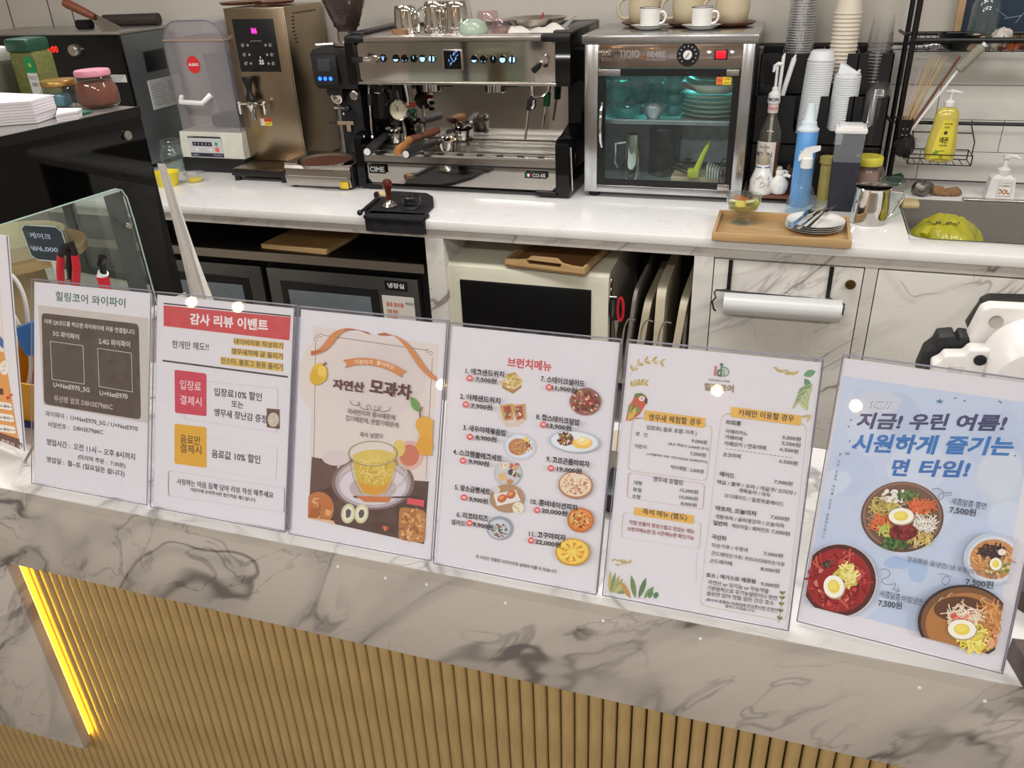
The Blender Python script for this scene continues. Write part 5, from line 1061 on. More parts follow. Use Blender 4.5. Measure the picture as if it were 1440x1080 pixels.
LB = mat('cream_label', (222, 214, 204), .5)
lb = wrap_label(sy_, cx, cy, .0392, z0+.02, z0+.168, 195, 305, LB, lab='cream paper label'); wrap_text(lb, cx, cy, .0396, z0+.118, .017, 205, 288, 'MONIN', (60, 54, 60)); wrap_text(lb, cx, cy, .0396, z0+.098, .006, 225, 270, 'caramel', (120, 90, 80)); wrap_text(lb, cx, cy, .0396, z0+.148, .006, 222, 275, 'GEORGES', (120, 100, 90))
pmz = z0+.288
pmp = MB().lathe(cx, cy, [(.017, pmz-.03), (.017, pmz)], 22).obj('pump_neck', mat('pink_print_band', (214, 196, 190), .5), sy_); wrap_text(pmp, cx, cy, .0173, pmz-.02, .009, 215, 320, 'SYRUP', (190, 60, 70))
pc = MB().lathe(cx, cy, [(.019, pmz), (.0205, pmz+.003), (.019, pmz+.03), (.010, pmz+.038), (.009, pmz+.05), (.0045, pmz+.052), (.0042, pmz+.115)], 22).obj('pump_cap', WHITEP, sy_); wrap_text(pc, cx, cy, .0207, pmz+.008, .012, 215, 320, 'MON', (50, 50, 60), .03)
hz = pmz+.11; MB().tube([(cx+.016, cy-.002, hz+.012), (cx+.002, cy-.001, hz+.013), (cx-.008, cy, hz+.006), (cx-.011, cy-.004, hz-.012)], [.005, .007, .006, .004], 8).obj('pump_spout', WHITEP, sy_)
MB().cyl((cx, cy, z0+.01), (cx, cy, z0+.26), .0055, n=10).obj('pump_tube', mat('grey_tube', (190, 186, 176), .5), sy_)
# ceramic squat bottle with blue band
cy = 2.925; cx = PY(1072, 245, cy).x; z0 = .9075
t = thing('ceramic_bottle', 'squat white ceramic bottle with blue band and floral print, frosted cap', 'bottle', (cx, cy, z0))
b_ = MB().lathe(cx, cy, [(.038, z0), (.041, z0+.005), (.039, z0+.045), (.028, z0+.075), (.023, z0+.09), (.023, z0+.098), (0, z0+.098)], 30).obj('body', WHITEC, t)
wrap_label(b_, cx, cy, .0236, z0+.085, z0+.092, 180, 262, mat('blue_band', (60, 84, 180), .4), 'blue_band'); wrap_label(b_, cx, cy, .0236, z0+.085, z0+.092, 285, 350, MC['blue_band'], 'blue_band')
b = MB(); random.seed(2); b.col = (80, 84, 86)
for k in range(34):
    a = radians(random.uniform(230, 310)); z = z0+random.uniform(.02, .062); r_ = .0402 if z < z0+.045 else .0402-(z-z0-.045)*.4+.0008
    b.tube([(cx+(r_+.0006)*cos(a), cy+(r_+.0006)*sin(a), z), (cx+(r_+.0004)*cos(a+.12), cy+(r_+.0004)*sin(a+.12), z+random.uniform(-.006, .008))], .0006, 3)
b.obj('floral_print', CMAT, b_)
MB().lathe(cx, cy, [(.02, z0+.098), (.022, z0+.104), (.02, z0+.12), (.008, z0+.128), (.003, z0+.14), (.002, z0+.165)], 22).obj('nozzle_cap', mat('frosted_tan', (172, 158, 138), .5), t)
def cruet(px_, py_, Y, lab, s=1.0):
    cx = PY(px_, py_, Y).x; z0 = .9075
    t = thing('sauce_cruet', lab, 'cruet', (cx, Y, z0)); n = 36; b = MB(); prof = [(.018, 0), (.024, .004), (.031, .026), (.029, .042), (.016, .058), (.0125, .066)]
    vs = []; 
    for i in range(n):
        a = 2*pi*i/n; k = 1+.025*cos(12*a)
        for r_, z in prof: vs.append((cx+r_*k*s*cos(a), Y+r_*k*s*sin(a), z0+z*s))
    m_ = len(prof); b.add(vs, [(i*m_+q, ((i+1) % n)*m_+q, ((i+1) % n)*m_+q+1, i*m_+q+1) for i in range(n) for q in range(m_-1)]); b.obj('body', WHITEC, t)
    MB().lathe(cx, Y, [(.012*s, z0+.065*s), (.015*s, z0+.068*s), (.015*s, z0+.077*s), (.010*s, z0+.081*s), (0, z0+.081*s)], 20).obj('lid', WHITEC, t)
    MB().tube([(cx+.008, Y-.004, z0+.062*s), (cx+.022, Y-.008, z0+.066*s), (cx+.034, Y-.012, z0+.062*s)], [.006, .0065, .0055], 10).obj('spout', WHITEC, t)
cruet(1096, 255, 2.92, 'front white ribbed sauce cruet with a side spout'); cruet(1093, 250, 2.975, 'rear white sauce cruet half hidden behind the front one', .98)
b = MB()
for i in range(4): b.tube([(.005+.004*i, 2.985+.004*i, .908), (.01+.008*i, 2.985, .99-.01*i)], .006, 6)
one(b, 'cinnamon_sticks', mat('brown_stick', (96, 66, 52), .8), 'brown sticks behind the white cruets', 'sticks')
# blue can with white tip
cy = 3.0-.1; cy = 2.885; cx = PY(1128, 250, cy).x; z0 = HB
t = thing('whipped_cream_can', 'tall light blue can with a white nozzle cap behind the spray bottle', 'can', (cx, cy, z0)); zt = PY(1145, 182, cy).z
cb = MB().lathe(cx, cy, [(.031, z0+.0005), (.0325, z0+.004), (.0325, zt-.004), (.030, zt)], 30).obj('can_body', mat('sky_blue_can', (98, 160, 222), .3, .1), t)
wrap_text(cb, cx, cy, .0328, zt-.1, .05, 240, 310, 'whip', (225, 235, 245), .03)
MB().lathe(cx, cy, [(.0335, zt-.004), (.034, zt+.002), (.030, zt+.006), (.025, zt+.012), (.024, zt+.024), (.018, zt+.03), (.012, zt+.075), (.010, zt+.082), (0, zt+.083)], 26).obj('nozzle_cap', mat('pale_blue_cap', (214, 226, 234), .4), t)
# spray bottle
c = PZ(1130, 292, HB); c.y = 2.80; cx, cy, z0 = PY(1129, 270, 2.80).x, 2.80, HB
t = thing('spray_bottle', 'clear conical spray bottle with a white trigger head', 'spray bottle', (cx, cy, z0))
MB().lathe(cx, cy, [(.05, z0+.001), (.052, z0+.006), (.045, z0+.04), (.026, z0+.09), (.018, z0+.12), (.017, z0+.152)], 32).obj('bottle', GLASS, t)
MB().lathe(cx, cy, [(.048, z0+.004), (.049, z0+.008), (.0445, z0+.037), (0, z0+.038)], 30).obj('water', clear('water', (240, 245, 248), .95), t)
MB().lathe(cx, cy, [(.0185, z0+.148), (.0185, z0+.178), (.014, z0+.182), (.0, z0+.182)], 20).obj('collar', WHITEP, t)
b = MB(); b.prism([(-.026, .172), (-.026, .186), (-.012, .206), (.012, .214), (.036, .216), (.036, .205), (.014, .196), (.016, .178), (-.014, .178), (-.022, .17)], (cx, cy+.011, z0), (1, 0, 0), (0, 0, 1), .022); b.obj('trigger_head', WHITEP, t)
MB().tube([(cx+.024, cy, z0+.205), (cx+.03, cy, z0+.185), (cx+.024, cy, z0+.168)], [.004, .004, .003]).obj('trigger', BLACK, t)
MB().cyl((cx, cy, z0+.01), (cx, cy, z0+.15), .0022, n=8).obj('dip_tube', PLAST, t)
# tall square container with dark contents
c = PZ(1180, 298, HB); cx, cy = PY(1180, 290, 2.87).x, 2.87; z1 = PY(1195, 182, cy).z
t = thing('storage_container', 'tall square clear container of dark grounds with a white lid', 'container', (cx, cy, HB))
b = MB(); r0, r1 = .036, .044
def tap(b, r0, r1, z0, z1, open_=True): b.add([(cx+sx*r, cy+sy*r, z) for r, z in ((r0, z0), (r1, z1)) for sx, sy in ((-1, -1), (1, -1), (1, 1), (-1, 1))], [(0, 1, 5, 4), (1, 2, 6, 5), (2, 3, 7, 6), (3, 0, 4, 7), (3, 2, 1, 0)]+([] if open_ else [(4, 5, 6, 7)]))
tap(b, r0, r1, HB+.001, z1); b.obj('container_body', clear('frosted_container', (236, 240, 241), .7, .2, (170, 178, 182)), t)
zg = PY(1180, 228, cy-.04).z; b = MB(); tap(b, r0+.0004, r0+.0004+(r1-r0)*(zg-HB)/(z1-HB), HB+.0015, zg, False); b.obj('dark_grounds', mat('dark_slate_grounds', (46, 46, 56), .9, 0, .2, 60), t, kind='stuff')
MB().box(cx-.048, cx+.048, cy-.048, cy+.048, z1-.006, z1+.012, .006).box(cx-.036, cx+.036, cy-.036, cy+.036, z1+.010, z1+.017, .004).obj('lid', WHITEP, t)
# yellow lid jar
cy = 2.962; cx = PY(1220, 240, cy).x; z1 = PY(1218, 228, cy).z
t = thing('yellow_lid_jar', 'clear jar with a yellow screw lid behind the tall square container', 'jar', (cx, cy, HB))
MB().lathe(cx, cy, [(.045, HB+.001), (.052, HB+.01), (.054, z1-.03), (.044, z1-.008), (.040, z1)], 28).obj('jar_body', clear('jar_plastic', (240, 234, 230), .86, .1, (190, 170, 160)), t)
MB().lathe(cx, cy, [(.036, HB+.004), (.042, HB+.05), (.035, z1-.03), (0, z1-.02)], 12).obj('brown_bag', mat('pinkish_bag', (176, 150, 140), .7), t)
MB().lathe(cx, cy, [(.043, z1-.006), (.044, z1-.004), (.044, z1+.016), (.041, z1+.021), (0, z1+.021)], 30).obj('lid', mat('lemon_lid', (226, 214, 78), .4), t)
cx2 = PY(1168, 200, 2.975).x; one(MB().lathe(cx2, 2.975, [(.02, HB), (.021, HB+.12), (.026, HB+.125), (.026, HB+.145), (0, HB+.146)], 20), 'yellow_cap_bottle', mat('pale_yellow_cap', (216, 198, 120), .4), 'pale yellow capped bottle between the blue can and the square container', 'bottle')
b = MB(); q = [PY(1238, 252, 3.1), PY(1268, 246, 3.1), PY(1272, 250, 3.1), PY(1262, 262, 3.1), PY(1240, 262, 3.1)]; b.add([(v.x, 3.1, max(v.z, HB+.001)) for v in q]+[(v.x, 3.13, max(v.z, HB+.001)) for v in q], [(0, 1, 2, 3, 4), (9, 8, 7, 6, 5)]+[(i, i+5, (i+1) % 5+5, (i+1) % 5) for i in range(5)]); one(b, 'green_sponge', mat('dark_green', (24, 66, 48), .8), 'dark green scouring pad behind the steel pitcher', 'sponge')
# steel pitcher
cy = 2.74; cx = PY(1222, 300, cy).x; z0 = HB; zt = PY(1225, 262, cy).z
t = thing('steel_pitcher', 'wide shiny steel pitcher standing beside the bamboo tray', 'pitcher', (cx, cy, z0))
MB().shell(cx, cy, [(.053, z0+.0005), (.056, z0+.004), (.055, z0+.05), (.052, zt-.01), (.054, zt)], .0015, 40).obj('body', CHROME, t)
MB().tube([(cx+.054*cos(a), cy+.054*sin(a), zt) for a in [2*pi*i/36 for i in range(36)]], .002, 6, True).obj('rim', CHROME, t)
MB().tube([(cx+.052, cy-.006, zt-.01), (cx+.085, cy-.008, zt-.012), (cx+.088, cy-.008, zt-.03), (cx+.066, cy-.008, z0+.03), (cx+.055, cy-.006, z0+.022)], .0035, 8).obj('handle', CHROME, t)
c2 = PY(1252, 285, 2.84); o = MB().lathe(c2.x, 2.84, [(.034, z0+.001), (.037, z0+.01), (.041, z0+.105), (.042, z0+.11)], 26); o.tube([(c2.x+.042*cos(a), 2.84+.042*sin(a), z0+.11) for a in [2*pi*i/26 for i in range(26)]], .002, 6, True); one(o, 'glass_cup', GLASS, 'clear glass cup behind the steel pitcher, next to the sink', 'glass', base=(c2.x, 2.84, z0))
# ---------------- bamboo tray with dessert glass and plates
A, B, C_, D_ = PZ(999, 340, HB+.002), PZ(1197, 352, HB+.002), PZ(1193, 309, HB+.03), PZ(1012, 298, HB+.03)
tr = thing('bamboo_tray', 'rectangular bamboo tray with straight rims at the counter edge', 'tray', (.0, 2.56, HB))
tx0, tx1, ty0, ty1 = -.190, .205, 2.458, 2.70
def tr_b(x0, x1, y0, y1, z0, z1): return MB().box(x0, x1, y0, y1, z0, z1, .0015)
tr_b(tx0+.004, tx1-.004, ty0+.004, ty1-.004, HB+.0005, HB+.008).obj('tray_bottom', mat('tray_floor', (184, 150, 106), .45, 0, .14, 10, stretch=(1, 8, 8)), tr)
tr_b(tx0, tx1, ty0, ty0+.009, HB+.0005, HB+.026).obj('tray_rim', WOOD, tr); tr_b(tx0, tx1, ty1-.009, ty1, HB+.0005, HB+.026).obj('tray_rim', WOOD, tr)
tr_b(tx0, tx0+.009, ty0+.009, ty1-.009, HB+.0005, HB+.026).obj('tray_rim', WOOD, tr); tr_b(tx1-.009, tx1, ty0+.009, ty1-.009, HB+.0005, HB+.026).obj('tray_rim', WOOD, tr)
zt = HB+.0085
c = PZ(1043, 313, zt); t = thing('dessert_glass', 'footed dessert glass filled with lemon slices and orange fruit', 'dessert glass', (c.x, c.y, zt))
G2 = clear('thick_glass', (240, 246, 243), .96, .02, refl=1.6)
b = MB(); b.lathe(c.x, c.y, [(.034, zt), (.034, zt+.004), (.014, zt+.009), (.009, zt+.014), (.013, zt+.02), (.010, zt+.026), (.022, zt+.032), (.045, zt+.047), (.052, zt+.066), (.054, zt+.087)], 32); b.tube([(c.x+.054*cos(a), c.y+.054*sin(a), zt+.087) for a in [2*pi*i/32 for i in range(32)]], .0014, 6, True); b.obj('glass', G2, t)
one(MB().lathe(c.x, c.y, [(.014, zt+.034), (.042, zt+.049), (.049, zt+.062), (0, zt+.062)], 26), 'lemon_syrup', clear('lemon_syrup', (214, 206, 120), .55, .05, (214, 200, 100)), 'pale yellow syrup in the dessert glass', 'dessert')
random.seed(8)
for k, (dx, dy, cc, nm) in enumerate(((-.006, -.022, (226, 208, 90), 'lemon_slice'), (-.024, -.006, (236, 226, 170), 'banana_slice'), (.018, -.02, (238, 226, 180), 'banana_slice'), (.026, .004, (190, 190, 70), 'kiwi_slice'), (.0, .006, (228, 130, 60), 'orange_piece'), (-.014, .018, (226, 120, 60), 'orange_piece'), (.014, .018, (222, 140, 80), 'orange_piece'))):
    m_ = mat('fruit_%d_%d_%d' % cc, cc, .4); b = MB(); T = Matrix.Translation((c.x+dx*1.2, c.y+dy*1.2, zt+.064+.005*(k % 3))) @ Matrix.Rotation(random.uniform(-.5, .5)+(.7 if k == 0 else 0), 4, 'X') @ Matrix.Rotation(random.uniform(-.3, .3), 4, 'Y'); b.lathe(0, 0, [(.016, -.004), (.0175, 0), (.016, .004), (0, .0045)], 14, T)
    one(b, nm, m_, {0: 'lemon slice at the front of the dessert glass', 1: 'pale banana slice at the left of the dessert glass', 2: 'pale banana slice at the right front of the dessert glass', 3: 'green kiwi slice at the right of the dessert glass', 4: 'orange fruit piece in the middle of the dessert glass', 5: 'orange fruit piece at the back left of the dessert glass', 6: 'orange fruit piece at the back right of the dessert glass'}[k], 'fruit')
c = PZ(1144, 322, zt)
pl = []
for k in range(4): pl.append(plate_(c.x+.001*k, c.y+.0, zt+.0062*k, .085, WHITEC, ['lowest', 'second lowest', 'second highest', 'topmost'][k]+' small white plate in the stack on the bamboo tray', h=.012))
zf = zt+.0062*3+.0125
def cut(q0, q1, kind, lab, dz=0):
    A_, B_ = PZ(*q0, zf+.001+dz), PZ(*q1, zf+.006+dz); t = thing('table_'+kind, lab, kind, tuple((A_+B_)/2-Vector((0, 0, .002)))); d = (B_-A_).normalized(); s_ = d.cross(Vector((0, 0, 1))).normalized(); L = (B_-A_).length
    up = s_.cross(d)
    def strip(pts, th=.0016):
        b = MB(); vs = [A_+d*(u*L)+s_*v for u, v in pts]; n = len(vs); b.add(vs+[p+up*th for p in vs], [tuple(range(n))[::-1], tuple(range(n, 2*n))]+[(i, (i+1) % n, (i+1) % n+n, i+n) for i in range(n)]); return b
    strip([(0, -.004), (.02, -.006), (.3, -.004), (.62, -.0022), (.62, .0022), (.3, .004), (.02, .006), (0, .004)]).obj('handle', CHROME, t)
    if kind == 'fork':
        strip([(.62, -.002), (.70, -.0095), (.76, -.0105), (.76, .0105), (.70, .0095), (.62, .002)]).obj('fork_head', CHROME, t)
        for v in (-.0092, -.0031, .0031, .0092): strip([(.76, v-.0013), (1, v-.0008), (1, v+.0008), (.76, v+.0013)]).obj('tine', CHROME, t)
    elif kind == 'knife': strip([(.6, -.003), (.66, -.008), (.9, -.009), (1, 0), (.95, .003), (.6, .003)]).obj('blade', CHROME, t)
cut((1112, 320), (1149, 291), 'fork', 'left fork lying across the top white plate'); cut((1134, 322), (1172, 287), 'fork', 'right fork lying across the top white plate', .004); cut((1111, 318), (1141, 295), 'knife', 'knife lying left of the forks on the top white plate', .0005); cut((1122, 322), (1158, 294), 'knife', 'knife lying between the two forks on the top white plate', .002)
# ---------------- around the sink
c = PZ(1375, 330, .80)
b = MB(); random.seed(21); nx, ny = 34, 26; vs = []
bx0, bx1, by0, by1 = .372, .595, 2.615, 2.86
for i in range(nx):
    for j in range(ny):
        u, v = i/(nx-1), j/(ny-1); r_ = sqrt((u-.5)**2+(v-.5)**2)*2
        h = .046*(1-min(r_, 1)**4)+.009*sin(u*9+v*5)*cos(v*8+u*3)+.005*abs(sin(u*19+v*9))+.004*abs(sin(v*23-u*13))
        if r_ > .95: h = h*.3-.03*(r_-.95)
        vs.append((.395+(u)*(bx1-.395)+.010*sin(v*14), by0+v*(by1-by0)+.008*sin(u*16), .838+h*1.15))
fs = [(i*ny+j, (i+1)*ny+j, (i+1)*ny+j+1, i*ny+j+1) for i in range(nx-1) for j in range(ny-1)]
b.add(vs, fs); 
# skirt hanging down into the basin
edge = [0*ny+j for j in range(ny)]+[i*ny+ny-1 for i in range(1, nx)]+[(nx-1)*ny+j for j in range(ny-2, -1, -1)]+[i*ny for i in range(nx-2, 0, -1)]
o_ = len(b.v); ev = [vs[e] for e in edge]; b.v += [(.49+(x-.49)*.86, 2.74+(y-2.74)*.86, .72) for x, y, z in ev]; m_ = len(edge)
for i in range(m_): b.f.append((edge[i], edge[(i+1) % m_], o_+(i+1) % m_, o_+i)); b.c.append(None)
bg = thing('plastic_bag', 'crumpled yellow-green plastic bag with faded print in the sink', 'bag', (.49, 2.74, .703)); YG = clear('yellow_green_film', (240, 238, 160), .4, .2, (206, 200, 66), refl=.7)
b.obj('bag_film', YG, bg)
b = MB(); b.tube([(.42, 2.66, .87), (.44, 2.69, .892), (.47, 2.705, .888), (.50, 2.71, .896), (.53, 2.70, .885)], [.012, .016, .012, .016, .008], 8); b.obj('twisted_top', YG, bg)
b = MB(); b.col = (60, 66, 44); vs2, fs2 = glyphs('CAFE MENU', .04); b.add([(.425+.09*x, 2.668+.02*y+.01*x, .905+.003*sin(x*20)) for x, y in vs2], fs2); b.obj('faded_print', INK, bg)
b = MB(); b.box(.378, .43, 2.90, 2.965, HB+.0005, HB+.022, .008); one(b, 'soap_bar', mat('soap_yellow', (206, 184, 138), .5), 'pale yellow bar of soap at the back left of the sink', 'soap')
def lump(c, r, n, seed, sq=(1, 1, .8)):
    random.seed(seed); b = MB(); vs = []; ph = [random.uniform(0, 6) for _ in range(6)]
    for i in range(9):
        th = pi*i/8
        for j in range(16):
            a = 2*pi*j/16; k = 1+.13*sin(3*a+ph[0]+2*th)+.1*sin(5*a+ph[1])*sin(3*th+ph[2]); vs.append((c[0]+r*k*sin(th)*cos(a)*sq[0], c[1]+r*k*sin(th)*sin(a)*sq[1], c[2]+r*sq[2]*(1-cos(th)*k)))
    b.add(vs, [(i*16+j, i*16+(j+1) % 16, (i+1)*16+(j+1) % 16, (i+1)*16+j) for i in range(8) for j in range(16)]); return b
c = PZ(1316, 285, HB); one(lump((.435+.015, 3.075, HB), .032, 1, 5, (1, .9, .85)), 'steel_scourer', mat('scourer_steel', (128, 124, 118), .35, .8, .4, 180, bump=1), 'grey steel wool scourer beside the sink', 'scourer')
for k, (x_, y_, r_) in enumerate(((.50, 3.09, .02), (.528, 3.085, .016), (.555, 3.09, .019))): one(lump((x_, y_, HB), r_, 1, 30+k, (1.2, .9, .8)), 'ginger_root', mat('ginger_brown', (150, 112, 78), .8, 0, .25, 60, bump=.6), ['left', 'middle', 'right'][k]+' brown ginger root piece behind the sink', 'ginger')
# foam pump
cy = 3.10; cx = PY(1407, 260, cy).x; z0 = HB
t = thing('foam_soap_pump', 'white square foam soap pump with small print label behind the sink', 'soap pump', (cx, cy, z0))
b = MB(); b.add([(cx+sx*r, cy+sy*r*.7, z) for r, z in ((.043, z0+.001), (.042, z0+.01), (.036, z0+.068), (.022, z0+.078)) for sx, sy in ((-1, -1), (1, -1), (1, 1), (-1, 1))], [(3, 2, 1, 0)]+[(4*l+i, 4*l+(i+1) % 4, 4*l+4+(i+1) % 4, 4*l+4+i) for l in range(3) for i in range(4)]+[(12, 13, 14, 15)]); bb = b.obj('bottle', WHITEP, t, sm=False)
P = Print(Face((cx-.012, cy-.0302, z0+.012), (1, 0, 0), (0, .1, 1)), px=False); P.poly([(0, 0), (.042, 0), (.040, .05), (.002, .05)], (80, 70, 66)); P.poly([(.001, .001), (.041, .001), (.039, .049), (.003, .049)], (236, 232, 226)); P.text('아이깨끗해', (.006, .04), (.036, .04), .005, (70, 70, 70)); P.text('FOAMING', (.006, .031), (.036, .031), .006, (60, 120, 80), .03)
random.seed(6)
for k in range(9): P.ell((.008+.0065*(k % 5), .009+.008*(k//5)+.003*(k % 2)), .0034, .0034, random.choice([(170, 90, 60), (150, 100, 60), (190, 130, 90)]), 8)
P.m.obj('label', INK, bb)
MB().lathe(cx, cy, [(.02, z0+.076), (.021, z0+.095), (.014, z0+.10), (.008, z0+.102), (.007, z0+.13), (.013, z0+.131), (.013, z0+.142), (0, z0+.143)], 22).obj('pump', WHITEP, t)
MB().tube([(cx, cy, z0+.138), (cx+.025, cy-.01, z0+.139), (cx+.036, cy-.014, z0+.132)], [.007, .006, .004], 8).obj('pump_spout', WHITEP, t)
# ================================================================== black metal rack
RK = mat('black_powder_coat', (16, 16, 17), .4, .2)
ra = thing('metal_rack', 'black tubular kitchen rack standing over the sink at upper right', 'rack', (.7, 3.12, HB))
xr = .333
MB().tube([(xr+.012, 3.12, HB), (xr+.012, 3.12, 1.9)], .0095, 10).obj('rack_post', RK, ra)
MB().tube([(xr+.005, 3.26, HB), (xr+.005, 3.26, 1.9)], .0085, 10).obj('rack_post', RK, ra)
MB().tube([(xr, 3.12, 1.371), (1.3, 3.12, 1.371)], .0075, 8).obj('rack_rail', RK, ra); MB().tube([(xr, 3.25, 1.379), (1.3, 3.25, 1.379)], .0065, 8).obj('rack_rail', RK, ra)
MB().tube([(xr, 3.12, 1.115), (1.3, 3.12, 1.115)], .006, 8).obj('rack_rail', RK, ra)
MB().tube([(xr-.012, 3.12, 1.388), (xr-.02, 3.26, 1.388)], .005, 8).obj('cross_bar', RK, ra); MB().tube([(xr-.012, 3.12, 1.115), (xr-.02, 3.26, 1.115)], .005, 8).obj('cross_bar', RK, ra)
b = MB()
for k in range(26): b.tube([(.36+.035*k, 3.122, 1.385), (.36+.035*k, 3.125, 1.335), (.36+.035*k, 3.245, 1.335), (.36+.035*k, 3.25, 1.385)], .0013, 5)
for (y_, z_) in ((3.122, 1.362), (3.124, 1.337), (3.165, 1.334), (3.205, 1.334), (3.245, 1.334), (3.25, 1.362)): b.tube([(.35, y_, z_), (1.3, y_, z_)], .0014, 5)
b.obj('shelf_wire', RK, ra, 'black wire mesh shelf')
zs2 = 1.3365
cx = PY(1385, 25, 3.19).x; t = thing('glass_jar', 'clear glass jar upside down on the black rack shelf', 'jar', (cx, 3.19, zs2))
b = MB(); b.lathe(cx, 3.19, [(.040, zs2), (.044, zs2+.02), (.043, zs2+.13), (.036, zs2+.15), (0, zs2+.152)], 26); b.lathe(cx, 3.19, [(.037, zs2), (.040, zs2+.02), (.040, zs2+.128), (.033, zs2+.146)], 26); b.tube([(cx+.041*cos(a), 3.19+.041*sin(a), zs2+.002) for a in [2*pi*i/26 for i in range(26)]], .002, 6, True); b.obj('body', GLASS, t)
c = PY(1373, 47, 3.16); one(lump((c.x, 3.155, zs2), .02, 1, 40, (1.6, 1, 1.2)), 'beige_package', mat('beige_pack', (206, 176, 146), .6), 'small beige package in front of the upside-down jar on the rack', 'package')
c = PY(1410, 48, 3.17); one(lump((c.x, 3.17, zs2), .026, 1, 41, (1.2, 1, 1.2)), 'plastic_package', mat('clear_white_pack', (206, 196, 186), .3), 'crinkled clear white package on the rack shelf at right', 'package')
c = PY(1428, 50, 3.15); one(lump((c.x, 3.15, zs2), .017, 1, 42, (1.3, 1, 1.1)), 'orange_package', mat('orange_pack', (206, 110, 64), .5), 'small orange package at the right end of the rack shelf', 'package')
c = PY(1312, 66, 3.18); one(lump((c.x, 3.18, zs2), .014, 1, 43, (2.3, 1.2, .9)), 'foil_wrap', mat('foil', (176, 176, 180), .25, .9, .3, 90, bump=1), 'crumpled foil in the wire shelf at left', 'foil')
c = PY(1350, 60, 3.19); b = MB(); b.shell(c.x, 3.19, [(.04, zs2), (.062, zs2+.03), (.07, zs2+.048)], .003, 28); one(b, 'black_bowl', BLACK, 'black bowl in the wire shelf of the rack', 'bowl', base=(c.x, 3.19, zs2))
b = MB(); b.tube([(.60, 3.16, zs2+.009), (.68, 3.165, zs2+.012), (.78, 3.16, zs2+.009)], [.008, .012, .01], 10); one(b, 'red_sausage', mat('dark_red_pack', (104, 52, 46), .5), 'dark red long package lying in the wire shelf', 'package')
# chalkboard behind
bd = thing('chalkboard', 'dark blue chalkboard with a light wooden frame at the upper right', 'chalkboard', (.72, 3.28, 1.355))
bx = PY(1340, 43, 3.278).x
MB().box(bx+.02, 1.25, 3.272, 3.28, 1.38, 1.9, .001).obj('board_face', mat('slate_blue', (44, 62, 80), .6, 0, .15, 3), bd)
MB().box(bx, bx+.022, 3.266, 3.285, 1.36, 1.92, .002).obj('frame_side', mat('light_frame_wood', (196, 160, 124), .5), bd); MB().box(bx+.022, 1.25, 3.266, 3.285, 1.36, 1.382, .002).obj('frame_bottom', MC['light_frame_wood'], bd)
b = MB(); b.col = (150, 165, 180)
q0 = PY(1425, 30, 3.271)
for (a_, c_) in (((1428, 32), (1440, 18)), ((1400, 12), (1416, 24)), ((1412, 26), (1436, 22))): p0, p1 = PY(*a_, 3.2712), PY(*c_, 3.2712); b.tube([p0, p1], .0012, 4)
b.obj('chalk_marks', CMAT, bd)
# skewer holder hanging from the post
hx = .352; t = thing('skewer_holder', 'black pierced holder hanging on the rack post, full of skewers', 'holder', (hx, 3.07, 1.05))
q = [PY(1265, 162, 3.07), PY(1284, 166, 3.07), PY(1278, 190, 3.07), PY(1262, 186, 3.07)]
x0_, x1_ = q[0].x, q[1].x; zt_, zb_ = q[1].z, q[2].z
MB().add([(x0_, 3.04, zt_), (x1_, 3.04, zt_), (x1_-.004, 3.045, zb_), (x0_+.004, 3.045, zb_), (x0_, 3.10, zt_), (x1_, 3.10, zt_), (x1_-.004, 3.095, zb_), (x0_+.004, 3.095, zb_)], [(0, 1, 2, 3), (7, 6, 5, 4), (0, 3, 7, 4), (1, 5, 6, 2), (3, 2, 6, 7)]).obj('holder_cup', RK, t, sm=False)
MB().tube([(x0_+.02, 3.10, zt_-.01), (xr-.004, 3.112, zt_-.005)], .003).obj('hanger', RK, t)
for k in range(4): MB().lathe(0, 0, [(.003, 0), (0, .0005)], 8, Matrix.Translation((x0_+.016+.012*(k % 2), 3.0405, zt_-.03-.02*(k//2))) @ Matrix.Rotation(pi/2, 4, 'X')).obj('pierced_hole', mat('hole_grey', (120, 116, 110), .8), t)
SKM = mat('bamboo_skewer', (196, 166, 112), .6); PKM = mat('pink_skewer', (214, 160, 150), .6)
ends = [(1310, 78), (1314, 80), (1318, 77), (1322, 79), (1327, 81), (1331, 80), (1307, 84), (1325, 86)]
for k, e in enumerate(ends):
    s0_ = Vector((x0_+.012+.003*k, 3.07+.004*(k % 3), zb_+.006)); e_ = PY(*e, 3.08+.004*(k % 3)); b = MB(); b.cyl(s0_, e_, .0018, .0012, 6); one(b, 'bamboo_skewer', SKM, 'thin bamboo skewer leaning in the black holder', 'skewer', 'bamboo skewers in the holder')
for k, e in enumerate(((1295, 95), (1280, 108))):
    s0_ = Vector((x0_+.01, 3.065, zb_+.006)); e_ = PY(*e, 3.08); b = MB(); b.cyl(s0_, e_, .0012, .001, 6); one(b, 'pink_skewer', PKM, ['longer', 'shorter'][k]+' thin pink stick left of the bamboo skewers', 'skewer')
b = MB(); b.cyl(Vector((x0_+.03, 3.06, zb_+.006)), PY(1350, 79, 3.07), .0045, .0045, 8); one(b, 'brown_chopstick', DWOOD, 'dark brown chopstick leaning right in the black holder', 'chopstick')
t = thing('bottle_brush', 'white-handled brush with grey bristles leaning out of the black holder', 'brush', (x0_+.03, 3.055, zb_+.006))
A_, B_, C_ = Vector((x0_+.036, 3.055, zb_+.008)), PY(1347, 99, 3.05), PY(1383, 64, 3.04)
MB().cyl(A_, B_, .0042, n=8).obj('handle', WHITEP, t)
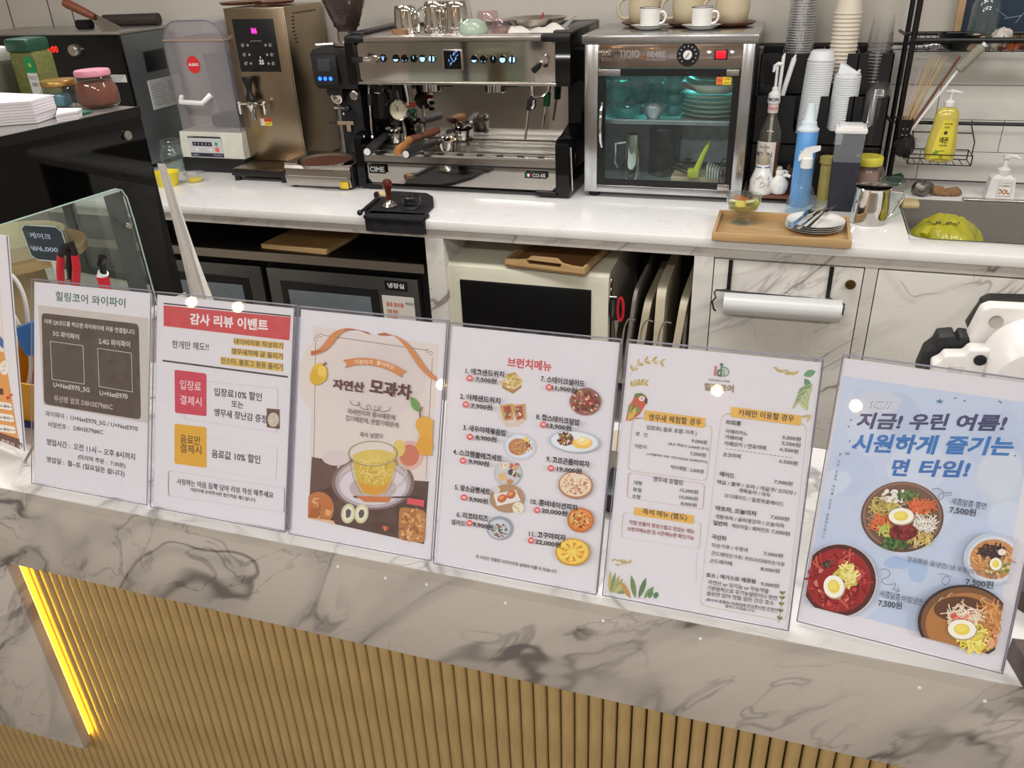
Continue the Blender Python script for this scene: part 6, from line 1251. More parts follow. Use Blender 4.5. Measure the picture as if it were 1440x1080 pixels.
L = (C_-B_).length; q_ = (C_-B_).to_track_quat('Z', 'Y').to_matrix().to_4x4(); q_.translation = B_; b = MB(); b.lathe(0, 0, [(.006, 0), (.015, .004)]+[(.014+.0018*(i % 2), .004+(L-.01)*i/16) for i in range(17)]+[(.005, L)], 18, q_); b.obj('bristles', mat('grey_bristle', (150, 146, 132), .9, 0, .3, 220, bump=1), t); MB().cyl(C_, C_+(C_-B_).normalized()*.008, .008).obj('bristle_tip', WHITEP, t)
# steel wool hanging below
c = PY(1272, 205, 3.07); b = lump((c.x, 3.06, c.z-.032), .034, 1, 60, (1, .8, 1)); random.seed(9)
for k in range(90):
    a, th = random.uniform(0, 2*pi), random.uniform(.2, pi-.2); p = Vector((c.x+.033*sin(th)*cos(a), 3.06+.027*sin(th)*sin(a), c.z+.033*cos(th))); b.tube([p, p+Vector((random.uniform(-.012, .012), random.uniform(-.01, 0), random.uniform(-.012, .012))), p+Vector((random.uniform(-.014, .014), -.004, random.uniform(-.014, .014)))], .0007, 3)
one(b, 'black_scourer', mat('scourer_dark', (38, 37, 37), .6, .3, .4, 200, bump=1), 'dark curly wire scourer hanging below the skewer holder', 'scourer')
# wire basket with yellow soap bottle
ba = thing('wire_basket', 'black wire basket hanging from the rack rail with the yellow bottle', 'basket', (.48, 3.07, .995))
x0_, x1_, yA, yB_, zb_, zm_ = .385, .575, 3.03, 3.115, .998, 1.03
b = MB(); b.tube([(x0_, yA, zb_), (x1_, yA, zb_), (x1_, yB_, zb_), (x0_, yB_, zb_)], .002, 6, True); b.tube([(x0_, yA, zm_), (x1_, yA, zm_), (x1_, yB_, zm_), (x0_, yB_, zm_)], .002, 6, True)
for k in range(9): x_ = x0_+(x1_-x0_)*k/8; b.tube([(x_, yA, zb_), (x_, yB_, zb_)], .0014, 5)
for (x_, y_) in ((x0_, yA), (x1_, yA), (x0_, yB_), (x1_, yB_)): b.tube([(x_, y_, zb_), (x_, y_, zm_+.0)], .002, 6)
for x_ in (x0_+.005, x1_-.004): b.tube([(x_, yA, zm_), (x_+.004, yA+.02, 1.07), (x_-.004, yB_, 1.11), (x_-.004, 3.12, 1.124)], .002, 6)
b.tube([(x0_, yB_, 1.085), (x1_, yB_, 1.085)], .002, 6)
b.obj('basket_wire', RK, ba)
cx, cy, z0 = .482, 3.072, 1.0005
t = thing('yellow_soap_bottle', 'large yellow dish soap bottle with white pump in the wire basket', 'bottle', (cx, cy, z0))
YB_ = mat('lemon_liquid', (208, 190, 92), .15, 0, .03, 10, coat=.5)
prof = [(.036, 0), (.044, .004), (.048, .03), (.044, .075), (.038, .11), (.037, .14), (.033, .162), (.02, .174), (.012, .177)]
ybo = MB().lathe(cx, cy, [(r_, z0+z) for r_, z in prof], 34, sy=.6).obj('bottle', YB_, t)
def rat(z):
    for (r0_, za), (r1_, zb2) in zip(prof, prof[1:]):
        if za <= z <= zb2: return r0_+(r1_-r0_)*(z-za)/(zb2-za)
    return .01
def curved(b, pts, col, lift=.0006):
    b.col = col; b.poly([(cx+x, cy-.6*sqrt(max(rat(z)**2-x*x, 0))-lift, z0+z) for x, z in pts])
b = MB(); n = 10; out = []
for i in range(n):  # label as vertical strips hugging the body
    za, zb2 = .012+.125*i/n, .012+.125*(i+1)/n
    def half(z): q = (z-.012)/.125; return -.030+.012*q**1.5*1.6, .030-.006*q-(.02 if q > .9 else 0)*(q-.9)*6
    for k in range(5):
        la, ra_ = half(za); lb_, rb = half(zb2); ua, ub = k/5, (k+1)/5
        curved(b, [(la+(ra_-la)*ua, za), (la+(ra_-la)*ub, za), (lb_+(rb-lb_)*ub, zb2), (lb_+(rb-lb_)*ua, zb2)], (226, 212, 70))
lbo = b.obj('label', INK, ybo, 'bright yellow leaf-shaped label')
b = MB()
def ctext(t_, x0, x1, z, h, col, bd=.02):
    vs, fs = glyphs(t_, bd); b.col = col; b.add([(cx+x0+(x1-x0)*x, cy-.6*sqrt(max(rat(z+h*y)**2-(x0+(x1-x0)*x)**2, 0))-.0012, z0+z+h*y) for x, y in vs], fs)
ctext('순수한 식물', -.006, .018, .122, .006, (80, 80, 40)); ctext('레몬', -.012, .014, .064, .02, (60, 60, 30), .03); ctext('주방세제', -.010, .012, .054, .006, (90, 90, 50)); ctext('생분해', -.008, .008, .038, .004, (110, 110, 60)); ctext('1.5L', -.006, .006, .018, .007, (60, 60, 30)); ctext('천연', -.004, .01, .11, .007, (80, 80, 40))
curved(b, [(.002+.006*cos(a), .097+.006*sin(a)) for a in [2*pi*i/14 for i in range(14)]], (60, 66, 46), .001); curved(b, [(-.026, .03), (-.018, .041), (-.006, .038), (-.014, .028)], (96, 140, 50), .001); b.obj('lettering', INK, lbo)
zp = z0+.176; MB().lathe(cx, cy, [(.016, zp), (.017, zp+.014), (.012, zp+.02), (.0045, zp+.022), (.004, zp+.042), (.008, zp+.043), (.008, zp+.05), (0, zp+.051)], 20).obj('pump', WHITEP, t); MB().tube([(cx-.02, cy, zp+.046), (cx, cy, zp+.048), (cx+.03, cy-.006, zp+.043)], [.003, .006, .003], 8).obj('pump_head', WHITEP, t)
# ================================================================== glass display case (left)
cdir = Vector((.1443, .9895, 0)).normalized(); cn = Vector((cdir.y, -cdir.x, 0)); CO = Vector((-1.316, 1.471, 1.0))
dc = thing('display_case', 'black countertop cake display case with clear side window at left', 'display case', (-1.5, 1.2, 1.0))
def cf(s, z, e=0): return CO+cdir*s+cn*e+Vector((0, 0, z))
CF = Face(CO, cdir, (0, 0, 1))
def cprism(poly, e, th, name, m, lab=None, par=None):
    b = MB(); b.prism(poly, CO+cn*e, cdir, (0, 0, 1), th); return b.obj(name, m, par or dc, lab)
# the side wall is black glass around a clear window
S0, H = -.56, .415
TG = clear('tinted_side_glass', (52, 50, 52), .9, .03, (10, 10, 11))
DG = mat('case_black', (12, 12, 13), .2, 0)
sw = MB(); win = [(S0, .272), (-.108, .274), (-.094, .268), (-.086, .25), (-.083, .20), (-.080, .0)]
for poly in ([(S0, .272), (-.108, .274), (-.094, .268), (-.086, .25), (0, .25), (0, H), (S0, H)], [(-.086, .25), (-.083, .20), (-.080, .001), (0, .001), (0, .25)]): sw.prism(poly, CO-cn*.006, cdir, (0, 0, 1), .006)
sw.obj('tinted_side_glass', TG, dc, 'dark tinted upper side glass')
cw_ = MB(); cw_.prism([(S0, .001), (-.080, .001), (-.083, .20), (-.086, .25), (-.094, .268), (-.108, .274), (S0, .272)], CO-cn*.004, cdir, (0, 0, 1), .004); cw_.obj('side_window', clear('window_glass', (246, 250, 248), .985, .02, refl=1.3), dc, 'clear side window')
MB().tube([cf(s, z, .001) for s, z in ((-.080, .001), (-.083, .20), (-.086, .25), (-.094, .268), (-.108, .274), (S0, .272))], .0016, 6).obj('window_edge', mat('green_glass_edge', (176, 200, 188), .2), dc, 'greenish polished glass edge')
for (s, z) in ((-.101, .192), ): MB().lathe(0, 0, [(.007, 0), (.006, .004), (0, .005)], 14, Matrix.Translation(cf(s, z, .001)) @ cn.to_track_quat('Z', 'Y').to_matrix().to_4x4()).obj('glass_bolt', CHROME, dc)
lk = MB().lathe(0, 0, [(.0095, 0), (.0095, .006), (.006, .007), (0, .006)], 20, Matrix.Translation(cf(-.048, .372, .001)) @ cn.to_track_quat('Z', 'Y').to_matrix().to_4x4()).obj('key_lock', STEEL, dc)
# top, posts, floor, back and shelves
def cbox(s0, s1, e0, e1, z0, z1, name, m, lab=None):
    b = MB(); b.prism([(s0, z0), (s1, z0), (s1, z1), (s0, z1)], CO+cn*e0, cdir, (0, 0, 1), e1-e0); return b.obj(name, m, dc, lab)
cbox(S0, .0, -.62, -.001, H, H+.006, 'top_glass', mat('grey_top_glass', (128, 126, 122), .15, 0, .02), 'grey glass top')
cbox(S0, .002, -.004, .001, H-.012, H+.007, 'top_edge', DG)
cbox(-.010, -.004, -.62, -.008, .03, H-.02, 'sliding_door', clear('door_clear', (236, 242, 240), .96), 'clear sliding rear door')
cbox(-.012, 0, -.62, -.008, .001, .03, 'door_track', DG); cbox(-.012, 0, -.62, -.008, H-.02, H, 'door_track', DG); cbox(-.013, .001, -.33, -.30, .03, H-.02, 'door_stile', DG)
cbox(S0, -.012, -.62, -.012, .001, .012, 'case_floor', mat('case_floor', (196, 196, 188), .4))
cbox(-.128, -.086, -.016, -.010, .012, .262, 'inner_post', mat('inner_dark', (38, 46, 50), .4))
MB().tube([cf(-.5, .40, -.30), cf(-.05, .40, -.30)], .006, 8).obj('case_lamp', mat('case_lamp_glow', (255, 244, 225), .5, emit=34), dc, 'thin lamp tube under the case top')
cbox(S0, -.13, -.60, -.10, .262, .268, 'inner_shelf', clear('shelf_glass', (236, 242, 240), .95))
# cake stand, dome and wooden round plate inside
def inside(px_, py_, e):  # point on the vertical plane e behind the side glass
    O = CO+cn*e; d = ray(px_, py_); return CAM+d*((O-CAM).dot(cn)/d.dot(cn))
c = cf(-.24, .012, -.20)
t = thing('wooden_cake_plate', 'round light wooden plate with a folded cloth inside the display case', 'plate', tuple(c))
zb3 = 1.013
MB().lathe(c.x, c.y, [(.05, zb3), (.045, zb3+.12), (.10, zb3+.128), (.145, zb3+.134), (.145, zb3+.15), (0, zb3+.15)], 36).obj('plate', mat('light_cake_wood', (190, 152, 104), .45, 0, .1, 14), t)
MB().lathe(c.x, c.y, [(.11, zb3+.15), (.11, zb3+.178), (.06, zb3+.186), (0, zb3+.188)], 30).obj('cake', mat('cream_cake', (222, 206, 178), .7, 0, .06, 30), t, 'pale cream cake')
c = cf(-.47, .012, -.14)
t = thing('cake_dome', 'clear dome over a pale green round base, far left in the display case', 'cake dome', (c.x, c.y, zb3))
MB().lathe(c.x, c.y, [(.12, zb3), (.125, zb3+.01), (.12, zb3+.022), (0, zb3+.024)], 36).obj('base', mat('pale_green_base', (190, 200, 166), .35), t)
MB().lathe(c.x, c.y, [(.108, zb3+.025), (.108, zb3+.09), (.085, zb3+.145), (.045, zb3+.17), (.01, zb3+.178)], 36).obj('dome', clear('dome_clear', (246, 250, 248), .96, .05, (190, 205, 200)), t)
# price card on a stick
pc_ = thing('price_sign', 'small dark price sign with white border reading cake, inside the case', 'sign', tuple(cf(-.30, .012, -.035)))
F1 = Face(inside(40, 360, -.03), Vector((1, .12, 0)), (0, 0, 1), (0, 230, 5.4))
P = Print(F1, 0); q = [F1.px(*p) for p in ((172, 490), (195, 462), (430, 476), (478, 514), (505, 600), (512, 700), (470, 742), (290, 725), (245, 690))]
b = MB(); b.prism(q[::-1], F1.O, F1.U, F1.V, .003)
b.v = b.v; so = b.obj('board', mat('chalk_dark', (48, 58, 68), .6), pc_)
P = Print(F1, .0034); bd_ = [(172, 490), (195, 462), (430, 476), (478, 514), (505, 600), (512, 700), (470, 742), (290, 725), (245, 690), (172, 490)]
P.stroke(bd_, 7, (205, 222, 214)); P.text('케이크', (240, 562), (400, 575), 44, (190, 205, 230), .01); P.text('₩6,000', (248, 660), (455, 676), 42, (190, 205, 230), .01); P.m.obj('lettering', INK, so)
MB().tube([F1.at(*F1.px(405, 735), .001), F1.at(*F1.px(455, 900), .001)], .004, 6).obj('stick', mat('pale_stick', (196, 206, 196), .5), pc_)
# white cloth hanging from the case's rear edge, and a dark cloth behind
b = MB(); nx, nz = 12, 22; vs = []
for j in range(nz):
    v = j/(nz-1); z = 1.30-.42*v
    for i in range(nx):
        u = i/(nx-1); wd = .012+.042*v; x_ = -1.314+u*wd*1.5+.003*sin(u*14+v*5); y_ = 1.484+.008*sin(u*12+v*2)*(v+.1); vs.append((x_, y_, z))
b.add(vs, [(j*nx+i, j*nx+i+1, (j+1)*nx+i+1, (j+1)*nx+i) for j in range(nz-1) for i in range(nx-1)])
one(b, 'white_apron', mat('white_cloth', (232, 228, 222), .9, 0, .03, 100), 'white cloth hanging down behind the right edge of the display case', 'cloth')
b = MB(); vs = []
for j in range(12):
    v = j/11
    for i in range(8):
        u = i/7; vs.append((-1.69+u*.07+.006*sin(u*9), 2.05+.012*sin(u*11+v), 1.02-.30*v))
b.add(vs, [(j*8+i, j*8+i+1, (j+1)*8+i+1, (j+1)*8+i) for j in range(11) for i in range(7)])
# ---- things on top of the case
ZC = 1.0+H+.0065
def card_stack(q0, q1, q2, q3, h, n, name, lab, cat, jig=.0012):
    P4 = [PZ(*q, ZC+h) for q in (q0, q1, q2, q3)]; c = sum(P4, Vector())/4; t = thing(name, lab, cat, (c.x, c.y, ZC)); random.seed(n)
    for k in range(n):
        dx, dy = random.uniform(-jig, jig), random.uniform(-jig, jig); b = MB(); b.prism([(p.x+dx, p.y+dy) for p in P4], (0, 0, ZC+.0005+h*k/n), (1, 0, 0), (0, 1, 0), h/n*.9); b.obj('card', mat('white_card', (222, 216, 220), .6, 0, .015), t)
    return t
card_stack((-40, 148), (43, 142), (74, 133), (0, 130), .042, 8, 'card_stack', 'big stack of white cards on the display case at far left', 'cards')
card_stack((78, 161), (108, 156), (114, 152), (80, 152), .016, 4, 'card_stack', 'small stack of white cards between big stack and jars', 'cards')
def jar(px_, py_, wpx, top, lidm, bodym, fill, name, lab, lidh=.018, filllab=None):
    c = PZ(px_, py_, ZC); k = (c-CAM).dot(_f)/FPX; r = wpx*k/2; zt = PY(px_, top, c.y).z; h = zt-ZC
    t = thing(name, lab, 'jar', (c.x, c.y, ZC))
    MB().lathe(c.x, c.y, [(r*.82, ZC+.001), (r*.98, ZC+.008), (r, ZC+.02), (r*.98, ZC+h*.5), (r*.85, ZC+h*.72), (r*.76, ZC+h-lidh)], 30).obj('jar_body', bodym, t)
    if fill: MB().lathe(c.x, c.y, [(r*.78, ZC+.004), (r*.93, ZC+.01), (r*.95, ZC+.02), (r*.93, ZC+h*.5), (r*.82, ZC+h*.69), (0, ZC+h*.7)], 28).obj('contents', fill, t, filllab)
    MB().lathe(c.x, c.y, [(r*.80, ZC+h-lidh), (r*.84, ZC+h-lidh+.002), (r*.84, ZC+h-.003), (r*.8, ZC+h), (0, ZC+h)], 30).obj('lid', lidm, t); return t
jar(142, 150, 56, 98, mat('pink_lid', (214, 140, 156), .4), clear('jar_glass', (250, 250, 248), .98), mat('chili_red_brown', (110, 48, 20), .55, 0, .25, 90), 'chili_jar', 'glass jar of reddish brown paste with pink lid on the display case', .012)
jar(92, 150, 56, 112, mat('gold_lid', (176, 138, 74), .3, .6, .2, 60), clear('jar_glass'), None, 'spice_jar', 'clear glass jar with a gold lid left of the pink-lidded jar', .012)
q = PZ(93, 150, ZC); one(MB().box(q.x-.016, q.x+.010, q.y-.012, q.y+.012, ZC+.002, ZC+.028, .004), 'blue_packet', mat('blue_green_packet', (96, 150, 170), .5), 'small blue-green packet inside the gold-lidded jar', 'packet')
# herb tub with green lid
c = PZ(48, 150, ZC); c = PZ(52, 150, ZC); k = (c-CAM).dot(_f)/FPX
t = thing('herb_tub', 'square herb tub with dark green lid and green label reading parsley', 'tub', (c.x, c.y+.03, ZC)); w_ = 23*k; zt = PY(30, 72, c.y+.03).z
x_, y_ = c.x-.015, c.y+.04
MB().box(x_-w_, x_+w_*.9, y_-w_*.8, y_+w_*.8, ZC+.0005, zt, .008).obj('tub_body', mat('dried_herb_green', (104, 108, 56), .7, 0, .25, 120), t)
MB().box(x_-w_*1.05, x_+w_*.75, y_-w_*.85, y_+w_*.85, zt-.001, zt+.026, .006).obj('lid', mat('bottle_green_lid', (28, 74, 56), .35), t)
P = Print(Face((x_+w_*.1, y_-w_*.8-.0006, ZC+.004), (1, 0, 0), (0, 0, 1)), px=False); lw = w_*.78; lh = zt-ZC-.01
P.poly([(0, 0), (lw, 0), (lw, lh*.72), (0, lh*.72)], (214, 214, 208)); P.poly([(0, lh*.64), (lw, lh*.64), (lw, lh*.86)]+[(lw/2+lw/2*cos(radians(a)), lh*.86+lh*.12*sin(radians(a))) for a in range(10, 180, 20)]+[(0, lh*.86)], (30, 136, 78))
P.ell((lw*.5, lh*.8), lw*.16, lw*.16, (150, 190, 90), 12); P.text('PARSLEY', (lw*.06, lh*.5), (lw*.94, lh*.5), lh*.08, (110, 100, 100)); P.text('파슬리', (lw*.2, lh*.36), (lw*.8, lh*.36), lh*.09, (90, 84, 84), .02); P.m.obj('label', INK, t)
# white-lidded plastic box in front of it
c = PZ(2, 150, ZC); x_, y_ = c.x-.01, c.y+.01; zt = PY(5, 88, y_).z
t = thing('plastic_tub', 'greyish clear tub with a wide white lid at the left edge of the case', 'tub', (x_, y_, ZC))
MB().box(x_-.08, x_+.036, y_-.035, y_+.035, ZC+.0005, zt, .006).obj('tub_body', clear('tub_plastic', (150, 150, 140), .6, .15, (140, 138, 126)), t); MB().box(x_-.085, x_+.03, y_-.04, y_+.04, zt-.001, zt+.030, .008).obj('lid', WHITEP, t)
c = PZ(117, 160, ZC); b = MB(); b.box(c.x-.018, c.x+.012, c.y-.012, c.y+.014, ZC, ZC+.005, .001); one(b, 'green_packet', mat('packet_green', (40, 100, 74), .5), 'flat green packet under the edge of the pink-lidded jar', 'packet')
# ================================================================== things behind the wifi sign
ph = thing('pen_holder', 'clear holder with scissors and pens behind the wifi sign', 'holder', (-1.05, .93, 1.0)); ph.location = (-1.02, .93, 1.0)
MB().shell(-1.02, .93, [(.04, 1.0005), (.042, 1.11)], .002, 20).obj('holder_cup', clear('holder_clear', (190, 196, 198), .6, .1, (150, 155, 160)), ph)
RP = mat('red_plastic')
def up(px_, py_, Y): return PY(px_, py_, Y)
s2 = thing('scissors', 'red-handled scissors with black tips standing behind the wifi sign', 'scissors', (-1.04, .93, 1.01))
YP = .93
for k, pts in enumerate((((86, 400), (84.5, 378), (86, 358)), ((107, 400), (108, 378), (105, 358)))):
    MB().tube([up(*p, YP) for p in pts], .0058, 10).obj('handle', RP, s2, 'red handle')
MB().tube([up(86, 358, YP), up(92, 348, YP), up(101, 342, YP), up(105, 358, YP)], [.0062, .0065, .0045, .0058], 10).obj('handle_top', BLACK, s2)
MB().tube([up(97, 352, YP), up(97, 370, YP), up(98, 392, YP)], [.004, .0045, .003], 8).obj('handle_inner', BLACK, s2)
MB().tube([up(97, 392, YP), (up(97, 392, YP).x+.005, YP, 1.0035)], .004, 8).obj('blade', CHROME, s2)
t = thing('black_marker', 'black pen standing between the scissors and the red marker', 'pen', (-1.0, .93, 1.01))
MB().tube([(up(131, 410, YP).x-.012, YP, 1.0035), up(143, 368, YP)], .005, 10).obj('barrel', BLACK, t); MB().tube([up(141.5, 372, YP), up(144, 361, YP)], .0062, 10).obj('cap', BLACKG, t)
t = thing('red_marker', 'red marker with a white end standing behind the wifi sign', 'marker', (-.98, .93, 1.01))
MB().tube([(up(140, 410, YP).x-.004, YP, 1.0035), up(144, 388, YP)], .0088, 14).obj('barrel', RP, t); MB().tube([up(143.6, 390, YP), up(145.3, 383, YP)], .0078, 14).obj('end_plug', WHITEP, t)
# yellow desk box with a blue thing and white cables
t = thing('yellow_box', 'yellow open card box with dark blue base behind the wifi sign', 'box', (-1.17, .93, 1.0))
YM = mat('deep_yellow', (232, 168, 28), .5); a0_ = PZ(27, 640, 1.0)
bx0, bx1 = -1.235, -1.03
MB().box(bx0, bx1, .875, .97, 1.0005, 1.012, .001).obj('base', mat('navy_base', (44, 56, 110), .5), t)
b = MB(); b.box(bx0, bx1, .88, .884, 1.012, 1.085); b.box(bx0, bx1, .96, .964, 1.012, 1.125); b.prism([(.88, 1.012), (.964, 1.012), (.964, 1.125), (.92, 1.12), (.88, 1.085)], (bx0, 0, 0), (0, 1, 0), (0, 0, 1), .003); b.prism([(.88, 1.012), (.964, 1.012), (.964, 1.125), (.92, 1.12), (.88, 1.085)], (bx1-.003, 0, 0), (0, 1, 0), (0, 0, 1), .003); b.box((bx0+bx1)/2-.001, (bx0+bx1)/2+.001, .884, .96, 1.012, 1.09); b.obj('box_body', YM, t)
b = MB(); q = [PY(*p, .90) for p in ((22, 462), (44, 454), (48, 470), (47, 500), (36, 500), (27, 486))]; b.add(q+[v+Vector((0, .02, 0)) for v in q], [tuple(range(6)), tuple(range(11, 5, -1))]+[(i, i+6, (i+1) % 6+6, (i+1) % 6) for i in range(6)]); one(b, 'blue_clip', mat('strong_blue', (30, 116, 190), .35), 'bright blue plastic clip above the yellow box', 'clip')
t = thing('white_cable', 'white cable running down beside the yellow box', 'cable', (-1.2, .93, 1.0))
WC = mat('white_cable', (222, 220, 216), .4)
MB().tube(bez([PY(12, 384, .95), PY(36, 400, .94), PY(40, 440, .93), PY(39, 470, .92)], 12), .0035, 8).obj('cable', WC, t); MB().tube(bez([PY(43, 500, .91), PY(46, 530, .90), PY(36, 556, .885), PY(26, 566, .88)], 12), .003, 8).obj('cable', WC, t); MB().tube([PY(8, 424, .93), PY(26, 458, .92)], [.003, .0045], 8).obj('cable', WC, t)
MB().tube([PY(5, 372, .95), PY(14, 385, .95)], .005, 8).obj('plug_tip', mat('bronze_tip', (120, 96, 74), .4, .6), t)
# dark phone-like edge and silver strip left behind are not modelled; the white bin and things behind menu gaps:
b = MB(); b.box(-.20, -.12, .98, 1.04, 1.0005, 1.05, .004); one(b, 'tissue_box', mat('beige_box', (196, 186, 160), .6), 'low beige box just visible between the two menus', 'box')
one(MB().cyl((-.145, .90, 1.0005), (-.145, .90, 1.115), .012, n=16), 'red_bottle', RP, 'red tube standing in the gap between the two menu boards', 'tube')
b = MB(); b.box(-.19, -.10, .90, .97, 1.0005, 1.03, .004); one(b, 'black_box', BLACK, 'low black box behind the gap between the two menu boards', 'box')
# ================================================================== white terminal (right)
pt = thing('card_terminal', 'white counter-top card terminal with black back cradle at the right edge', 'terminal', (.36, .98, 1.0))
YT = 1.06; fz = (1250, 380, 6.0)
def pq(x, y, Y=YT): return PY(fz[0]+x/fz[2], fz[1]+y/fz[2], Y)
def slab(pts, Y, th, name, m, par=pt, bev=.003, lab=None):
    q = [pq(x, y, Y) for x, y in pts]; me = bmesh.new(); f = me.faces.new([me.verts.new(v) for v in q]); 
    r_ = bmesh.ops.extrude_face_region(me, geom=[f]); vv = [e for e in r_['geom'] if isinstance(e, bmesh.types.BMVert)]; bmesh.ops.translate(me, verts=vv, vec=(0, th, 0)); bmesh.ops.recalc_face_normals(me, faces=me.faces)
    bmesh.ops.bevel(me, geom=list(me.edges), offset=bev, segments=3, profile=.5, affect='EDGES', clamp_overlap=True); me.verts.ensure_lookup_table(); me.verts.index_update()
    b = MB(); b.add([v.co.copy() for v in me.verts], [[v.index for v in f.verts] for f in me.faces]); me.free(); return b.obj(name, m, par, lab)
WT = mat('warm_white_plastic', (232, 228, 224), .3, 0, .01)
slab([(775, 350), (800, 295), (872, 262), (1250, 272), (1500, 290), (1500, 420), (1250, 400), (1140, 420), (860, 420), (700, 560), (665, 500)], YT+.012, .030, 'black_back', BLACK, lab='black back shell')
slab([(770, 385), (800, 340), (870, 313), (1500, 345), (1500, 900), (800, 900), (690, 640), (670, 580)], YT-.02, .024, 'white_housing', WT, lab='glossy white housing')
slab([(480, 725), (640, 725), (690, 675), (860, 680), (865, 740), (790, 900), (790, 1000), (350, 1000), (370, 800), (440, 770)], YT-.05, .024, 'white_arm', WT)
slab([(240, 850), (310, 690), (385, 640), (425, 565), (560, 555), (578, 605), (605, 560), (690, 570), (660, 740), (480, 740), (420, 950), (240, 950)], YT-.02, .03, 'black_cradle', mat('matt_black'))
c = pq(1200, 800, YT-.03)
o = MB().lathe(c.x, YT-.05, [(.0, 1.12), (.04, 1.122), (.045, 1.13)], 12)
T = Matrix.Translation(pq(1240, 760, YT-.035)) @ Matrix.Rotation(pi/2+.25, 4, 'X'); MB().lathe(0, 0, [(.058, -.01), (.055, .03), (.05, .045), (.04, .05), (0, .05)], 40, T).obj('round_cover', WT, pt, 'big round white cover')
for (x, y, r_, m_) in ((905, 437, .0082, STEEL), (770, 760, .0072, BLACK)):
    c = pq(x, y, YT-.051 if m_ is BLACK else YT-.0205); MB().lathe(0, 0, [(r_, 0), (r_*.9, .0015), (r_*.5, .0005), (0, .0005)], 18, Matrix.Translation(c) @ Matrix.Rotation(pi/2, 4, 'X')).obj('screw' if m_ is STEEL else 'rubber_foot', m_, pt)
P = Print(Face(pq(560, 850, YT-.0502), (1, 0, 0), (0, 0, 1), fz), .0006)
for k in range(4): P.text('MODEL : K-2208', (500, 822+17*k), (640-12*k, 826+17*k), 10, (176, 168, 164))
P.m.obj('lettering', INK, pt)
MB().box(.25, .42, YT-.03, YT+.06, 1.0005, 1.10, .01).obj('stand', WT, pt)
# brown wooden pieces at the far right
W1 = mat('walnut_block', (74, 58, 50), .5, 0, .12, 20, stretch=(1, 6, 6))
q = [PZ(*p, 1.0) for p in ((1427, 900), (1422, 872), (1470, 880), (1470, 960), (1440, 950))]
q0, q1, q2 = PZ(1424, 896, 1.03), PZ(1470, 905, 1.03), PZ(1470, 1000, 1.03)
b = MB(); b.prism([(q0.x, q0.y), (q0.x+.02, q0.y-.085), (q0.x+.2, q0.y-.05), (q0.x+.2, q0.y+.02)], (0, 0, 1.0005), (1, 0, 0), (0, 1, 0), .028); one(b, 'wooden_block', W1, 'front dark walnut block at the right edge of the service counter', 'block')
q0 = PZ(1426, 790, 1.03); b = MB(); b.prism([(q0.x-.002, q0.y-.045), (q0.x+.03, q0.y-.075), (q0.x+.2, q0.y-.05), (q0.x+.2, q0.y+.06), (q0.x, q0.y+.03)], (0, 0, 1.0005), (1, 0, 0), (0, 1, 0), .026); one(b, 'wooden_block', W1, 'rear dark walnut block behind the noodle menu board', 'block')
# ================================================================== acrylic sign holders
LEAN = Vector((0, .113, .286))
def holder(name, lab, x0, x1, y, zf, th=.002, h=.3075, back=True, dy=0, yaw=0):
    O = Vector((x0, y, 1.0022)); U = Vector((x1-x0, dy, 0)); w_ = U.length
    t = thing(name, lab, 'sign', ((x0+x1)/2, y+.03, 1.0))
    F = Face(O, U, LEAN, zf); b = MB()
    b.prism([(0, 0), (w_, 0), (w_, h), (0, h)], F.O+F.N*.0032, F.U, F.V, .0016); b.obj('front_sheet', ACR, t, 'clear acrylic front sheet')
    b = MB(); b.prism([(0, 0), (w_, 0), (w_, h), (0, h)], F.O-F.N*.0034, F.U, F.V, .002); b.obj('back_sheet', ACR, t, 'clear acrylic back sheet')
    b = MB(); e = .0034
    for pth in ([F.at(0, 0, .004), F.at(0, h, .004)], [F.at(w_, 0, .004), F.at(w_, h, .004)], [F.at(0, 0, .004), F.at(w_, 0, .004)], [F.at(0, h, .004), F.at(w_, h, .004)], [F.at(0, h, -.003), F.at(w_, h, -.003)], [F.at(w_, 0, -.003), F.at(w_, h, -.003)]): b.tube(pth, .0007, 5)
    b.obj('sheet_edge', mat('acrylic_edge_grey', (128, 126, 142), .2), t, 'grey polished acrylic edge')
    # foot: flat base behind plus folded support
    bb = MB(); d = Vector((-U.y, U.x, 0)).normalized(); A0 = O-Vector((0, 0, .0017)); 
    bb.prism([(0, 0), (w_, 0), (w_, .085), (0, .085)], A0, F.U, d, .0016); bb.obj('foot_plate', ACR, t)
    p = Print(F, .0); p.W, p.H, p.t = w_, h, t
    m_ = .0015; sh = MB(); sh.prism([(m_, m_), (w_-m_, m_), (w_-m_, h-.004), (m_, h-.004)], F.O+F.N*.0002, F.U, F.V, .0005)
    p.paper = sh.obj('paper', mat('sign_paper', (228, 226, 232), .55, 0, .008, 8), t, 'printed white paper'); p.e = .0008; p.clip = [(m_, m_), (w_-m_, m_), (w_-m_, h-.004), (m_, h-.004)]
    return p
def finish(p, name='print'):
    p.m.obj(name, INK, p.paper, sm=False); p.m = MB()
DKT = (66, 62, 66)
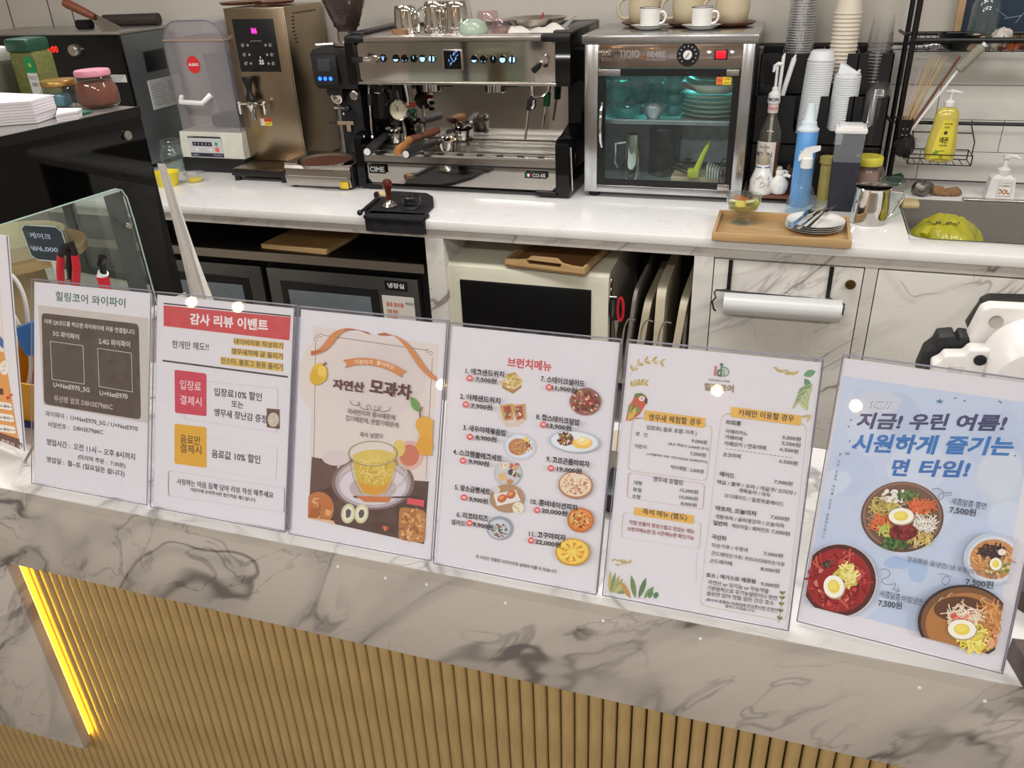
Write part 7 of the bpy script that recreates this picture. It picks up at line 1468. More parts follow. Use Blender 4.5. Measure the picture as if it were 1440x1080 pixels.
# ---- 1 wifi
p = holder('wifi_sign', 'clear acrylic sign with wifi details and opening hours, leftmost of the upright boards', -1.031, -.819, .745, (0, 380, 3.177))
p.text('힐링코어 와이파이', (250, 136), (562, 168), 42, (70, 108, 98), .012)
p.poly([(172, 155), (665, 215), (667, 685), (195, 600)], (206, 198, 190)); p.rrect([(187, 190), (622, 240), (632, 668), (199, 598)], 18, (84, 70, 64))
W_ = (222, 218, 214)
p.text('아래 QR코드를 찍으면 와이파이에 자동 연결됩니다', (200, 240), (604, 290), 24, W_, .01)
p.text('5G 와이파이', (238, 294), (355, 312), 26, W_, .012); p.text('2.4G 와이파이', (443, 330), (583, 346), 28, W_, .012)
for c4 in ([(226, 316), (374, 336), (380, 510), (234, 488)], [(437, 347), (590, 369), (595, 545), (444, 520)]): p.rrect(c4, 2, (214, 208, 204), 3)
p.text('U+NetE970_5G', (240, 524), (402, 549), 24, W_, .012); p.text('U+NetE970', (447, 559), (572, 576), 22, W_, .012); p.text('무선랜 암호 D8H3E79#6C', (243, 585), (505, 625), 28, (196, 186, 180), .012)
p.text('와이파이 :  U+NetE970_5G / U+NetE970', (205, 652), (617, 722), 26, DKT, .008); p.text('비밀번호 :   D8H3E79#6C', (218, 700), (462, 735), 24, DKT, .008)
p.text('영업시간 :  오전 11시 ~ 오후 8시까지', (210, 780), (605, 850), 30, DKT, .012); p.text('(마지막 주문 :  7:30분)', (350, 847), (562, 888), 26, DKT, .01); p.text('영업일 :  월~토 (일요일은 쉽니다)', (210, 860), (558, 927), 30, DKT, .012)
finish(p)
# ---- 2 review event
p = holder('review_event_sign', 'acrylic sign with red header banner and yellow box about a review discount', -.811, -.590, .743, (210, 400, 3.0))
p.poly([(62, 88), (598, 139), (592, 236), (62, 175)], (206, 72, 76)); p.stroke([(62, 80), (598, 134)], 5, (70, 60, 64)); p.text('감사 리뷰 이벤트', (172, 168), (502, 198), 48, (240, 234, 236), .03)
p.text('한개만 해도!!', (98, 268), (252, 281), 33, DKT, .01)
Y_ = (222, 186, 92)
for c4 in ([(357, 225), (568, 245), (568, 273), (357, 253)], [(347, 267), (567, 290), (566, 318), (347, 295)], [(302, 305), (567, 334), (566, 368), (302, 337)]): p.poly(c4, Y_)
p.text('네이버리뷰 작성하기', (359, 251), (564, 273), 24, DKT, .01); p.text('앵무새까페 글 올리기', (349, 293), (564, 317), 25, DKT, .01); p.text('인스타, 블로그 등등 올리기', (304, 333), (565, 364), 27, DKT, .01)
p.stroke([(58, 321), (586, 390)], 6, (60, 58, 62))
G_ = (176, 166, 160)
p.rrect([(150, 398), (545, 438), (542, 625), (147, 566)], 12, G_, 2); p.rrect([(150, 632), (542, 684), (538, 828), (176, 770)], 12, (214, 196, 160), 2)
p.rrect([(108, 359), (243, 376), (243, 556), (110, 541)], 8, (206, 62, 86)); p.rrect([(108, 587), (243, 602), (243, 773), (108, 755)], 8, (226, 172, 50))
p.text('입장료', (131, 441), (220, 452), 40, (240, 226, 228), .0); p.text('결제시', (132, 504), (222, 514), 38, (240, 226, 228), .0); p.text('음료만', (133, 668), (218, 678), 37, (74, 54, 30), .005); p.text('결제시', (132, 708), (222, 718), 37, (74, 54, 30), .005)
p.text('입장료10% 할인', (275, 469), (476, 493), 35, DKT, .012); p.text('또는', (348, 517), (398, 524), 29, DKT, .012); p.text('앵무새 장난감 증정', (275, 554), (497, 586), 33, DKT, .012); p.text('음료값 10% 할인', (265, 730), (470, 757), 36, DKT, .012)
random.seed(1)
p.poly([(497, 522), (552, 527), (552, 610), (497, 602)], (104, 74, 58)); p.ell((525, 570), 24, 30, (206, 196, 184)); p.blobs((525, 568), 16, 20, [(226, 214, 196), (196, 180, 160), (214, 200, 176)], 16, 4, 7)
p.rrect([(82, 784), (574, 858), (572, 962), (82, 890)], 10, (90, 88, 94), 2); p.text('사랑하는 마음 듬뿍 담아 리뷰 작성 해주세요', (118, 842), (525, 902), 26, DKT, .006); p.text('카운터에 보여주시면 할인적용 해드립니다', (175, 872), (450, 918), 17, DKT, .006)
finish(p)
b = MB(); O = p.F; b.prism([(.155, .001), (.226, .001), (.226, .292), (.155, .292)], O.O-O.N*.012, O.U, O.V, .0006); b.obj('rear_paper', MC['sign_paper'], p.t, 'spare white sheet behind')
# ---- 3 quince tea
p = holder('quince_tea_poster', 'acrylic sign with a quince tea poster, orange ribbon and glass teacup', -.583, -.3745, .742, (420, 430, 3.0))
random.seed(31)
p.poly([(62, 84), (595, 165), (530, 1005), (42, 895)], (226, 216, 210))
for k in range(5): p.ell((150+60*k, 300+40*(k % 2)), 150, 190-10*k, (228-2*k, 218-2*k, 212-k), 24)
sv = p.clip; pc4 = [p.q(q) for q in ((62, 84), (595, 165), (530, 1005), (42, 895))]; p.clip = pc4
LN = (92, 84, 84)
p.stroke([(105, 124), (545, 188)], 2, LN); p.stroke([(73, 150), (66, 640)], 2, LN); p.stroke([(566, 215), (538, 730)], 2, LN)
for (cx, cy, s_) in ((80, 128, 1), (97, 125, -1), (545, 190, 1), (560, 200, -1), (74, 140, 1)): p.stroke(arc((cx, cy), 7, 0, 330*s_, 10), 1.6, LN)
# dark table photo with soft edge
p.poly([(57, 637), (130, 650), (200, 720), (470, 735), (560, 741), (530, 1005), (42, 895)], (84, 56, 48)); p.poly([(57, 637), (170, 660), (140, 760), (48, 800)], (100, 72, 64))
for k, (rx, cc) in enumerate(((175, (130, 108, 102)), (160, (176, 160, 158)), (148, (206, 196, 200)))): p.ell((315, 745), rx, rx*.66, cc, 30)
p.ell((470, 630), 60, 62, (222, 180, 168)); p.ell((468, 630), 42, 46, (206, 120, 92)); p.ell((425, 600), 26, 36, (226, 200, 110)); p.ell((160, 640), 60, 34, (218, 206, 206))
p.ell((315, 760), 152, 92, (186, 176, 184), 34); p.ell((315, 757), 140, 82, (222, 214, 222), 34); p.ell((315, 768), 100, 52, (196, 180, 180), 30)
p.poly([(230, 625), (236, 700), (250, 750), (275, 790), (330, 800), (365, 785), (395, 730), (412, 660)], (214, 184, 66)); p.poly([(250, 740), (275, 788), (330, 799), (365, 784), (390, 740), (330, 760)], (220, 160, 48))
p.ell((322, 640), 92, 34, (220, 196, 96), 28); p.threads((322, 690), 66, 70, [(232, 210, 110), (200, 166, 50), (236, 220, 140)], 40, 36, 4)
for rr, cc in ((1, (120, 106, 84)), (.97, (196, 184, 150))): p.stroke([(x, y) for x, y in arc((315, 622), 103*rr, 8, 368, 36, 52*rr)], 3, cc)
p.stroke([(212, 612), (225, 690), (240, 745), (268, 795)], 3, (176, 160, 120)); p.stroke([(418, 645), (405, 720), (385, 765), (362, 795)], 3, (176, 160, 120)); p.stroke([(412, 682), (445, 672), (458, 700), (440, 745), (395, 770)], 7, (206, 196, 200)); p.stroke([(228, 690), (300, 712), (405, 712)], 3, (226, 206, 140))
p.poly([(230, 800), (330, 806), (500, 800), (505, 808), (330, 812), (240, 810)], (60, 42, 40)); p.poly([(240, 800), (400, 806), (380, 828), (280, 826)], (206, 120, 60))
p.ell((88, 855), 64, 72, (190, 120, 62), 20); p.blobs((85, 860), 50, 52, [(222, 150, 80), (196, 110, 50), (226, 176, 120), (170, 96, 44)], 26, 12, 24)
p.poly([(150, 905), (165, 930), (30, 940), (30, 890)], (222, 190, 150))
for cx, cy in ((212, 875), (268, 875)): p.ell((cx, cy), 30, 42, (214, 212, 170), 18, .15); p.ell((cx, cy), 22, 32, (236, 232, 206), 18, .15); p.ell((cx, cy), 12, 19, (90, 84, 88), 12, .15, .2)
p.blobs((373, 932), 14, 12, [(226, 140, 90), (196, 96, 60)], 8, 5, 9)
p.rrect([(428, 845), (540, 862), (535, 1000), (424, 985)], 22, (186, 126, 66)); p.clip = sv
p.blobs((482, 925), 50, 68, [(214, 156, 90), (160, 96, 48), (230, 186, 130), (190, 120, 60)], 90, 6, 11); p.poly([(465, 808), (535, 818), (533, 845), (460, 832)], (214, 84, 96))
OR, OR2 = (206, 136, 84), (186, 104, 70)
p.poly(bez([(57, 190), (120, 195), (120, 95), (205, 95)], 10)+bez([(215, 102), (150, 115), (160, 200), (57, 208)], 10), OR); p.poly(bez([(200, 94), (250, 95), (290, 108), (308, 122)], 8)+bez([(300, 112), (260, 98), (230, 102), (200, 104)], 8), OR2)
p.poly(bez([(335, 118), (420, 105), (500, 150), (510, 250), (585, 300)], 12)+bez([(584, 318), (480, 262), (490, 190), (430, 140), (400, 122)], 12), OR); p.poly([(335, 118), (370, 112), (400, 125), (345, 124)], OR2)
p.poly([(57, 190), (110, 186), (118, 178), (60, 208)], OR2)
p.poly(bez([(212, 225), (300, 205), (400, 235), (445, 270)], 10)+[(460, 272), (438, 290), (442, 303)]+bez([(432, 298), (380, 262), (300, 235), (218, 255)], 10)+[(200, 262), (208, 245), (192, 228)], OR)
p.text('기관지가', (240, 246), (318, 248), 20, (240, 224, 206), .005); p.text('좋아하는', (332, 248), (408, 270), 20, (240, 224, 206), .005)
BR = (92, 52, 56); p.text('자연산', (148, 350), (280, 366), 44, BR, .03); p.text('모과차', (302, 368), (478, 398), 64, BR, .045)
p.stroke(bez([(222, 398), (225, 430), (270, 420), (262, 405)], 8)+bez([(262, 405), (250, 400), (255, 440), (300, 436)], 8)+arc((300, 426), 9, 90, 400, 10)+bez([(310, 436), (345, 450), (352, 430), (350, 420)], 8), 2, LN); p.stroke(arc((333, 430), 9, -60, 260, 10), 2, LN); p.stroke(bez([(345, 442), (380, 450), (395, 436), (388, 424)], 8), 2, LN)
p.text('미세먼지와 황사때문에', (212, 455), (410, 483), 25, LN, .0); p.text('감기때문에, 환절기때문에', (202, 484), (424, 516), 25, LN, .0); p.text('폭삭 날맞다', (263, 552), (360, 560), 22, LN, .0)
p.ell((92, 285), 34, 44, (222, 184, 60), 20, .1, .03); p.ell((80, 300), 28, 34, (214, 172, 50), 16, 0, .04); p.ell((104, 275), 18, 24, (232, 200, 90), 14); p.stroke([(108, 252), (122, 238)], 6, (120, 80, 60))
p.ell((534, 500), 36, 36, (222, 168, 66), 18); p.poly([(500, 500), (516, 545), (498, 590), (515, 625), (566, 630), (572, 480), (520, 470)], (222, 168, 66)); p.ell((538, 590), 34, 40, (218, 160, 58), 18); p.stroke(bez([(518, 470), (512, 445), (526, 425)], 6), 6, (150, 96, 60))
p.poly(bez([(478, 382), (512, 392), (520, 425), (512, 446)], 8)+bez([(512, 446), (480, 440), (472, 410), (478, 382)], 8), (110, 160, 90)); p.stroke([(480, 386), (510, 442)], 2, (60, 120, 60))
finish(p)
# ---- 4 brunch menu
p = holder('brunch_menu_sign', 'acrylic menu board listing eleven brunch dishes under a red heading', -.3695, -.158, .738, (620, 470, 3.0))
random.seed(41); RDD = (206, 82, 84)
p.text('브런치메뉴', (280, 138), (466, 158), 42, RDD, .045)
ITEMS = [('1. 에그샌드위치', (115, 164), (276, 180), '7,500원', (158, 198), (245, 208), (133, 182)), ('2. 야채샌드위치', (92, 270), (260, 291), '7,900원', (138, 309), (228, 318), (117, 292)), ('3. 새우야채볶음밥', (105, 400), (285, 425), '8,900원', (158, 441), (245, 452), (134, 427)), ('4. 스크램블에그세트', (63, 501), (267, 532), '9,900원', (128, 541), (213, 555), (105, 527)), ('5. 왕소금빵세트', (70, 650), (218, 671), '9,900원', (130, 699), (208, 711), (109, 681)), ('6. 리코타치즈', (78, 764), (210, 783), '9,900원', (145, 804), (230, 820), (132, 788)), ('7. 스테이크샐러드', (430, 196), (613, 219), '11,900원', (476, 233), (581, 246), (465, 220)), ('8. 찹스테이크덮밥', (410, 354), (592, 381), '13,900원', (456, 391), (558, 404), (441, 376)), ('9. 고르곤졸라피자', (453, 531), (634, 556), '19,000원', (498, 573), (601, 584), (473, 558)), ('10. 콤비네이션피자', (388, 709), (584, 738), '20,000원', (434, 746), (541, 761), (415, 733)), ('11. 고구마피자', (381, 844), (534, 863), '22,000원', (407, 876), (513, 893), (390, 860))]
# food pictures
p.poly([(250, 205), (285, 165), (315, 158), (345, 195), (340, 225), (305, 252), (262, 228)], (226, 208, 150)); p.blobs((298, 205), 38, 34, [(232, 214, 140), (206, 176, 90), (240, 232, 200), (196, 150, 80), (222, 196, 96)], 46, 5, 11); p.poly([(258, 225), (305, 250), (342, 222), (338, 214), (304, 238), (264, 216)], (186, 130, 80)); p.poly([(282, 170), (316, 160), (320, 168), (286, 180)], (200, 150, 96))
p.ell((303, 338), 62, 48, (222, 216, 204)); 
for cx, s_ in ((280, -1), (332, 1)): p.poly([(cx-30*s_*0-30, 300), (cx+26, 292), (cx+28, 360), (cx-12, 364)], (206, 160, 90)); p.poly([(cx-16, 305), (cx+14, 300), (cx+18, 352), (cx-4, 358)], (176, 74, 70)); p.blobs((cx, 330), 15, 26, [(196, 96, 90), (150, 50, 54), (120, 140, 60), (236, 220, 200)], 16, 4, 8)
p.poly([(248, 345), (300, 380), (355, 350), (330, 385), (280, 388)], (226, 206, 190))
p.ell((335, 473), 70, 57, (206, 214, 226), 30, .1); p.ell((335, 472), 60, 48, (226, 232, 240), 30, .1); p.ell((328, 474), 42, 36, (196, 140, 84), 20); p.blobs((328, 474), 38, 32, [(214, 164, 100), (180, 116, 60), (226, 186, 120), (206, 120, 80)], 70, 3, 6); p.blobs((375, 468), 12, 26, [(150, 50, 60), (232, 226, 214), (226, 200, 110)], 12, 6, 10); p.poly([(352, 435), (368, 428), (372, 452), (356, 452)], (236, 214, 120))
p.ell((286, 585), 58, 54, (186, 192, 200), 28); p.ell((286, 585), 54, 50, (206, 208, 212), 28); p.ell((268, 552), 20, 17, (232, 222, 206)); p.blobs((268, 552), 13, 10, [(214, 190, 160), (240, 236, 220)], 10, 3, 6); p.blobs((312, 556), 18, 14, [(206, 90, 70), (190, 120, 80), (222, 170, 120)], 16, 5, 9); p.ell((300, 580), 14, 13, (60, 64, 76)); p.poly([(245, 590), (275, 580), (285, 612), (252, 620)], (222, 184, 130)); p.blobs((322, 590), 16, 18, [(150, 60, 80), (110, 130, 70), (226, 214, 210)], 16, 4, 8); p.ell((295, 620), 14, 11, (190, 140, 100))
p.ell((283, 690), 73, 60, (176, 142, 108), 28); p.poly([(225, 672), (320, 655), (340, 700), (240, 722)], (226, 224, 226)); 
for cx, cy in ((262, 690), (300, 674)): p.ell((cx, cy), 21, 17, (190, 104, 60), 16, -.5); p.ell((cx-3, cy-4), 12, 8, (226, 150, 96), 12, -.5)
p.ell((237, 655), 17, 15, (214, 210, 206)); p.ell((330, 730), 25, 25, (232, 224, 206)); p.blobs((330, 730), 16, 16, [(240, 234, 214), (206, 190, 150)], 12, 4, 7)
p.ell((252, 815), 55, 50, (150, 158, 172), 26); p.ell((250, 818), 46, 41, (196, 204, 214), 24)
for k in range(7): p.stroke([(215+8*k, 785), (235+8*k, 838)], 2, (236, 238, 240))
p.blobs((252, 825), 30, 28, [(96, 110, 80), (150, 80, 90), (206, 200, 196), (90, 80, 96), (170, 176, 150)], 50, 4, 8)
p.ell((613, 282), 66, 58, (150, 96, 86), 28, 0, .02); p.blobs((613, 282), 58, 50, [(170, 80, 76), (120, 50, 50), (206, 150, 110), (110, 120, 70), (222, 190, 170), (146, 60, 66), (90, 60, 50)], 130, 5, 10)
p.ell((568, 450), 107, 47, (176, 186, 200), 34, .08); p.ell((568, 449), 98, 41, (218, 224, 232), 34, .08); p.blobs((535, 438), 38, 26, [(96, 56, 44), (140, 80, 56), (80, 44, 40), (170, 110, 76), (120, 110, 60)], 50, 5, 10); p.ell((602, 455), 42, 24, (232, 190, 100), 20); p.ell((604, 448), 30, 16, (240, 210, 140), 18); p.blobs((595, 432), 24, 10, [(236, 232, 226)], 10, 5, 9)
p.ell((573, 632), 73, 57, (176, 128, 100), 32, .1, .01); p.ell((573, 629), 66, 50, (226, 206, 182), 30, .1); p.blobs((573, 629), 58, 44, [(240, 228, 206), (206, 150, 120), (232, 214, 186), (214, 180, 150), (186, 110, 86)], 110, 3, 7)
p.ell((595, 777), 56, 52, (190, 112, 62), 28, 0, .015); p.ell((595, 775), 48, 44, (214, 140, 76), 26); p.blobs((595, 775), 42, 38, [(232, 196, 120), (186, 80, 50), (226, 160, 90), (200, 176, 110)], 70, 4, 8); p.blobs((595, 775), 36, 32, [(60, 50, 50)], 14, 3, 4)
p.ell((563, 910), 73, 58, (196, 150, 62), 30, 0, .01); p.ell((563, 908), 66, 51, (232, 200, 96), 28); p.blobs((563, 908), 54, 42, [(240, 214, 120), (222, 170, 70), (236, 206, 100)], 50, 5, 10)
for a in range(0, 360, 40): p.poly([(563+18*cos(radians(a)), 908+14*sin(radians(a))), (563+48*cos(radians(a+8)), 908+38*sin(radians(a+8))), (563+50*cos(radians(a-6)), 908+40*sin(radians(a-6)))], (206, 140, 50))
for n_, a, b_, pr_, c, d, bd_ in ITEMS:
    p.text(n_, a, b_, 27, (52, 50, 54), .022); p.text(pr_, c, d, 25, (52, 50, 54), .022); p.ell(bd_, 13.5, 13.5, (214, 90, 92), 20); p.text('W', (bd_[0]-8, bd_[1]+5), (bd_[0]+8, bd_[1]+7), 12, (240, 230, 230), .02)
p.text('샐러드', (55, 793), (115, 803), 24, (56, 54, 58), .012); p.text('위 사진은 연출된 사진이므로 실제와 다를 수 있습니다', (158, 934), (496, 998), 16, (56, 54, 58), .008)
finish(p)
# ---- 5 cafe price list
p = holder('cafe_price_sign', 'acrylic price board with yellow tabs, a parrot and leaf corners', -.1505, .062, .739, (850, 480, 2.7))
random.seed(51); TN = (206, 190, 150); YT_ = (232, 184, 86); T_ = (66, 60, 60)
def leaf(c, L, wd, ang, col):
    a = radians(ang); ux, uy = cos(a), sin(a); pts = [(c[0]+ux*L*t-uy*wd*s_*sin(pi*t)**.8, c[1]+uy*L*t+ux*wd*s_*sin(pi*t)**.8) for s_, r_ in ((1, (0, .25, .5, .75, 1)), (-1, (.75, .5, .25))) for t in r_]; p.poly(pts, col)
def sprig(pts, L, wd, cols, sp=1):
    q = bez(pts, 10); p.stroke(q, 2, cols[0])
    for i in range(1, 11, 2):
        d = q[i]-q[i-1]; a = math.degrees(math.atan2(d.y, d.x)); leaf(q[i], L, wd, a+38, cols[i % len(cols)]); leaf(q[i], L, wd, a-38, cols[(i+1) % len(cols)])
GD = [(196, 176, 110), (206, 190, 130), (186, 170, 100)]; GRN = [(150, 170, 120), (120, 150, 100), (176, 186, 140)]
sprig([(100, 128), (120, 70), (180, 65), (225, 82)], 26, 5, GD); sprig([(95, 172), (120, 150), (160, 158)], 20, 5, GD)
for k in range(7): leaf((740-12*k, 112+3*(k % 3)), 34, 5, 150+10*k, GD[k % 3])
leaf((755, 130), 50, 14, -20, (110, 160, 120)); leaf((760, 140), 45, 12, 60, (96, 146, 110))
for k in range(9): leaf((790-7*k, 160+8*k), 62-3*k, 6, 155-4*k, GRN[k % 3]); leaf((790-7*k, 160+8*k), 55, 6, 110-8*k, [(196, 206, 150), (170, 186, 130)][k % 2])
leaf((785, 280), 40, 5, 170, GD[0]); leaf((785, 275), 36, 5, 120, GD[1])
for k in range(8): leaf((20+4*k, 955), 88-6*k, 7, -88+11*k, GRN[k % 3] if k % 2 else GD[k % 3])
for k, (x_, L_, a_) in enumerate(((100, 75, -120), (118, 90, -100), (130, 85, -70), (150, 60, -50), (170, 40, -75), (190, 28, -65))): leaf((x_, 975), L_, 10, a_, [(196, 150, 70), (110, 140, 80), (86, 124, 76), (120, 160, 100), (96, 136, 84), (84, 130, 80)][k])
for k in range(4): leaf((25+16*k, 832-3*k), 22, 4, -20+30*k, GD[k % 3]); leaf((40+18*k, 845), 20, 4, 10-25*k, GD[k % 3])
sprig([(660, 1068), (672, 1020), (674, 975), (676, 950)], 16, 4, [(120, 120, 60), (96, 110, 60), (150, 130, 60)])
# parrot
p.poly([(108, 225), (118, 198), (142, 195), (160, 208), (164, 228), (150, 250), (135, 275), (100, 300), (82, 300), (88, 270), (92, 245)], (206, 90, 64)); p.poly([(92, 245), (118, 235), (138, 262), (105, 290), (88, 285)], (120, 150, 80)); p.poly([(95, 268), (125, 262), (108, 292), (86, 300)], (222, 180, 80)); p.poly([(112, 212), (120, 197), (142, 196), (158, 205), (140, 210)], (100, 130, 70)); p.ell((143, 217), 12, 10, (236, 226, 216), 12); p.ell((143, 216), 3, 3, (40, 36, 36), 8); p.poly([(154, 212), (165, 218), (162, 238), (152, 228)], (70, 54, 56)); p.stroke([(105, 292), (120, 292), (146, 290)], 4, (170, 130, 110)); p.blobs((108, 255), 14, 18, [(196, 206, 110), (176, 70, 50), (226, 150, 70)], 10, 5, 9)
# logo
p.text('l', (415, 130), (424, 131), 38, (206, 120, 130), .02); p.text('d', (425, 132), (444, 134), 40, (70, 124, 96), .02); p.stroke(arc((455, 115), 17, -110, 120, 16), 4, (110, 156, 120)); p.blobs((456, 114), 12, 14, [(130, 170, 136), (170, 196, 170)], 12, 3, 6); p.ell((445, 88), 6, 7, (70, 124, 96), 10)
p.text('HEALING CORE', (395, 148), (475, 156), 8, (96, 110, 100)); p.text('힐링코어', (378, 186), (490, 194), 30, (150, 132, 110), .03)
p.rrect([(108, 285), (412, 320), (390, 530), (88, 488)], 22, TN, 2.5); p.rrect([(92, 496), (383, 540), (375, 637), (85, 592)], 14, (206, 150, 150), 2.5); p.rrect([(72, 645), (369, 686), (363, 787), (64, 742)], 16, TN, 2.5); p.rrect([(446, 268), (772, 312), (690, 1062), (360, 1000)], 34, TN, 3)
p.rrect([(153, 260), (384, 290), (381, 328), (151, 298)], 5, YT_); p.rrect([(482, 247), (748, 281), (744, 319), (480, 285)], 5, YT_); p.rrect([(115, 628), (341, 659), (338, 692), (113, 657)], 4, YT_)
def L(t_, a, b_, h, c=T_, bd=.006): p.text(t_, a, b_, h, c, bd)
L('앵무새 체험할 경우', (168, 299), (368, 320), 26, (60, 50, 40), .015); L('카페만 이용할 경우', (508, 281), (718, 306), 26, (60, 50, 40), .015); L('즉석 메뉴 (별도)', (145, 658), (313, 683), 27, (60, 50, 40), .015)
for a in (('입장료( 음료 포함 가격 )', (160, 336), (350, 359), 20), ('성   인', (118, 356), (163, 363), 16), ('9,000원', (330, 384), (389, 392), 17), ('(효소 주문시 2,000원 추가)', (242, 394), (396, 416), 13), ('어린이', (115, 403), (160, 409), 16), ('7,000원', (325, 432), (385, 440), 17), ('(12개월미만 무료/ 어린이요금은 초6학년까지)', (160, 432), (390, 464), 12), ('먹이체험 : 3,000원', (252, 484), (376, 502), 17), ('앵무새 호텔링', (185, 530), (297, 546), 20), ('대형', (112, 541), (142, 546), 16), ('15,000원', (287, 571), (356, 580), 17), ('중형', (108, 567), (140, 573), 16), ('10,000원', (285, 597), (355, 606), 17), ('소형', (105, 593), (136, 598), 16), ('8,000원', (290, 621), (350, 629), 16),
          ('아메리카노', (460, 347), (543, 358), 17), ('5,000원', (675, 371), (744, 380), 18), ('카페라떼', (458, 369), (523, 378), 17), ('5,500원', (672, 393), (743, 403), 18), ('카페모카 / 연유라떼', (455, 394), (612, 413), 18), ('6,500원', (665, 416), (735, 427), 18), ('초코라떼', (450, 436), (516, 444), 17), ('6,500원', (662, 461), (732, 472), 18), ('7,000원', (643, 539), (713, 549), 18), ('매실 / 블루 / 유자 / 개살구/ 오미자 /', (427, 539), (727, 584), 17), ('개복숭아 / 자두', (508, 571), (630, 591), 17), ('오디에이드 / 얼정쥐꽃에이드', (455, 591), (680, 626), 17), ('7,000원', (630, 673), (700, 683), 18), ('개똥쑥차 / 굴피생강차 / 오늘의차', (420, 670), (682, 707), 17), ('캐모마일 / 페퍼민트', (482, 705), (625, 726), 17), ('7,000원', (633, 728), (703, 738), 18), ('미숫가루 / 수정과', (408, 779), (545, 799), 17), ('7,000원', (603, 811), (677, 822), 18), ('곤드레미숫가루/ 귀리서리태미숫가루', (405, 809), (683, 854), 17), ('곤드레라떼', (400, 838), (484, 850), 17), ('8,000원', (592, 869), (665, 880), 18), ('9,000원', (593, 926), (662, 936), 18), ('자연산 or 유기농 or 무농약을', (393, 919), (623, 955), 18), ('기본원칙으로 유기농설탕이나 천연', (390, 941), (655, 981), 18), ('꿀로만 담아 맛을 살린 건강 효소', (388, 962), (643, 1000), 18), ('(효소의 종류는 카운터에 문의주시면 친절히', (385, 985), (657, 1026), 15), ('알려드리겠습니다)', (458, 1010), (570, 1028), 15)): L(*a)
for a in (('커피류', (460, 315), (518, 322), 20), ('에이드', (436, 510), (493, 520), 20), ('약초차, 오늘의차', (420, 641), (577, 664), 21), ('일반차', (413, 695), (468, 703), 19), ('국산차', (407, 748), (463, 757), 20), ('효소 ; 엑기스로 제공됨', (386, 893), (573, 919), 19)): L(*a, T_, .022)
L('직접 만들어 정성스럽고 맛있는 메뉴', (95, 692), (342, 729), 17, (150, 60, 60), .01); L('브런치메뉴판 및 시즌메뉴판 확인가능', (88, 717), (340, 753), 17, (150, 60, 60), .01)
for k in range(17): p.stroke([(462+15*k, 405+2.1*k), (471+15*k, 406.3+2.1*k)], 1.6, T_)
p.stroke([(388, 974), (657, 1014+14)], 1.2, T_); p.stroke([(352, 800), (349, 912)], 1.2, (190, 190, 196))
finish(p)
# ---- 6 noodle poster
p = holder('noodle_menu_poster', 'acrylic board with a pale blue summer noodle poster, rightmost of the boards', .071, .276, .757, (1120, 500, 2.4545), dy=-.021)
random.seed(61)
p.poly([(162, 70), (830, 168), (675, 1018), (28, 852)], (200, 214, 236)); sv = p.clip; p.clip = [p.q(q) for q in ((162, 70), (830, 168), (675, 1018), (28, 852))]
for k in range(14): p.ell((random.uniform(100, 760), random.uniform(100, 980)), random.uniform(60, 150), random.uniform(40, 120), random.choice([(206, 219, 240), (194, 210, 234), (210, 222, 240), (190, 206, 230)]), 18, random.uniform(0, 3), .15)
p.ell((700, 410), 88, 100, (206, 216, 230), 14, .3, .12); p.ell((702, 412), 76, 86, (212, 221, 234), 14, .3, .12); p.ell((345, 715), 50, 22, (170, 196, 232), 12, 0, .2); p.ell((420, 740), 34, 40, (176, 200, 234), 12, 0, .2); p.ell((270, 170), 90, 46, (206, 214, 228), 14, -.2, .15)
def star(cx, cy, r_, col): p.poly([(cx+(r_ if i % 2 == 0 else r_*.35)*cos(radians(36*i-80)), cy+(r_ if i % 2 == 0 else r_*.35)*.6*sin(radians(36*i-80))) for i in range(10)], col)
star(494, 158, 18, (64, 116, 160)); star(176, 338, 14, (130, 146, 170))
for (x_, y_) in ((548, 147), (580, 156), (700, 158), (706, 162), (188, 222), (180, 245), (184, 295), (205, 320), (754, 345)): p.ell((x_, y_), 4, 3, (96, 120, 156), 8)
p.text('NEW', (255, 181), (328, 184), 24, (64, 72, 120), .07, .2); p.text('NEW', (257, 179), (326, 182), 20, (224, 226, 240), .02, .2)
N1, N2 = (54, 60, 108), (44, 98, 168)
p.text('지금!', (207, 252), (368, 257), 58, N1, .04, .25); p.text('우린', (388, 256), (530, 258), 58, N1, .04, .25); p.text('여름!', (552, 258), (728, 262), 58, N1, .04, .25)
p.text('시원하게', (190, 333), (494, 342), 66, (40, 118, 190), .04, .25); p.text('즐기는', (514, 340), (750, 347), 66, (40, 118, 190), .04, .25)
p.text('면', (328, 414), (394, 417), 60, (44, 110, 184), .04, .25); p.text('타임!', (420, 417), (602, 422), 60, (44, 110, 184), .04, .25)
def egg(cx, cy, rx, ry, rot=0): p.ell((cx+2, cy+3), rx+2, ry+2, (176, 160, 130), 20, rot); p.ell((cx, cy), rx, ry, (238, 236, 226), 22, rot); p.ell((cx, cy), rx*.58, ry*.6, (226, 206, 90), 18, rot); p.ell((cx-3, cy-3), rx*.4, ry*.38, (234, 216, 110), 14, rot)
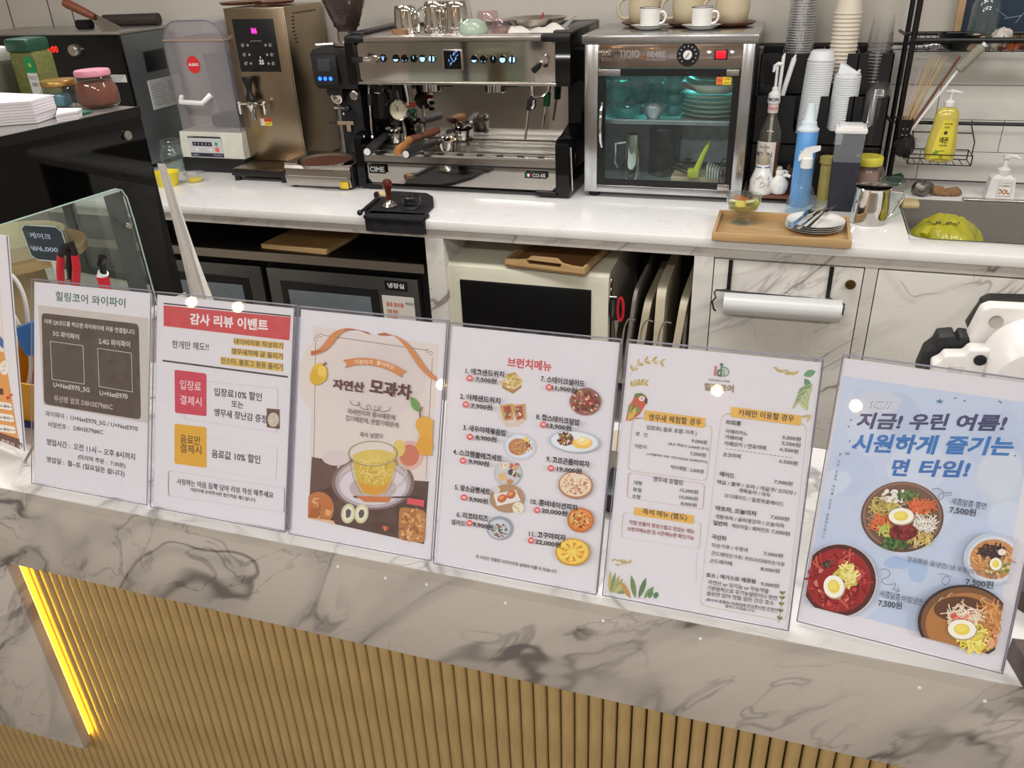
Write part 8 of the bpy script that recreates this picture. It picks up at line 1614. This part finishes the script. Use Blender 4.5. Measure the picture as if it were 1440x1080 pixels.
# bowl 1
p.ell((365, 556), 143, 122, (96, 62, 50), 40); p.ell((365, 553), 136, 116, (150, 110, 88), 40); p.ell((365, 553), 129, 109, (116, 80, 62), 40)
p.threads((365, 556), 112, 94, [(206, 190, 130), (186, 160, 110), (226, 214, 180)], 110, 34, 3.5)
p.threads((300, 520), 44, 34, [(206, 190, 90), (222, 206, 120), (180, 160, 60)], 55, 36, 4); p.blobs((335, 482), 42, 24, [(232, 230, 222), (206, 200, 190), (240, 238, 232)], 34, 6, 13); p.blobs((385, 482), 36, 20, [(76, 110, 60), (110, 140, 76), (60, 90, 50)], 40, 5, 10); p.threads((430, 520), 44, 22, [(222, 110, 60), (206, 90, 50), (232, 140, 80)], 50, 40, 4.5); p.threads((440, 575), 38, 30, [(236, 232, 226), (214, 206, 196)], 55, 34, 3.5)
p.threads((290, 575), 36, 26, [(226, 120, 70), (206, 100, 60)], 40, 34, 4.5); p.threads((315, 600), 30, 20, [(170, 186, 80), (196, 206, 110)], 30, 28, 4); p.blobs((345, 642), 48, 22, [(60, 96, 50), (90, 124, 66), (44, 76, 44)], 50, 6, 11); p.threads((425, 625), 40, 20, [(214, 196, 130), (190, 160, 90)], 40, 34, 4); p.ell((368, 602), 50, 30, (120, 40, 44), 20, 0, .06); p.blobs((368, 602), 42, 24, [(96, 28, 34), (140, 56, 54)], 30, 5, 9); egg(360, 548, 43, 28)
p.stroke(bez([(466, 458), (490, 440), (520, 470), (500, 490)], 10)+bez([(500, 490), (480, 500), (480, 455), (530, 470)], 10), 2, (90, 106, 130)); p.stroke([(512, 478), (534, 476), (528, 462)], 2, (90, 106, 130))
p.text('새콤달콤 쫄면', (530, 506), (650, 526), 23, (96, 102, 120), 0); p.text('7,500원', (525, 539), (615, 551), 28, (70, 74, 88), .015)
# bowl red
p.ell((150, 770), 130, 128, (190, 190, 200), 40); p.ell((148, 769), 126, 124, (84, 40, 40), 40); p.ell((146, 768), 112, 108, (150, 44, 46), 36)
p.threads((145, 768), 98, 94, [(176, 60, 56), (120, 30, 34), (196, 90, 80), (160, 44, 46)], 150, 46, 6); p.blobs((145, 775), 90, 80, [(190, 70, 66), (140, 36, 40), (206, 120, 106)], 60, 6, 14); p.ell((140, 768), 62, 54, (146, 34, 38), 22, 0, .08); p.threads((172, 750), 34, 36, [(222, 206, 110), (196, 186, 80), (232, 222, 150)], 60, 36, 6); p.blobs((105, 710), 22, 12, [(60, 54, 50), (96, 90, 70)], 12, 5, 9); egg(130, 786, 35, 39, -.3)
p.stroke(bez([(288, 728), (320, 715), (335, 750), (305, 758)], 10)+bez([(305, 758), (280, 760), (300, 790), (340, 775)], 10)+bez([(340, 775), (345, 800), (310, 790), (352, 800)], 8), 2, (90, 106, 130)); p.stroke([(340, 806), (354, 801), (350, 788)], 2, (90, 106, 130))
p.text('새콤달콤 비빔냉면', (285, 820), (430, 851), 24, (96, 102, 120), 0); p.text('7,500원', (281, 855), (362, 866), 28, (70, 74, 88), .015)
# small bowl
p.ell((672, 690), 100, 88, (186, 196, 214), 30); p.ell((676, 692), 90, 78, (206, 214, 228), 30); p.ell((674, 692), 80, 68, (196, 140, 90), 30); p.threads((672, 694), 68, 56, [(214, 166, 110), (180, 116, 70), (226, 190, 140)], 80, 32, 4); p.threads((668, 664), 44, 22, [(56, 40, 46), (84, 60, 60)], 55, 26, 5); p.blobs((690, 720), 50, 26, [(110, 130, 70), (140, 150, 80), (226, 206, 150)], 40, 4, 9); p.ell((702, 666), 14, 11, (226, 222, 210)); egg(681, 706, 20, 21)
p.text('얼음동동 물냉면/ 냉 우동(뜨끈 가능)', (378, 700), (680, 760), 22, (96, 102, 120), 0); p.text('7,500원', (577, 780), (672, 793), 28, (70, 74, 88), .015)
p.stroke(bez([(488, 740), (520, 735), (540, 765), (510, 778)], 10)+bez([(510, 778), (485, 770), (505, 740), (530, 748)], 8), 2, (90, 106, 130))
# right bowl
p.ell((572, 905), 156, 128, (56, 44, 44), 44); p.ell((574, 905), 148, 120, (120, 84, 58), 40); p.ell((578, 912), 136, 108, (170, 118, 70), 40); p.ell((560, 860), 90, 44, (96, 62, 46), 24)
p.threads((640, 890), 60, 60, [(206, 140, 80), (190, 120, 60), (222, 170, 110)], 70, 46, 4); p.threads((570, 880), 60, 34, [(236, 222, 206), (222, 200, 176)], 70, 44, 4); p.blobs((560, 896), 36, 20, [(206, 90, 80), (226, 140, 120), (180, 60, 60)], 20, 6, 12); p.threads((610, 955), 48, 40, [(222, 206, 90), (196, 190, 70), (236, 226, 130)], 70, 44, 7); p.blobs((670, 960), 34, 30, [(222, 170, 130), (206, 140, 96)], 22, 6, 12); egg(565, 925, 48, 33, .1)
for (x_, y_) in ((500, 830), (530, 815), (640, 830), (650, 880)): p.stroke(arc((x_, y_), 12, 180, 290, 6), 2.5, (214, 196, 180))
t_ = '본사진은실제와다를수있음을알려드립니다'; sp_ = [0, 1.6]
u_ = 0
for k, ch in enumerate(t_):
    if k in (1, 3, 6, 9, 12): u_ += .9
    f_ = u_/24.5; u_ += 1; x_, y_ = 152-62*f_, 336+305*f_; p.text(ch, (x_-5, y_), (x_+4, y_+1), 10, (96, 104, 130), .01)
p.clip = sv
finish(p)
# ---- 0 tall price board at the left edge of the frame
B0 = PZ(38.5, 643, 1.0); B1 = PZ(0, 627, 1.0); U0 = (B0-B1); U0.z = 0; U0.normalize()
t = thing('drink_promotion_board', 'tall orange and white board on wire legs, cut off at the left edge', 'sign', (B0.x-.08, B0.y, 1.0))
Bz = 1.012; Vd = Vector((.012, .075, .30)).normalized(); w_ = .17
O = Vector((B0.x, B0.y, Bz))-U0*w_; F = Face(O, U0, Vd, (0, 380, 3.37)); h_ = .34
b = MB(); b.prism([(0, 0), (w_, 0), (w_, h_), (0, h_)], F.O-F.N*.002, F.U, F.V, .002); bo_ = b.obj('board', mat('sign_paper'), t)
P = Print(F, .0003); P.clip = [(0, 0), (w_, 0), (w_, h_), (0, h_)]
P.poly([(-200, 300), (20, 390), (100, 868), (-200, 760)], (226, 158, 92)); P.poly([(-200, 40), (-2, 60), (20, 390), (-200, 330)], (232, 220, 210)); P.poly([(-200, 700), (92, 800), (100, 868), (-200, 770)], (110, 78, 72))
P.ell((22, 462), 22, 34, (240, 232, 222)); P.blobs((22, 462), 14, 24, [(206, 186, 170)], 8, 3, 6); P.poly([(-30, 560), (15, 560), (18, 590), (-30, 588)], (96, 60, 50)); P.poly([(-8, 300), (16, 330), (18, 372), (-8, 350)], (84, 110, 170)); P.blobs((45, 600), 12, 20, [(214, 90, 60), (190, 70, 50)], 8, 4, 8)
for y_ in (640, 695, 750): P.rrect([(-120, y_-40), (58+ (y_-640)*.16, y_-8), (62+(y_-640)*.16, y_+26), (-120, y_-6)], 10, (240, 234, 226)); P.text('아메리카노 할인', (-60, y_-4), (48, y_+14), 14, (90, 70, 66), .01)
P.text('음료 주문시', (-40, 800), (70, 836), 18, (230, 220, 214), .01); P.text('포장 할인', (-40, 822), (72, 856), 18, (230, 220, 214), .01); P.m.obj('print', INK, bo_)
MB().tube([F.at(w_, 0, .001), F.at(w_, h_, .001)], .0009, 5).obj('board_edge', mat('acrylic_edge_grey'), t)
MB().tube([PY(54, 618, B0.y+.02), PZ(44, 634, 1.02), PZ(32, 655, 1.003)+Vector((0, 0, 0)), PZ(36, 650, 1.02)], .0022, 8).obj('wire_leg', CHROME, t)
MB().lathe(0, 0, [(.004, 0), (.003, .004), (0, .005)], 12, Matrix.Translation(F.at(w_-.008, .008, 0)) @ Matrix.Rotation(pi/2, 4, 'X')).obj('pin', CHROME, t)
